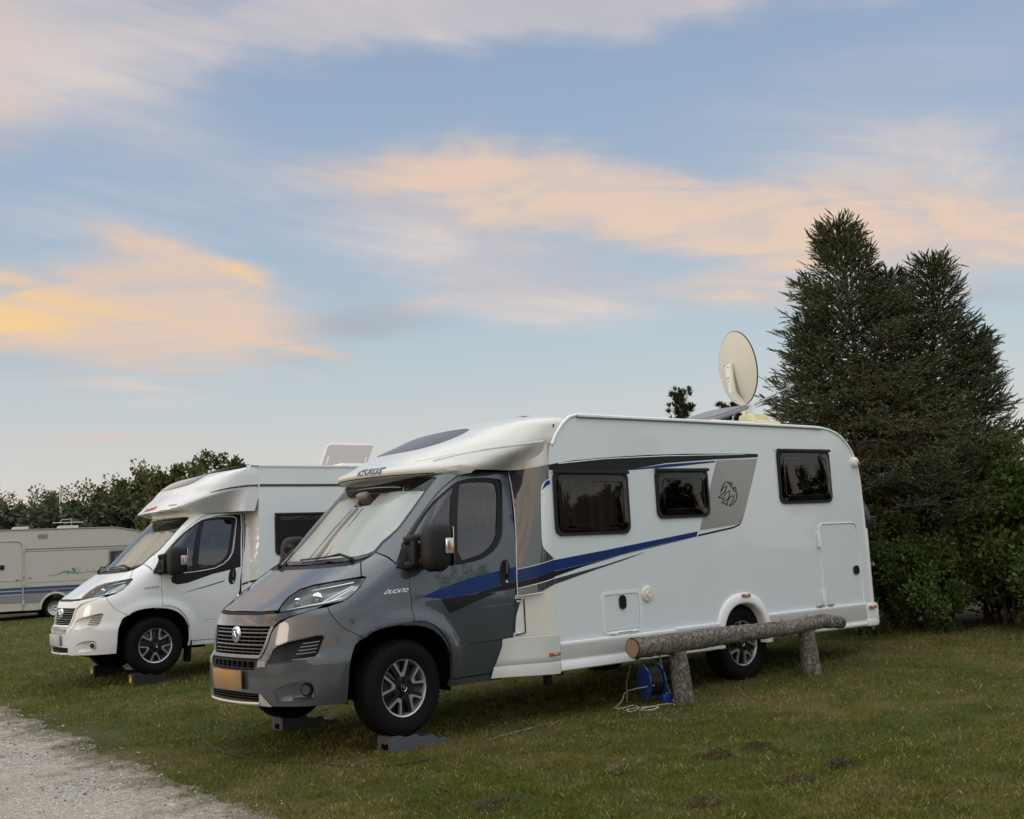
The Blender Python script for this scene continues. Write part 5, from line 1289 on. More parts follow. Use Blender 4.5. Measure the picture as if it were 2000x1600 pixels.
# ---------------------------------------------------------------- ground, road, grass
def G(x, y):
    return -.10+.028*np.clip(x, -6, 12)+.004*y+.0105*np.maximum(0, y-7)*(y < 60)+(y >= 60)*.0105*53
def Gs(x, y): return float(G(np.float64(x), np.float64(y)))
def bumps(x, y): return .012*noise.noise(Vector((x*.9, y*.9, 0)))+.007*noise.noise(Vector((x*2.7, y*2.7, 5)))
def Gb(x, y):
    d = math.hypot(x-1, y-2)
    return Gs(x, y)+bumps(x, y)*(1 if d < 25 else 0)
def make_ground():
    def axis(c, n, near, far):
        t = np.linspace(-1, 1, n); return c+np.sign(t)*(near*np.abs(t)+far*np.abs(t)**7)
    xs_, ys_ = axis(1, 171, 16, 1200), axis(2, 171, 16, 1200)
    V = [(x, y, Gb(x, y)) for y in ys_ for x in xs_]; n = len(xs_)
    F = [(j*n+i, j*n+i+1, (j+1)*n+i+1, (j+1)*n+i) for j in range(len(ys_)-1) for i in range(n-1)]
    m = bpy.data.materials.new('lawn_soil'); m.use_nodes = True; N = NT(m.node_tree); b = m.node_tree.nodes['Principled BSDF']
    P = N.n('ShaderNodeNewGeometry').outputs['Position']
    dry = dry_mask(N, P)
    fine = N.noise(P, 55, 4, .7); mid = N.noise(P, 9, 4, .6)
    c = N.mix(dry, (.060, .076, .020), (.130, .108, .044)); c = N.mix(N.sstep(fine, .35, .7), c, N.mix(dry, (.032, .034, .012), (.072, .054, .026)))
    x, y, z = N.xyz(P)
    soil = N.sstep(N.m('ADD', x, N.m('MULTIPLY', N.m('SUBTRACT', mid, .5), 1.6)), 7.9, 8.7)
    c = N.mix(N.m('MULTIPLY', soil, N.m('SUBTRACT', 1.0, N.sstep(y, 6, 9))), c, N.mix(fine, (.040, .030, .018), (.105, .078, .050)))
    far = N.sstep(N.v('LENGTH', P), 30, 60); c = N.mix(far, c, (.035, .045, .015))
    N.put(b.inputs['Base Color'], c); b.inputs['Roughness'].default_value = .95; b.inputs['Specular IOR Level'].default_value = .1
    bn = N.n('ShaderNodeBump'); bn.inputs['Distance'].default_value = .012; N.put(bn.inputs['Height'], fine); N.put(b.inputs['Normal'], bn.outputs[0])
    me = bpy.data.meshes.new('ground'); me.from_pydata(V, [], F); tag(link('ground', me, m, None, 180), 'flat camping meadow with worn olive grass', None, None, 'structure')
def dry_mask(N, P):
    big = N.noise(P, .42, 4, .6); mid = N.noise(P, 1.9, 4, .62)
    return N.sstep(N.m('ADD', N.m('MULTIPLY', big, .65), N.m('MULTIPLY', mid, .35)), .43, .64)
def np_noise(x, y, s, seed):
    """cheap value noise for scattering"""
    rs = np.random.RandomState(seed); T_ = rs.rand(64, 64); xi, yi = x*s, y*s; i, j = np.floor(xi).astype(int), np.floor(yi).astype(int); fx, fy = xi-i, yi-j
    fx, fy = fx*fx*(3-2*fx), fy*fy*(3-2*fy); g = lambda a, b: T_[a % 64, b % 64]
    return (g(i, j)*(1-fx)+g(i+1, j)*fx)*(1-fy)+(g(i, j+1)*(1-fx)+g(i+1, j+1)*fx)*fy
EDGE = [(-40, -1.0), (-14, -2.1), (-8, -2.0), (-4, -1.72), (-2.1, -1.64), (-1.3, -1.70), (-.45, -1.65), (.44, -1.615), (1.41, -1.52), (2.63, -1.44), (4.56, -1.22), (6.4, -1.06), (10, -.95), (16, -1.3), (40, -3)]
def edge_x(y): return np.interp(y, [e[0] for e in EDGE], [e[1] for e in EDGE])
def ragged(y): return edge_x(y)+.16*(np_noise(y*0, y, 1.7, 3)-.5)+.14*(np_noise(y*0, y, 5.3, 4)-.5)
def make_road():
    V = []; F = []; ys_ = list(np.linspace(-30, -9, 25))+list(np.linspace(-8.9, 12, 200))+list(np.linspace(12.5, 40, 25))
    cols = 26
    for y in ys_:
        e = float(ragged(np.array([y]))[0])+.05
        for k in range(cols+1):
            t = k/cols; x = e-7.0*t**1.5; V.append((x, y, Gb(x, y)+.006+.004*noise.noise(Vector((x*6, y*6, 2)))*(1 if abs(y) < 12 else 0)-(.010 if k == 0 else 0)))
    for j in range(len(ys_)-1):
        for k in range(cols): F.append((j*(cols+1)+k, j*(cols+1)+k+1, (j+1)*(cols+1)+k+1, (j+1)*(cols+1)+k))
    m = bpy.data.materials.new('gravel'); m.use_nodes = True; N = NT(m.node_tree); b = m.node_tree.nodes['Principled BSDF']
    P = N.n('ShaderNodeNewGeometry').outputs['Position']
    vo = N.n('ShaderNodeTexVoronoi'); vo.inputs['Scale'].default_value = 75; N.put(vo.inputs['Vector'], P)
    vo2 = N.n('ShaderNodeTexVoronoi'); vo2.inputs['Scale'].default_value = 190; N.put(vo2.inputs['Vector'], P)
    pc = N.xyz(vo.outputs['Color'])[0]; pc2 = N.xyz(vo2.outputs['Color'])[0]
    patch = N.noise(P, 1.1, 5, .65)
    sand = N.mix(pc2, (.24, .205, .155), (.37, .325, .260)); stone = N.ramp(pc, [(0, (.10, .095, .09)), (.35, (.23, .21, .185)), (.75, (.37, .335, .29)), (1, (.56, .52, .46))])
    c = N.mix(N.sstep(N.m('ADD', patch, N.m('MULTIPLY', pc, .25)), .50, .72), sand, stone)
    c = N.mix(N.m('MULTIPLY', N.sstep(N.noise(P, 2.3, 4, .6), .55, .75), .5), c, (.15, .118, .078))
    ins = N.n('ShaderNodeAttribute', attribute_name='inset').outputs['Fac']; fr = N.m('SUBTRACT', 1.0, N.sstep(N.m('ADD', ins, N.m('MULTIPLY', N.m('SUBTRACT', N.noise(P, 4.5, 5, .7), .5), 1.5)), .0, .55))
    c = N.mix(N.m('MULTIPLY', fr, .85), c, N.mix(pc2, (.060, .048, .028), (.135, .108, .068)))
    N.put(b.inputs['Base Color'], c); b.inputs['Roughness'].default_value = .9; b.inputs['Specular IOR Level'].default_value = .25
    bn = N.n('ShaderNodeBump'); bn.inputs['Distance'].default_value = .008; N.put(bn.inputs['Height'], N.m('SUBTRACT', 1.0, vo.outputs['Distance'])); N.put(b.inputs['Normal'], bn.outputs[0])
    me = bpy.data.meshes.new('gravel_road'); me.from_pydata(V, [], F); a = me.attributes.new('inset', 'FLOAT', 'POINT'); a.data.foreach_set('value', np.array([7.0*((i % (cols+1))/cols)**1.5 for i in range(len(V))], np.float32)); tag(link('gravel_road', me, m, None, 180), 'pale gravel track along the front of the pitches', None, None, 'structure')

def np_mesh(name, V, F, m, attrs=None, smooth=False):
    """V (n,3), F (k,3) or (k,4) numpy arrays; attrs: per-face floats"""
    me = bpy.data.meshes.new(name); nv, nf, k = len(V), len(F), F.shape[1]
    me.vertices.add(nv); me.vertices.foreach_set('co', V.astype(np.float32).ravel())
    me.loops.add(nf*k); me.loops.foreach_set('vertex_index', F.astype(np.int32).ravel())
    me.polygons.add(nf); me.polygons.foreach_set('loop_start', np.arange(0, nf*k, k, dtype=np.int32)); me.polygons.foreach_set('loop_total', np.full(nf, k, dtype=np.int32))
    for an, av in (attrs or {}).items():
        a = me.attributes.new(an, 'FLOAT', 'FACE'); a.data.foreach_set('value', av.astype(np.float32))
    me.update(calc_edges=True)
    me.materials.append(MAT[m] if isinstance(m, str) else m)
    if smooth: me.polygons.foreach_set('use_smooth', [True]*nf)
    return me
def leaf_material(name, stops, rough=.6, transl=.25, noise_amt=.35, nscale=1.2, spec=.3):
    m = bpy.data.materials.new(name); m.use_nodes = True; t = m.node_tree; N = NT(t); b = t.nodes['Principled BSDF']; out = t.nodes['Material Output']
    at = N.n('ShaderNodeAttribute', attribute_name='tint'); P = N.n('ShaderNodeNewGeometry').outputs['Position']
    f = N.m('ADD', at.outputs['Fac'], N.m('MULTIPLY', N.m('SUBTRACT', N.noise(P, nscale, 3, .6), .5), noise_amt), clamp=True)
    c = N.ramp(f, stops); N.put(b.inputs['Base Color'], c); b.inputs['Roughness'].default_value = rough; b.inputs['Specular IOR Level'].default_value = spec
    tr = N.n('ShaderNodeBsdfTranslucent'); N.put(tr.inputs[0], c); mx = N.n('ShaderNodeMixShader'); mx.inputs[0].default_value = transl
    t.links.new(b.outputs[0], mx.inputs[1]); t.links.new(tr.outputs[0], mx.inputs[2]); t.links.new(mx.outputs[0], out.inputs[0]); MAT[name] = m; return m
def grass_material():
    m = bpy.data.materials.new('grass'); m.use_nodes = True; t = m.node_tree; N = NT(t); b = t.nodes['Principled BSDF']; out = t.nodes['Material Output']
    at = N.n('ShaderNodeAttribute', attribute_name='tint').outputs['Fac']; P = N.n('ShaderNodeNewGeometry').outputs['Position']
    dry = dry_mask(N, P)
    green = N.ramp(at, [(0, (.054, .070, .009)), (.45, (.120, .138, .020)), (.8, (.185, .185, .034)), (.93, (.28, .245, .085)), (1, (.43, .38, .20))])
    straw = N.ramp(at, [(0, (.110, .090, .022)), (.4, (.215, .180, .052)), (.75, (.30, .255, .092)), (1, (.46, .40, .22))])
    c = N.mix(N.m('MULTIPLY', dry, .68), green, straw)
    N.put(b.inputs['Base Color'], c); b.inputs['Roughness'].default_value = .7; b.inputs['Specular IOR Level'].default_value = .2
    tr = N.n('ShaderNodeBsdfTranslucent'); N.put(tr.inputs[0], c); mx = N.n('ShaderNodeMixShader'); mx.inputs[0].default_value = .3
    t.links.new(b.outputs[0], mx.inputs[1]); t.links.new(tr.outputs[0], mx.inputs[2]); t.links.new(mx.outputs[0], out.inputs[0]); MAT['grass'] = m
def Gv(x, y):
    z = G(x, y); return z
def blades(x, y, L, w, lean, rs):
    """one curved blade (two triangles) per point"""
    n = len(x); z = Gv(x, y)+np.array([bumps(a, b) for a, b in zip(x, y)]) if n < 5000 else Gv(x, y)+fast_bumps(x, y)
    a = rs.rand(n)*2*PI; d = rs.rand(n)*2*PI
    bx, by = np.cos(a)*w/2, np.sin(a)*w/2; tx, ty = np.cos(d)*lean*L, np.sin(d)*lean*L
    h = L*np.sqrt(np.maximum(.05, 1-lean**2))
    V = np.empty((n, 4, 3)); z0 = z-.004
    V[:, 0] = np.stack([x-bx, y-by, z0], 1); V[:, 1] = np.stack([x+bx, y+by, z0], 1)
    V[:, 2] = np.stack([x+bx*.55+tx*.35, y+by*.55+ty*.35, z+h*.62], 1); V[:, 3] = np.stack([x+tx, y+ty, z+h], 1)
    k = np.arange(n)*4
    F = np.concatenate([np.stack([k, k+1, k+2], 1), np.stack([k, k+2, k+3], 1)])
    return V.reshape(-1, 3), F
_BG = None
def fast_bumps(x, y):
    global _BG
    if _BG is None:
        g = np.linspace(-26, 26, 521); _BG = (g, np.array([[bumps(a, b) for a in g] for b in g]))
    g, T_ = _BG; fx = np.clip((x+26)*10, 0, 519.99); fy = np.clip((y+26)*10, 0, 519.99); i, j = fx.astype(int), fy.astype(int); u, v = fx-i, fy-j
    z = (T_[j, i]*(1-u)+T_[j, i+1]*u)*(1-v)+(T_[j+1, i]*(1-u)+T_[j+1, i+1]*u)*v
    return np.where(np.hypot(x-1, y-2) < 25, z, 0)
def view_points(n, rs, dmin=4.0, dmax=30, power=1.0, amax=30):
    """points spread over the ground in front of the camera, denser near it"""
    a = math.radians(50.465)+np.radians((rs.rand(n)*2-1)*amax); u = rs.rand(n)
    if power == 1: d = dmin*(dmax/dmin)**u
    else: d = dmin+(dmax-dmin)*u**power
    return CAM.x+np.cos(a)*d, CAM.y+np.sin(a)*d, d
def make_grass():
    grass_material(); rs = np.random.RandomState(11)
    x, y, d = view_points(720000, rs, 5.2, 34)
    e = ragged(y); dist = x-e
    cl = np_noise(x, y, 2.6, 8)
    keep = (rs.rand(len(x)) < np.clip((dist+.75*cl-.22)/.55, 0, 1)**1.3)
    tuft = np_noise(x, y, 9.0, 9); keep &= rs.rand(len(x)) < .35+.75*tuft
    worn = ((x-9.2)/1.1)**2 < 1; keep &= ~((x > 8.3+.6*cl) & (y < 7) & (rs.rand(len(x)) < .85))
    keep &= x < 14
    x, y, d, tuft = x[keep], y[keep], d[keep], tuft[keep]
    n = len(x); L = (.016+.026*rs.rand(n)**1.6)*(.75+.6*tuft)*(1+.4*(rs.rand(n) < .05)); far = np.clip(d/12, .8, 2.6)
    w = (.0030+.0022*rs.rand(n))*far; lean = .25+.65*rs.rand(n)
    V, F = blades(x, y, L*np.clip(far, 1, 1.5), w, lean, rs)
    t = np.clip(rs.rand(n)*.75+.36*(np_noise(x, y, 6, 5)-.3)+.34*(rs.rand(n) < .12), 0, 1)
    o = bpy.data.objects.new('grass', np_mesh('grass', V, F, 'grass', {'tint': np.concatenate([t, t])})); C.objects.link(o); tag(o, 'short worn meadow grass, olive with straw patches', None, None, 'stuff')
def make_gravel():
    rs = np.random.RandomState(5); x, y, d = view_points(60000, rs, 5.5, 24, 1, 30)
    e = ragged(y); dist = e-x; pt = np_noise(x, y, 1.4, 21)
    keep = (dist > -.22-.25*(pt-.5)) & (rs.rand(len(x)) < .12+.9*np.clip((pt-.35)*2.2, 0, 1)+.3*(np.abs(dist) < .3)) & (dist < 6)
    keep &= ~((dist < .0) & (rs.rand(len(x)) < .6))
    x, y, d = x[keep], y[keep], d[keep]; n = len(x); s = (.0035+.0085*rs.rand(n)**3.0)*np.clip(d/8, .9, 1.6)
    O = np.array([(1, 0, 0), (-1, 0, 0), (0, 1, 0), (0, -1, 0), (0, 0, 1), (0, 0, -.6)], float); Fo = np.array([(0, 2, 4), (2, 1, 4), (1, 3, 4), (3, 0, 4), (2, 0, 5), (1, 2, 5), (3, 1, 5), (0, 3, 5)])
    a = rs.rand(n)*2*PI; sc = np.stack([s*(.7+.8*rs.rand(n)), s*(.7+.6*rs.rand(n)), s*(.45+.4*rs.rand(n))], 1)
    J = O[None]*sc[:, None, :]*(1+.35*(rs.rand(n, 6, 1)-.5)); c, si = np.cos(a)[:, None], np.sin(a)[:, None]
    X_ = J[:, :, 0]*c-J[:, :, 1]*si; Y_ = J[:, :, 0]*si+J[:, :, 1]*c
    z = Gv(x, y)+fast_bumps(x, y)+.006
    V = np.stack([X_+x[:, None], Y_+y[:, None], J[:, :, 2]+z[:, None]+sc[:, 2:3]*.3], 2).reshape(-1, 3)
    F = (Fo[None]+(np.arange(n)*6)[:, None, None]).reshape(-1, 3)
    t = np.repeat(rs.rand(n), 8)
    leaf_material('pebble', [(0, (.09, .085, .08)), (.3, (.24, .22, .195)), (.7, (.38, .345, .30)), (1, (.58, .54, .48))], .85, 0.0, .15, 6)
    o = bpy.data.objects.new('gravel', np_mesh('gravel', V, F, 'pebble', {'tint': t})); C.objects.link(o); tag(o, 'loose grey pebbles on the gravel track', None, None, 'stuff')
def make_clover():
    rs = np.random.RandomState(15); n = 300
    u = rs.rand(n); x = np.where(u < .55, 1.2+rs.randn(n)*.9+1.0, -1+rs.rand(n)*9); y = np.where(u < .55, -1.9+rs.randn(n)*.28, -4+rs.rand(n)*6)
    k = (x > -1.3); x, y = x[k], y[k]; n = len(x); s = .0032+.0035*rs.rand(n); z = Gv(x, y)+fast_bumps(x, y)+.022+.012*rs.rand(n)
    O = np.array([(1, 0, 0), (-1, 0, 0), (0, 1, 0), (0, -1, 0), (0, 0, .8), (0, 0, -.8)], float); Fo = np.array([(0, 2, 4), (2, 1, 4), (1, 3, 4), (3, 0, 4), (2, 0, 5), (1, 2, 5), (3, 1, 5), (0, 3, 5)])
    V = (O[None]*s[:, None, None]+np.stack([x, y, z], 1)[:, None]).reshape(-1, 3); F = (Fo[None]+(np.arange(n)*6)[:, None, None]).reshape(-1, 3)
    mat('clover_white', (.34, .34, .28), .8)
    o = bpy.data.objects.new('clover_flowers', np_mesh('clover_flowers', V, F, 'clover_white')); C.objects.link(o); tag(o, 'tiny white clover heads scattered in the grass by the log posts', None, None, 'stuff')
make_ground(); make_road(); make_grass(); make_gravel(); make_clover()

# ---------------------------------------------------------------- scraped-up tufts, log rail, reel, ramps
def tuft(x, y, r, label, seed, dark=.3):
    rs = np.random.RandomState(seed); n = int(2600*(r/.12)); a = rs.rand(n)*2*PI; q = r*np.sqrt(rs.rand(n)); px, py = x+np.cos(a)*q*1.25, y+np.sin(a)*q
    h = .026*np.exp(-(q/r*1.35)**2)
    lump = np_noise(px, py, 22, seed); k = rs.rand(n) < np.clip((1.15-q/r)*(.35+1.3*lump), 0, 1); px, py, h, q = px[k], py[k], h[k]*(.5+lump[k]), q[k]; n = len(px)
    V, F = blades(px, py, .016+.032*rs.rand(n)**1.5, .0025+.003*rs.rand(n), .45+.53*rs.rand(n), rs); V[:, 2] += np.repeat(h, 4)
    t = np.clip(dark+rs.rand(n)*.75-.2, 0, 1)
    o = bpy.data.objects.new('dead_tuft', np_mesh('dead_tuft', V, F, 'thatch', {'tint': np.concatenate([t, t])})); C.objects.link(o); tag(o, label, 'grass tuft', 'scraped-up tufts lying on the lawn')
leaf_material('thatch', [(0, (.034, .029, .014)), (.4, (.100, .085, .042)), (.75, (.20, .17, .088)), (1, (.33, .285, .17))], .85, .1, .2, 8)
for i, (x, y, r, lb, dk) in enumerate([(1.063, -3.221, .105, 'dark brown dug-up tuft, middle one of the row in front of the log', .12), (1.402, -3.294, .115, 'flat dark tuft just to the right of the middle dug-up tuft', .08), (1.255, -4.071, .10, 'darkest, tallest scraped-up tuft, furthest to the right on the lawn', .05), (.357, -2.977, .10, 'pale straw-coloured tuft, left of the middle dug-up tuft', .40), (.772, -4.096, .13, 'ragged tuft with a stem trailing left, before the rightmost tuft', .18), (-.694, -2.992, .14, 'broad dead patch of grass near the bottom edge, nearest the gravel', .15), (.028, -3.984, .11, 'low thin tuft at the bottom edge between two bigger ones', .22)]):
    tuft(x, y, r*.85, lb, 40+i, dk+.10)

def bark_material():
    m = bpy.data.materials.new('bark'); m.use_nodes = True; N = NT(m.node_tree); b = m.node_tree.nodes['Principled BSDF']
    P = N.n('ShaderNodeTexCoord').outputs['Object']
    n1 = N.noise(P, 9, 6, .65); n2 = N.noise(P, 40, 7, .78); lich = N.noise(P, 6, 5, .7)
    vo = N.n('ShaderNodeTexVoronoi', feature='DISTANCE_TO_EDGE'); vo.inputs['Scale'].default_value = 17; N.put(vo.inputs['Vector'], N.v('ADD', P, N.comb(N.m('MULTIPLY', n1, .30), N.m('MULTIPLY', n2, .16), N.m('MULTIPLY', n1, .22))))
    cr = N.sstep(vo.outputs['Distance'], -.01, .07)
    c = N.ramp(n2, [(.32, (.055, .045, .036)), (.46, (.18, .157, .130)), (.56, (.25, .228, .195)), (.70, (.38, .355, .315))]); c = N.mix(N.m('MULTIPLY', N.sstep(n1, .56, .68), .75), c, (.060, .048, .038)); c = N.mix(N.m('MULTIPLY', N.sstep(lich, .52, .68), .6), c, (.30, .295, .24)); c = N.mix(N.m('MULTIPLY', N.m('SUBTRACT', 1.0, cr), .55), c, (.04, .031, .024))
    c = N.mix(N.m('MULTIPLY', N.sstep(N.noise(P, 3.1, 4, .6), .58, .72), .5), c, (.115, .060, .038))
    N.put(b.inputs['Base Color'], c); b.inputs['Roughness'].default_value = .88; b.inputs['Specular IOR Level'].default_value = .2
    bn = N.n('ShaderNodeBump'); bn.inputs['Distance'].default_value = .012; N.put(bn.inputs['Height'], N.m('ADD', N.m('MULTIPLY', cr, .7), N.m('MULTIPLY', n2, .6))); N.put(b.inputs['Normal'], bn.outputs[0]); MAT['bark'] = m
    m = bpy.data.materials.new('cut_wood'); m.use_nodes = True; N = NT(m.node_tree); b = m.node_tree.nodes['Principled BSDF']; P = N.n('ShaderNodeTexCoord').outputs['Object']; x, y, z = N.xyz(P)
    d = N.m('SQRT', N.m('ADD', N.m('POWER', N.m('ADD', y, 1.4735), 2.0), N.m('POWER', N.m('SUBTRACT', z, .5085), 2.0)))
    ring = N.m('SINE', N.m('MULTIPLY', N.m('ADD', d, N.m('MULTIPLY', N.noise(P, 18, 3), .012)), 760.0))
    c = N.mix(N.m('MULTIPLY_ADD', ring, .18, .4), (.37, .235, .135), (.24, .135, .070)); c = N.mix(N.m('MULTIPLY', N.sstep(N.noise(P, 14, 4, .6), .5, .75), .5), c, (.15, .080, .045))
    N.put(b.inputs['Base Color'], c); b.inputs['Roughness'].default_value = .8; MAT['cut_wood'] = m
bark_material()
def log_mesh(name, pts, rads, seed, parent, n=28, sub=9, stubs=()):
    """rough round timber: bark plates in real relief"""
    P = []; R_ = []
    for i in range(len(pts)-1):
        for k in range(sub): t = k/sub; P.append(Vector(pts[i]).lerp(Vector(pts[i+1]), t)); R_.append(rads[i]*(1-t)+rads[i+1]*t)
    P.append(Vector(pts[-1])); R_.append(rads[-1])
    for _ in range(3):
        P = [P[0]]+[(P[i-1]+P[i]*2+P[i+1])/4 for i in range(1, len(P)-1)]+[P[-1]]
    V = []; F = []
    for i, p in enumerate(P):
        t = (P[min(i+1, len(P)-1)]-P[max(i-1, 0)]).normalized(); a = t.cross(Vector((.3, .2, 1)) if abs(t.z) < .9 else Vector((1, 0, .2))).normalized(); b = t.cross(a)
        for k in range(n):
            th = 2*PI*k/n; dr = a*math.cos(th)+b*math.sin(th); q = p+dr*R_[i]
            nz = noise.noise(q*16+Vector((seed, 0, 0)))*.07+noise.noise(q*38+Vector((0, seed, 0)))*.07+noise.noise(q*5)*.06
            V.append(p+dr*R_[i]*(1+nz))
    for i in range(len(P)-1):
        for k in range(n): F.append((i*n+k, i*n+(k+1) % n, (i+1)*n+(k+1) % n, (i+1)*n+k))
    mb = MB(); mb.add(V, F)
    for (i, th, L) in stubs:
        p = P[i]; t = (P[i+1]-P[i-1]).normalized(); a = t.cross(Vector((.3, .2, 1))).normalized(); b = t.cross(a); dr = a*math.cos(th)+b*math.sin(th); mb.tube([p+dr*R_[i]*.9, p+dr*(R_[i]+L)+t*L*.4], [.010, .006], 6)
    o = mb.build(name, 'bark', parent, 80); o['rings'] = 0; del o['rings']
    for idx in (0, len(P)-1):
        e = MB()
        ring = [Vector(V[idx*n+k]) for k in range(n)]; c = sum(ring, Vector())/n; t = (P[1]-P[0]).normalized() if idx == 0 else (P[-1]-P[-2]).normalized(); s = -1 if idx == 0 else 1
        VV = [c+t*s*.004]+[c+(q-c)*.90+t*s*.003 for q in ring]+[q for q in ring]
        e.add(VV, [(0, 1+k, 1+(k+1) % n) for k in range(n)]); e.build('cut_end', 'cut_wood', o, 30)
    return o
LG = thing('log_rail', 'low barrier of one barked log lying across two round posts', 'barrier', (3.6, -1.47, .0))
def rel(o, parent): o.matrix_parent_inverse = parent.matrix_world.inverted(); return o
bpy.context.view_layer.update()
L_ = log_mesh('rail', [(2.062, -1.475, .508), (2.55, -1.472, .503), (3.10, -1.468, .512), (3.70, -1.47, .513), (4.25, -1.468, .508), (4.60, -1.47, .522), (4.85, -1.47, .532), (5.165, -1.475, .495)], [.086, .090, .086, .080, .074, .070, .076, .062], 3.3, None, 30, 12, ((5, 1.0, .02), (30, 4.2, .03), (47, 4.6, .035), (60, 4.8, .03), (75, 4.3, .02)))
L_.parent = LG; rel(L_, LG)
for k, (tx, ty, bx, by, r0, r1) in enumerate([(2.640, -1.468, 2.685, -1.475, .078, .094), (4.560, -1.468, 4.600, -1.475, .084, .096)]):
    q = log_mesh('post', [(tx, ty, .435 if k == 0 else .455), (tx*.5+bx*.5, ty, .2), (bx, by, Gs(bx, by)-.08)], [r0, (r0+r1)/2, r1], 8+k*5, None, 28, 12, ((8, 1.1, .012), (15, 4.0, .012))); q.parent = LG; rel(q, LG)

# cable reel behind the post
def make_reel():
    c = Vector((2.515, -1.24, Gs(2.5, -1.3)+.205)); ax = Vector((.93, -.36, .04)).normalized()
    T = thing('cable_reel', 'blue cable reel with black handle, standing behind the nearer log post', 'cable reel', (c.x, c.y, Gs(c.x, c.y)))
    bpy.context.view_layer.update()
    u = ax.cross(Vector((0, 0, 1))).normalized(); w = u.cross(ax).normalized()
    def fl(name, off, r, m, th=.006, n=40):
        mb = MB(); mb.tube([c+ax*(off-th), c+ax*(off+th)], r, n); return mb.build(name, m, None)
    parts = [fl('flange', -.075, .155, 'reel_blue'), fl('flange', .075, .150, 'reel_blue')]
    mb = MB()
    for k in range(9):
        rr = .118+.006*math.sin(k*2.1); o = -.058+.0145*k; mb.tube([c+ax*o+(u*math.cos(t)+w*math.sin(t))*rr for t in np.linspace(0, 2*PI, 33)], .0085, 6, cap=False)
    mb.tube([c-ax*.07, c+ax*.07], .108, 24); parts.append(mb.build('wound_cable', 'cable_black', None))
    lb = MB(); lb.tube([c+ax*.0815, c+ax*.0835], .055, 24); lb.box(c+ax*.0835+w*-.02+u*-.10, (.004, .03, .11), Matrix((ax, u, w)).transposed()); parts.append(lb.build('flange_label', 'white_line', None))
    gz = Gs(c.x, c.y)
    fr = MB(); B1, B2 = c-ax*.13, c+ax*.13
    fr.tube([Vector((B2.x, B2.y-.10, gz+.01)), B2+w*.0, B2+w*.215+ax*-.02, B2+w*.225+ax*-.12], .0075, 8); fr.tube([Vector((B1.x, B1.y+.16, gz+.01)), B1+Vector((0, .15, 0)), B1+w*.215+Vector((0, .05, 0)), B1+w*.215], .0055, 8); parts.append(fr.build('stand', 'aluminium', None))
    h = MB(); h.tube([B1+w*.215, B1+w*.235+ax*.04, B1+w*.225+ax*.16], .0185, 10); parts.append(h.build('handle', 'black_plastic', None))
    ba = MB(); ba.box(Vector((c.x+.10, c.y-.05, gz+.045)), (.10, .16, .08), Matrix.Rotation(-.35, 3, 'Z'), taper=.6, bev=.008); parts.append(ba.build('foot', 'reel_blue', None))
    for p in parts: p.parent = T; rel(p, T)
    cr = MB(); g = lambda x, y, h=.012: Vector((x, y, Gs(x, y)+bumps(x, y)+h))
    pts = [c+ax*-.05+w*-.02+u*.16, g(2.42, -.98, .11), g(2.36, -1.02, .05), g(2.20, -1.10), g(2.08, -1.16), g(2.16, -1.22), g(2.30, -1.16), g(2.33, -1.24), g(2.18, -1.38), g(2.05, -1.40), g(2.12, -1.28), g(2.26, -1.30), g(2.42, -1.44), g(2.24, -1.50), g(2.14, -1.42), g(2.26, -1.36), g(2.46, -1.38), g(2.56, -1.44), g(2.50, -1.52)]
    for _ in range(2):
        N_ = [pts[0]]
        for i in range(len(pts)-1): N_ += [pts[i].lerp(pts[i+1], .25), pts[i].lerp(pts[i+1], .75)]
        pts = N_+[pts[-1]]
    cr.tube(pts, .0052, 6); o = cr.build('power_cord', 'cord_white', None, 80); tag(o, 'off-white power cord looped on the grass beside the blue reel', 'cord')
make_reel()
# hose in the grass, thin stick
mb = MB(); HP = [(-.55, 1.75), (-.608, 1.551), (-.80, .946), (-.925, .41), (-.922, -.013), (-.898, -.232), (-.839, -.502), (-.731, -.745), (-.653, -1.067), (-.507, -1.396), (-.339, -1.476), (-.10, -1.53)]
pts = [Vector((x, y, Gs(x, y)+bumps(x, y)+.014)) for x, y in HP]
for _ in range(2): pts = [pts[0]]+[q for i in range(len(pts)-1) for q in (pts[i].lerp(pts[i+1], .25), pts[i].lerp(pts[i+1], .75))]+[pts[-1]]
mb.tube(pts, .0058, 6); tag(mb.build('garden_cable', 'cable_green', None, 80), 'thin dark green cable curving through the grass towards the grey ramp', 'cable')
mb = MB(); mb.tube([Vector((x, y, Gs(x, y)+bumps(x, y)+.018)) for x, y in ((.55, -1.33), (.73, -1.302), (1.0, -1.26), (1.14, -1.235), (1.437, -1.255))], [.004, .008, .009, .008, .004], 6); tag(mb.build('stick', 'bark', None), 'thin dark stick lying on the worn grass before the grey ramp', 'stick')

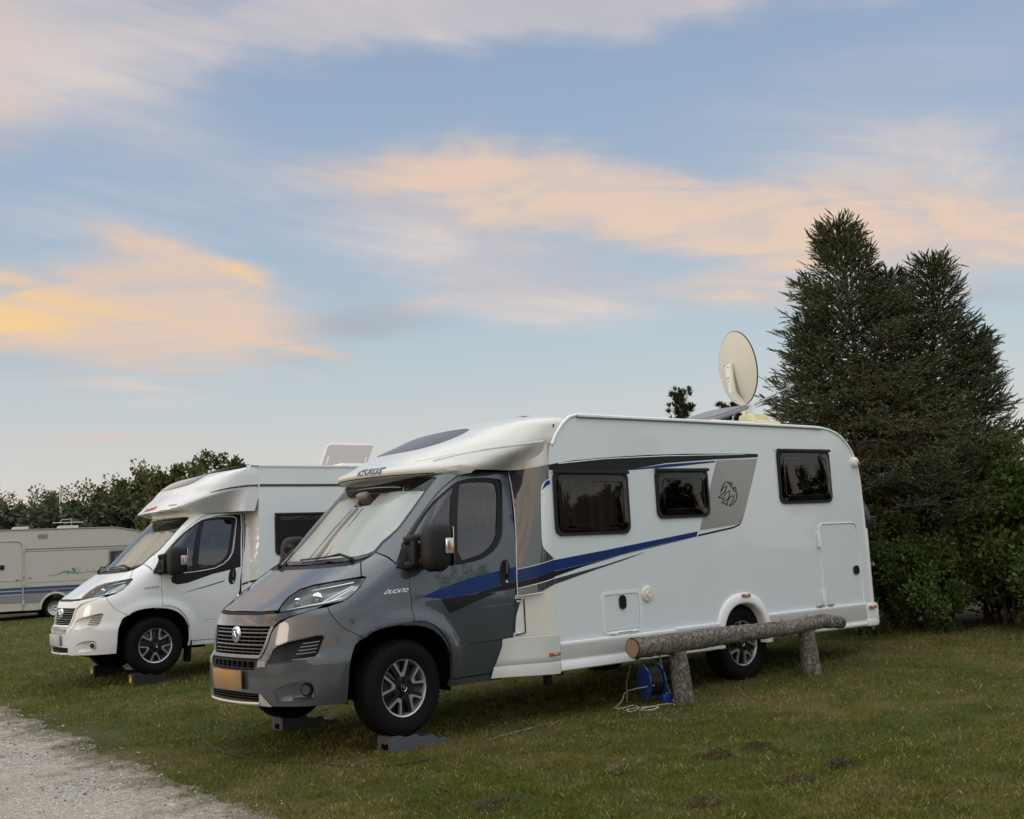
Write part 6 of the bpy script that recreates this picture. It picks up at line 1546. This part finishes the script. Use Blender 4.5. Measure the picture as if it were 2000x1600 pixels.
def make_ramp(loc, rotz, label, grp, black=False):
    T = thing('levelling_ramp', label, 'ramp', loc, rotz, grp); H = .125 if not black else .17; Lr = .60 if not black else .78; w = .20
    # side outline: tall end forward (-x), three wheel cradles falling away behind
    pr = [(0, 0), (0, H*.96), (.012, H), (.085, H), (.12, H*.86), (.17, H*.84), (.235, H*.92), (.275, H*.70), (.33, H*.66), (.395, H*.74), (.43, H*.44), (.48, H*.40), (Lr-.06, H*.34), (Lr, .012), (Lr, 0)]
    pr = [(x-.16, z) for x, z in pr]
    mb = MB(); mb.prism(pr, lambda u, v: (u, -w/2-.012*(1-v/H), v), lambda u, v: (u, w/2+.012*(1-v/H), v)); m = 'ramp_black' if black else 'ramp_grey'
    b = mb.build('ramp_body', m, T, 25)
    bm = bmesh.new(); bm.from_mesh(b.data); bmesh.ops.bevel(bm, geom=[e for e in bm.edges if e.is_manifold and e.calc_face_angle(0) > .5], offset=.004, segments=2, affect='EDGES'); bm.to_mesh(b.data); bm.free()
    if not black:
        mb = MB(); mb.prism([(-.045, .018), (.045, .018), (.045, .066), (.020, .066), (.012, .058), (-.012, .058), (-.020, .066), (-.045, .066)], lambda u, v: (-.1615, u, v), lambda u, v: (-.1505, u, v)); mb.build('grip_hole', 'void_black', b)
        for k in range(9):
            x = -.12+.055*k; mb = MB(); mb.box((x, 0, np.interp(x+.16, [.085, .17, .235, .33, .395, .48, .54], [H, H*.84, H*.92, H*.66, H*.74, H*.40, H*.34])+.001), (.008, w*.82, .005)); mb.build('tread_rib', m, b)
    else:
        mb = MB(); mb.box((-.168, .0, .086), (.006, .095, .070), bev=.001); mb.build('warning_label', 'yellow_label', b)
        mb = MB(); mb.box((-.1705, 0, .116), (.004, .085, .008)); mb.box((-.168, 0, .138), (.006, .13, .022)); mb.build('label_band', 'grey_letter', b)
    return T
make_ramp((0.02, -.90, Gs(0, -.9)-.004), math.radians(2), 'grey plastic levelling ramp under the nearer front wheel of the grey motorhome', 'levelling ramps under the front wheels')
make_ramp((0.03, .90, Gs(0, .9)-.004), math.radians(-1), 'grey plastic levelling ramp under the far front wheel, behind the amber plate', 'levelling ramps under the front wheels')
_Rw = Matrix.Translation((.79625, 6.96274, .06603)) @ Matrix.Rotation(math.radians(-3.4216), 4, 'Z')
for yy, lb in ((-.90, 'black ramp with yellow label under the nearer front wheel of the white motorhome'), (.90, 'black ramp with yellow label under the far front wheel of the white motorhome')):
    p = _Rw @ Vector((-.13, yy, 0)); make_ramp((p.x, p.y, Gs(p.x, p.y)-.01), math.radians(-3.4), lb, 'levelling ramps under the front wheels', True)

# ---------------------------------------------------------------- trees and shrubs
def frames(D):
    """two vectors across each direction"""
    up = np.tile(np.array([[.13, .21, .97]]), (len(D), 1)); A = np.cross(D, up); A /= np.linalg.norm(A, axis=1, keepdims=True)+1e-9; B = np.cross(D, A); return A, B
def leaf_quads(P, D, A, L, W, fold=.25):
    """leaf of two triangles along D, across A; arrays"""
    Bn = np.cross(D, A); n = len(P); L = L[:, None]; W = W[:, None]
    V = np.empty((n, 4, 3)); V[:, 0] = P; V[:, 1] = P+D*L*.5+A*W*.5+Bn*W*fold; V[:, 2] = P+D*L; V[:, 3] = P+D*L*.5-A*W*.5+Bn*W*fold
    k = np.arange(n)*4; return V.reshape(-1, 3), np.concatenate([np.stack([k, k+1, k+2], 1), np.stack([k, k+2, k+3], 1)])
def unit(V): return V/(np.linalg.norm(V, axis=-1, keepdims=True)+1e-9)
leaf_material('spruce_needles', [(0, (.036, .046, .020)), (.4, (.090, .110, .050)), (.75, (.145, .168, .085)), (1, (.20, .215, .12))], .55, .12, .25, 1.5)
leaf_material('spruce_brown', [(0, (.075, .048, .025)), (.5, (.17, .112, .060)), (1, (.25, .18, .105))], .8, .05, .3, 1.5)
leaf_material('privet_leaf', [(0, (.034, .056, .016)), (.45, (.080, .118, .032)), (.8, (.13, .175, .048)), (1, (.17, .21, .07))], .5, .25, .35, 1.3)
leaf_material('oak_leaf', [(0, (.032, .054, .012)), (.45, (.078, .118, .025)), (.8, (.125, .17, .04)), (1, (.17, .22, .065))], .5, .3, .35, 1.3)
leaf_material('olive_leaf', [(0, (.034, .044, .012)), (.5, (.092, .104, .030)), (.85, (.145, .15, .048)), (1, (.19, .185, .07))], .55, .25, .35, .8)
leaf_material('birch_leaf', [(0, (.034, .044, .018)), (.5, (.088, .102, .042)), (1, (.155, .165, .075))], .55, .25, .3, .8)
leaf_material('dark_leaf', [(0, (.016, .024, .012)), (.5, (.042, .055, .025)), (1, (.080, .092, .044))], .6, .15, .3, .8)
mat('twig', (.060, .045, .034), .85, var=.3, vscale=20); mat('grey_trunk', (.11, .10, .085), .85, var=.35, vscale=12, bump=.01, bscale=20)

def spruce(stems, seed, label, base):
    rs = np.random.RandomState(seed); T = thing('spruce_tree', label, 'tree', base); bpy.context.view_layer.update(); b0 = Vector(base)
    tw = MB(); SP, SD, SL, ST, SB = [], [], [], [], []
    ctr = np.array([base[0], base[1]])
    for (bx, by, bz), (tx, ty, tz), scale in stems:
        B0, T0 = np.array([bx, by, bz]), np.array([tx, ty, tz]); H = tz-bz
        tw.tube([Vector(B0+(T0-B0)*t+np.array([.05*math.sin(5*t), .05*math.cos(4*t), 0])*(1-t)) for t in np.linspace(0, 1, 9)], [.09*(1-t)+.010 for t in np.linspace(0, 1, 9)], 8)
        # leading shoot
        for q in np.linspace(.10, .40, 8):
            for r_ in range(2):
                a = rs.rand()*6.28; SP.append(T0-np.array([0, 0, q])); SD.append(unit(np.array([math.cos(a)*.55, math.sin(a)*.55, .9]))); SL.append(.05+.06*rs.rand()); ST.append(.6); SB.append(0)
        for q in (0., .08, .16): SP.append(T0-np.array([0, 0, q])); SD.append(np.array([-.06, .03, 1.0])); SL.append(.20); ST.append(.6); SB.append(0)
        h = .16; az = rs.rand()*6.28
        while h < H-.25:
            top = T0+(B0-T0)*(h/H)
            for k in range(rs.randint(5, 9)):
                az += 2.4+rs.rand()*.5; L = min(.20+.40*h, 1.62)*scale*(.66+.45*rs.rand())
                if rs.rand() < .08: L *= 1.25
                el0 = math.radians(52-38*min(1, h/2.4)+rs.randn()*11)
                d = np.array([math.cos(az)*math.cos(el0), math.sin(az)*math.cos(el0), math.sin(el0)]); p = top.copy(); n = max(4, int(L/.085)); pts = [p.copy()]; dirs = []
                for i in range(n):
                    t = i/n; d = unit(d+np.array([0, 0, (-.045 if t < .55 else .085)*min(1, h)])+rs.randn(3)*.025); p = p+d*L/n; pts.append(p.copy()); dirs.append(d.copy())
                if L > .35: tw.tube([Vector(q) for q in pts[::2]+([pts[-1]] if n % 2 else [])], [max(.003, .014*L*(1-i/len(pts[::2]))) for i in range(len(pts[::2]+([pts[-1]] if n % 2 else [])))], 3, cap=False)
                side = unit(np.cross(dirs[0], np.array([0, 0, 1])))
                for i in range(n):
                    t = (i+1)/n
                    if t < .22: continue
                    for sg in (-1, 1):
                        if rs.rand() < .12: continue
                        l = (.09+.50*L*(1-t)*(.6+.6*rs.rand())); td = unit(dirs[i]*.75+side*sg*(.65+.2*rs.rand())+np.array([0, 0, rs.randn()*.16])); m = max(1, int(l/.066)); q = pts[i+1].copy()
                        inner = np.clip(1-t*1.15, 0, 1)
                        for j in range(m):
                            q = q+td*l/m
                            for s2 in ((-1, 1) if j < m-1 else (0,)):
                                if j < m-1 and rs.rand() < .48: continue
                                sd_ = unit(td*.8+np.cross(td, np.array([0, 0, 1]))*s2*.6+np.array([0, 0, .06+rs.randn()*.2]))
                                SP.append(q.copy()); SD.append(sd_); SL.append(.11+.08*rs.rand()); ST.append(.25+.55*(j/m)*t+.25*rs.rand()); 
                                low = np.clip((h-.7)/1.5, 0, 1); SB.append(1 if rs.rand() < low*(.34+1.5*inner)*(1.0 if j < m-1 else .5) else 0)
                    SP.append(pts[i+1].copy()); SD.append(unit(dirs[i]+np.array([0, 0, .25]))); SL.append(.07+.06*rs.rand()); ST.append(.5+.4*rs.rand()); SB.append(0)
                SP.append(pts[-1]); SD.append(dirs[-1]); SL.append(.13+.06*rs.rand()); ST.append(.85); SB.append(0)
            h += .070+.03*rs.rand()
    SP, SD, SL, ST, SB = np.array(SP), np.array(SD), np.array(SL), np.array(ST), np.array(SB)
    keep = SP[:, 2] > base[2]+1.25+.5*rs.rand(len(SP))
    SP, SD, SL, ST, SB = SP[keep], SD[keep], SL[keep], ST[keep], SB[keep]
    for brown, nm, m in ((0, 'crown', 'spruce_needles'), (1, 'dead_twigs', 'spruce_brown')):
        k = SB == brown; P, D, L, t = SP[k], unit(SD[k]), SL[k], ST[k]
        if brown: k2 = rs.rand(len(P)) < .62; P, D, L, t = P[k2], D[k2], L[k2]*.85, t[k2]
        A, B = frames(D); Vs, Fs, ts = [], [], []; o = 0; n = len(P); K = 15 if not brown else 7
        for k in range(K):                                   # needles spiral round every shoot like a bottle brush
            a = k*2.4+rs.rand(n)*.6; sp = (k+.3)/K; c, si = np.cos(a)[:, None], np.sin(a)[:, None]; r_ = A*c+B*si
            b = P+D*(L*sp)[:, None]; nd = unit(D*(.75+.5*sp)+r_*.85); ln = (.036 if not brown else .024)*(1-.35*sp)*(.8+.4*rs.rand(n)); wd = np.cross(nd, r_); wd = unit(wd)*(.0075 if not brown else .005)
            V = np.stack([b-wd, b+wd, b+nd*ln[:, None]], 1).reshape(-1, 3); q = np.arange(n)*3+o; Vs.append(V); Fs.append(np.stack([q, q+1, q+2], 1)); o += len(V); ts.append(np.clip(t+.15*(rs.rand(n)-.5), 0, 1))
        V, F = leaf_quads(P, D, A, L, np.full(n, .028 if not brown else .013), .0); Vs.append(V); Fs.append(F+o); o += len(V); ts += [t*.5, t*.5]
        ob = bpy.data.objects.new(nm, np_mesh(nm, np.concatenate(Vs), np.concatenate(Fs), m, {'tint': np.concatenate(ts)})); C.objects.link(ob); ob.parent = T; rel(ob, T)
    tr = tw.build('trunk', 'twig', None, 60); tr.parent = T; rel(tr, T)
    return T, len(SP)
print('spruce shoots', spruce([((9.0, .35, .1), (8.42, .26, 5.72), 1.12), ((9.5, .10, .1), (9.70, -.42, 5.22), 1.02), ((8.6, .7, .1), (8.05, .55, 4.45), .85), ((9.7, -.1, .1), (10.15, -.70, 4.15), .9), ((9.3, .25, .1), (9.05, -.05, 5.05), .8)], 4, 'big bushy spruce with two tips and browned inner twigs, behind the large motorhome', (9.2, .5, .14))[1])

def leafy(name, label, cat, base, blobs, n, size, m, seed, clump=.22, upright=.2, group=None, trunk_r=.03, stems=None, elong=1.6, trunk_mat='twig', spikes=0):
    """broadleaf crown: clumps of leaves through several blobs, on tapering stems; blobs relative to the base"""
    rs = np.random.RandomState(seed); T = thing(name, label, cat, base, 0, group)
    vol = np.array([b[1][0]*b[1][1]*b[1][2] for b in blobs]); pick = rs.choice(len(blobs), 4000, p=vol/vol.sum())
    tot = sum(b[1][0]*b[1][2] for b in blobs); nc = int(np.clip(tot/clump**2*2.2, 24, 900))
    pick = pick[:nc]; d = unit(rs.randn(nc, 3)); r = (.35+.65*rs.rand(nc)**.5)*(1+.12*rs.randn(nc))
    Cc = np.array([blobs[i][0] for i in pick])+d*r[:, None]*np.array([blobs[i][1] for i in pick]); Cc[:, 2] = np.maximum(Cc[:, 2], clump*.4)
    ci = rs.randint(0, nc, n); ct = rs.rand(nc)
    off = unit(rs.randn(n, 3))*(rs.rand(n)**.6)[:, None]*clump*(.6+.8*ct[ci])[:, None]; P = Cc[ci]+off; 
    D = unit(unit(off)*.8+rs.randn(n, 3)*.6+np.array([0, 0, upright])); A, _ = frames(D); th = rs.rand(n)*PI; B = np.cross(D, A); A = A*np.cos(th)[:, None]+B*np.sin(th)[:, None]
    L = size*(.7+.7*rs.rand(n)); t = np.clip(.45*ct[ci]+.55*rs.rand(n), 0, 1)
    if spikes:
        top = np.argsort(-Cc[:, 2]-.4*rs.rand(nc))[:spikes]; Pp, Dd = [], []
        for i in top:
            h = .15+.3*rs.rand(); dd = unit(np.array([rs.randn()*.25, rs.randn()*.25, 1.0]))
            for k in range(int(h/.022)):
                a = k*2.4; Pp.append(Cc[i]+dd*k*.022); Dd.append(unit(np.array([math.cos(a), math.sin(a), .7])))
        Pp, Dd = np.array(Pp), np.array(Dd); P = np.concatenate([P, Pp]); D = np.concatenate([D, Dd]); A2, _ = frames(Dd); A = np.concatenate([A, A2]); L = np.concatenate([L, size*(.6+.5*rs.rand(len(Pp)))]); t = np.concatenate([t, .5+.5*rs.rand(len(Pp))])
    P[:, 2] = np.maximum(P[:, 2], .02)
    V, F = leaf_quads(P, D, A, L, L/elong)
    ob = bpy.data.objects.new('crown', np_mesh('crown', V, F, m, {'tint': np.concatenate([t, t])})); C.objects.link(ob); ob.parent = T
    tb = MB(); k = stems or 5
    for i in range(k):
        q = Cc[rs.randint(0, nc)] if i else Cc.mean(0)+np.array([0, 0, .3]); s0 = np.array([rs.randn()*.06, rs.randn()*.06, -.05]); mid = s0*.5+q*.5+np.array([-q[0]*.2, -q[1]*.2, .1])
        tb.tube([Vector(s0), Vector(s0*.75+mid*.25), Vector(mid), Vector(q)], [trunk_r, trunk_r*.8, trunk_r*.55, .004], 6, cap=False)
    tb.build('trunk', trunk_mat, T, 60)
    return T
gz = lambda x, y: Gs(x, y)
def sh(x, y): return (x, y, gz(x, y))
SG = 'shrubs of the hedge behind the pitch'
leafy('hedge_shrub', 'dark small-leaved shrub close behind the covered bicycles', 'shrub', sh(7.85, -.05), [((0, 0, .75), (.55, .6, .75)), ((.1, .3, 1.3), (.5, .6, .5))], 9000, .052, 'privet_leaf', 1, .17, .5, SG, spikes=30)
leafy('hedge_shrub', 'dark privet-like shrub with upright shoots, nearest the bare soil strip', 'shrub', sh(8.40, -.65), [((0, 0, .55), (.65, .5, .55)), ((.2, -.1, .95), (.55, .45, .42)), ((-.2, .2, 1.1), (.45, .45, .45))], 15000, .050, 'privet_leaf', 2, .15, .6, SG, spikes=60)
leafy('hedge_shrub', 'tall dark shrub under the spruce, between it and the privet', 'shrub', sh(8.75, -.05), [((0, 0, .9), (.7, .6, .8)), ((.3, -.3, 1.5), (.6, .6, .5))], 13000, .058, 'dark_leaf', 3, .2, .3, SG)
leafy('hedge_shrub', 'bright green lobed-leaf shrub at the right edge, taller than the privet', 'shrub', sh(9.35, -1.25), [((-.1, 0, 1.35), (.62, .55, .55)), ((.35, -.2, 1.75), (.6, .5, .5)), ((.1, .2, .75), (.6, .5, .6)), ((-.35, .25, 1.05), (.45, .45, .5))], 17000, .075, 'oak_leaf', 4, .2, .3, SG, elong=1.7, spikes=25)
leafy('hedge_shrub', 'low dark shrub at the foot of the bright green one, at the right edge', 'shrub', sh(9.20, -1.75), [((0, 0, .5), (.65, .5, .55)), ((.2, .1, .8), (.5, .4, .4))], 12000, .052, 'privet_leaf', 5, .16, .5, SG, spikes=40)
leafy('hedge_shrub', 'high olive shrub behind the bright green one, right of the spruce', 'shrub', sh(11.0, -1.2), [((0, 0, 1.2), (.9, .8, 1.1)), ((.2, -.3, 2.1), (.75, .7, .6)), ((.6, -.5, 1.5), (.8, .7, .9))], 15000, .085, 'olive_leaf', 6, .26, .2, SG, spikes=20)
leafy('hedge_shrub', 'mid green shrub deep in the hedge right of the spruce trunk', 'shrub', sh(9.9, -.55), [((0, 0, 1.0), (.8, .7, 1.0)), ((0, -.2, 1.7), (.6, .6, .5))], 13000, .07, 'privet_leaf', 7, .22, .2, SG)
leafy('hedge_shrub', 'outermost hedge shrub, cut by the right edge of the picture', 'shrub', sh(10.2, -2.5), [((0, 0, 1.0), (.9, .8, 1.0)), ((.1, 0, 1.7), (.7, .6, .6))], 12000, .075, 'oak_leaf', 8, .24, .2, SG, spikes=20)

leafy('hedge_shrub', 'low leafy shrub filling the foot of the hedge near the right edge', 'shrub', sh(10.0, -1.9), [((0, 0, .5), (.9, .8, .55)), ((.3, -.5, .6), (.7, .7, .5))], 12000, .06, 'privet_leaf', 9, .18, .4, SG, spikes=20)
# pine tops showing over the roof
def pine(base, h, label, seed, w=.8, group=None):
    rs = np.random.RandomState(seed); T = thing('pine_tree', label, 'tree', base, 0, group); P, D, t = [], [], []; tb = MB()
    tb.tube([Vector((0, 0, 0)), Vector((.03, .02, h*.5)), Vector((0, 0, h-.1))], [.09, .06, .012], 7)
    z = h*.30
    while z < h:
        f = (h-z)/(h*.7); R = w*(.25+.8*min(1, f*1.3)); az = rs.rand()*6.28
        for k in range(6):
            az += 1.05+rs.rand()*.3; L = R*(.7+.5*rs.rand()); e = np.array([math.cos(az)*L, math.sin(az)*L, .20+.22*L]); tb.tube([Vector((0, 0, z)), Vector(e*.6+np.array([0, 0, z-.05])), Vector(e+np.array([0, 0, z]))], [.016, .010, .004], 4, cap=False)
            for q in np.linspace(.35, 1, max(3, int(L/.13))):
                for r_ in range(2):
                    c = e*q+np.array([0, 0, z])+rs.randn(3)*.05; tt = rs.rand()
                    for j in range(26):
                        P.append(c); D.append(unit(rs.randn(3)*.7+np.array([0, 0, .9])+e/L*.4)); t.append(np.clip(tt*.6+rs.rand()*.4, 0, 1))
        z += h*.075
    for j in range(60): P.append(np.array([0, 0, h-.25+.2*rs.rand()])); D.append(unit(rs.randn(3)*.4+np.array([0, 0, 1]))); t.append(rs.rand())
    P, D, t = np.array(P), np.array(D), np.array(t); A, _ = frames(D); V, F = leaf_quads(P, D, A, .10+.06*rs.rand(len(P)), np.full(len(P), .024), .0)
    ob = bpy.data.objects.new('crown', np_mesh('crown', V, F, 'olive_pine', {'tint': np.concatenate([t, t])})); C.objects.link(ob); ob.parent = T; tb.build('trunk', 'twig', T, 60); return T
leaf_material('olive_pine', [(0, (.014, .020, .008)), (.5, (.040, .050, .018)), (1, (.085, .090, .035))], .6, .1, .3, .8)
pine((13.1, 7.6, .30), 4.24, 'pine top rising over the motorhome roof, left of the open vent', 31, .50)
pine((16.26, 8.86, .33), 4.25, 'small pine tip just visible between the roof vent and the dish', 32, .8)

# belt of trees along the back of the site: one of each kind is built, the rest are copies
BG = 'trees along the back of the campsite'
def at_az(px, depth):
    q = CAM + (_R*((px-1000)/2154.66) + _F)*depth; return q.x, q.y
kinds = {}
kinds['birch'] = leafy('birch_tree', 'slim pale birch standing in the back tree belt', 'tree', (0, 0, 0), [((0, 0, 2.2), (.95, .95, 1.4)), ((.1, .1, 3.6), (.62, .62, 1.0)), ((-.05, 0, 4.7), (.30, .30, .75))], 6500, .10, 'birch_leaf', 51, .30, -.2, BG, .06, 9, 1.5, 'grey_trunk', 14)
kinds['alder'] = leafy('alder_tree', 'rounded olive broadleaf tree in the back tree belt', 'tree', (0, 0, 0), [((0, 0, 2.0), (1.5, 1.4, 1.3)), ((.6, .2, 3.2), (.95, .95, .9)), ((-.6, 0, 3.0), (1.0, 1.0, .9)), ((.1, .1, 4.1), (.7, .7, .6))], 9000, .13, 'olive_leaf', 52, .34, .1, BG, .09, 10, 1.4, 'twig', 16)
kinds['spruce'] = leafy('dark_conifer', 'dark pointed conifer in the back tree belt', 'tree', (0, 0, 0), [((0, 0, 1.1), (1.25, 1.25, .9)), ((0, 0, 2.3), (.95, .95, .9)), ((0, 0, 3.4), (.62, .62, .8)), ((0, 0, 4.4), (.30, .30, .75))], 7000, .13, 'dark_leaf', 53, .25, .4, BG, .07, 8, 3.0, 'twig', 20)
kinds['bush'] = leafy('bush', 'low leafy bush filling the foot of the back tree belt', 'shrub', (0, 0, 0), [((0, 0, .9), (1.5, 1.2, .9)), ((.5, .1, 1.5), (.9, .9, .6)), ((-.6, 0, 1.3), (.9, .9, .6))], 7000, .11, 'dark_leaf', 54, .3, .2, BG, .04, 8, 1.4, 'twig', 12)
def plant(kind, px, depth, top, w=1.0, first={}):
    x, y = at_az(px, depth); z = gz(x, y); src = kinds[kind]
    H = {'birch': 5.5, 'alder': 4.75, 'spruce': 5.2, 'bush': 2.15}[kind]
    hor = 1140.3-.0509*px; h = CAM.z+(hor-top+8)*depth/2154.66-z
    o = src if kind not in first else copy_tree(src); first[kind] = 1
    s = h/H; o.location = (x, y, z-.05); o.rotation_euler = (0, 0, (px*.37) % 6.28); o.scale = (s*w, s*w, s); return o
for k, px, dp, top, w, lb in [
    ('spruce', 3, 48, 950, 1.1, 'dark pointed conifer at the very left edge, behind the caravan'), ('birch', 27, 45, 942, 1.0, 'slim pale birch second from the left edge in the back belt'), ('spruce', 60, 46, 938, .95, 'dark conifer with open top, left of the caravan roof light'),
    ('alder', 85, 49, 950, .9, 'olive tree between the open-topped conifer and the pale mast'), ('birch', 120, 45, 924, 1.25, 'tall pale birch right behind the mast'), ('spruce', 150, 47, 940, 1.0, 'dark conifer just right of the mast'), ('alder', 168, 46, 938, .85, 'small olive tree between two dark conifers, right of the mast'),
    ('spruce', 190, 48, 936, .95, 'dark conifer above the right part of the caravan roof'), ('alder', 215, 45, 948, .85, 'low olive tree above the end of the caravan roof'), ('alder', 240, 43, 928, .95, 'olive tree left of the nose of the white motorhome'), ('birch', 264, 44, 915, 1.0, 'pale birch beside the nose of the white motorhome'), ('alder', 292, 42, 900, .9, 'taller olive tree over the hood of the white motorhome'),
    ('bush', 10, 43, 1005, 1.5, 'bush at the left edge, foot of the back belt'), ('bush', 70, 42, 1000, 1.5, 'bush behind the caravan door'), ('bush', 130, 42, 1005, 1.5, 'bush behind the middle of the caravan'), ('bush', 185, 42, 995, 1.4, 'bush behind the right half of the caravan'), ('bush', 235, 41, 995, 1.4, 'bush at the right end of the caravan'), ('bush', 275, 40, 1000, 1.3, 'bush in line with the windscreen of the white motorhome'), ('bush', 310, 41, 975, 1.4, 'bush behind the front hood of the white motorhome'),
    ('alder', -40, 47, 945, 1.0, 'olive tree just outside the left edge'), ('spruce', -90, 48, 950, 1.0, 'conifer outside the left edge'), ('birch', 352, 39, 885, .8, 'thin birch left of the ragged maple'), ('alder', 330, 42, 915, .9, 'rounded tree left of the ragged maple'), ('alder', 500, 40, 925, .9, 'rounded tree hidden behind the roof of the white motorhome'), ('bush', 370, 39, 950, 1.3, 'bush under the ragged maple'), ('bush', 560, 40, 960, 1.4, 'bush hidden behind the white motorhome'), ('alder', 610, 42, 930, .9, 'tree hidden behind the gap between the motorhomes'), ('bush', 1950, 24, 985, 1.2, 'bush far behind the hedge at the right'), ('alder', 2040, 28, 900, 1.0, 'tree far behind the hedge outside the right edge'), ('bush', 1800, 26, 1000, 1.3, 'bush far behind the spruce'), ('bush', 2060, 24, 1000, 1.3, 'bush beyond the right edge')]:
    o = plant(k, px, dp, top, w); o['label'] = lb
xb, yb = at_az(392, 37)
leafy('maple_tree', 'tall olive broadleaf tree with a ragged top, behind the white motorhome', 'tree', (xb, yb, gz(xb, yb)), [((0, 0, 2.7), (1.65, 1.5, 1.3)), ((-.80, .2, 3.85), (.75, .75, .58)), ((.30, 0, 4.15), (.72, .72, .58)), ((.75, -.1, 4.35), (.5, .5, .45)), ((1.15, -.2, 3.6), (.85, .85, .62)), ((-1.2, .3, 2.9), (.85, .85, .95))], 17000, .125, 'olive_leaf', 61, .30, .2, None, .09, 12, 1.4, 'twig', 22)
x, y = at_az(119, 43); mb = MB(); mb.tube([(x, y, gz(x, y)), (x, y, CAM.z+(1134-958)*43/2154.66)], .05, 8); tag(mb.build('mast', 'pole_white', None), 'thin pale mast rising before the dark trees above the caravan', 'pole')
# trees across the track and round the rest of the site; they show in paint and glass
for k, x, y, h, w in [('alder', 6, -30, 5.5, 1.2), ('birch', 11, -29, 6.2, 1.1), ('spruce', 15, -32, 6.5, 1.0), ('alder', 20, -27, 5.8, 1.2), ('bush', 9, -26, 2.6, 1.6), ('bush', 16, -26, 2.8, 1.7), ('alder', 26, -24, 6.0, 1.2), ('spruce', 1, -33, 6.5, 1.1), ('alder', -5, -35, 5.6, 1.3), ('bush', 1, -28, 2.6, 1.8), ('birch', 24, -32, 6.5, 1.2), ('bush', 23, -23, 3.0, 1.6), ('alder', 32, -18, 6.2, 1.3), ('spruce', 31, -25, 6.5, 1.1), ('bush', -27, 6, 2.6, 1.8), ('alder', -32, 16, 4.6, 1.2), ('bush', -28, 22, 2.6, 1.9), ('spruce', -34, 27, 5.0, 1.0), ('bush', -30, -1, 2.4, 1.8), ('alder', -25, 33, 5.0, 1.2), ('bush', -14, -36, 2.4, 1.9), ('alder', -24, -4, 4.6, 1.3), ('bush', -22, 12, 3.0, 1.8), ('alder', -26, 9, 4.8, 1.3), ('spruce', -25, 3, 5.0, 1.1)]:
    o = copy_tree(kinds[k]); o['group'] = 'trees and bushes round the site, outside the picture'; o['label'] = {'birch': 'birch across the track, outside the picture', 'alder': 'rounded tree across the track, outside the picture', 'spruce': 'conifer across the track, outside the picture', 'bush': 'bush across the track, outside the picture'}[k]; H = {'birch': 5.5, 'alder': 4.75, 'spruce': 5.2, 'bush': 2.15}[k]; s = h/H; o.location = (x, y, gz(x, y)); o.scale = (s*w, s*w, s); o.rotation_euler = (0, 0, (x*1.7+y) % 6.28)
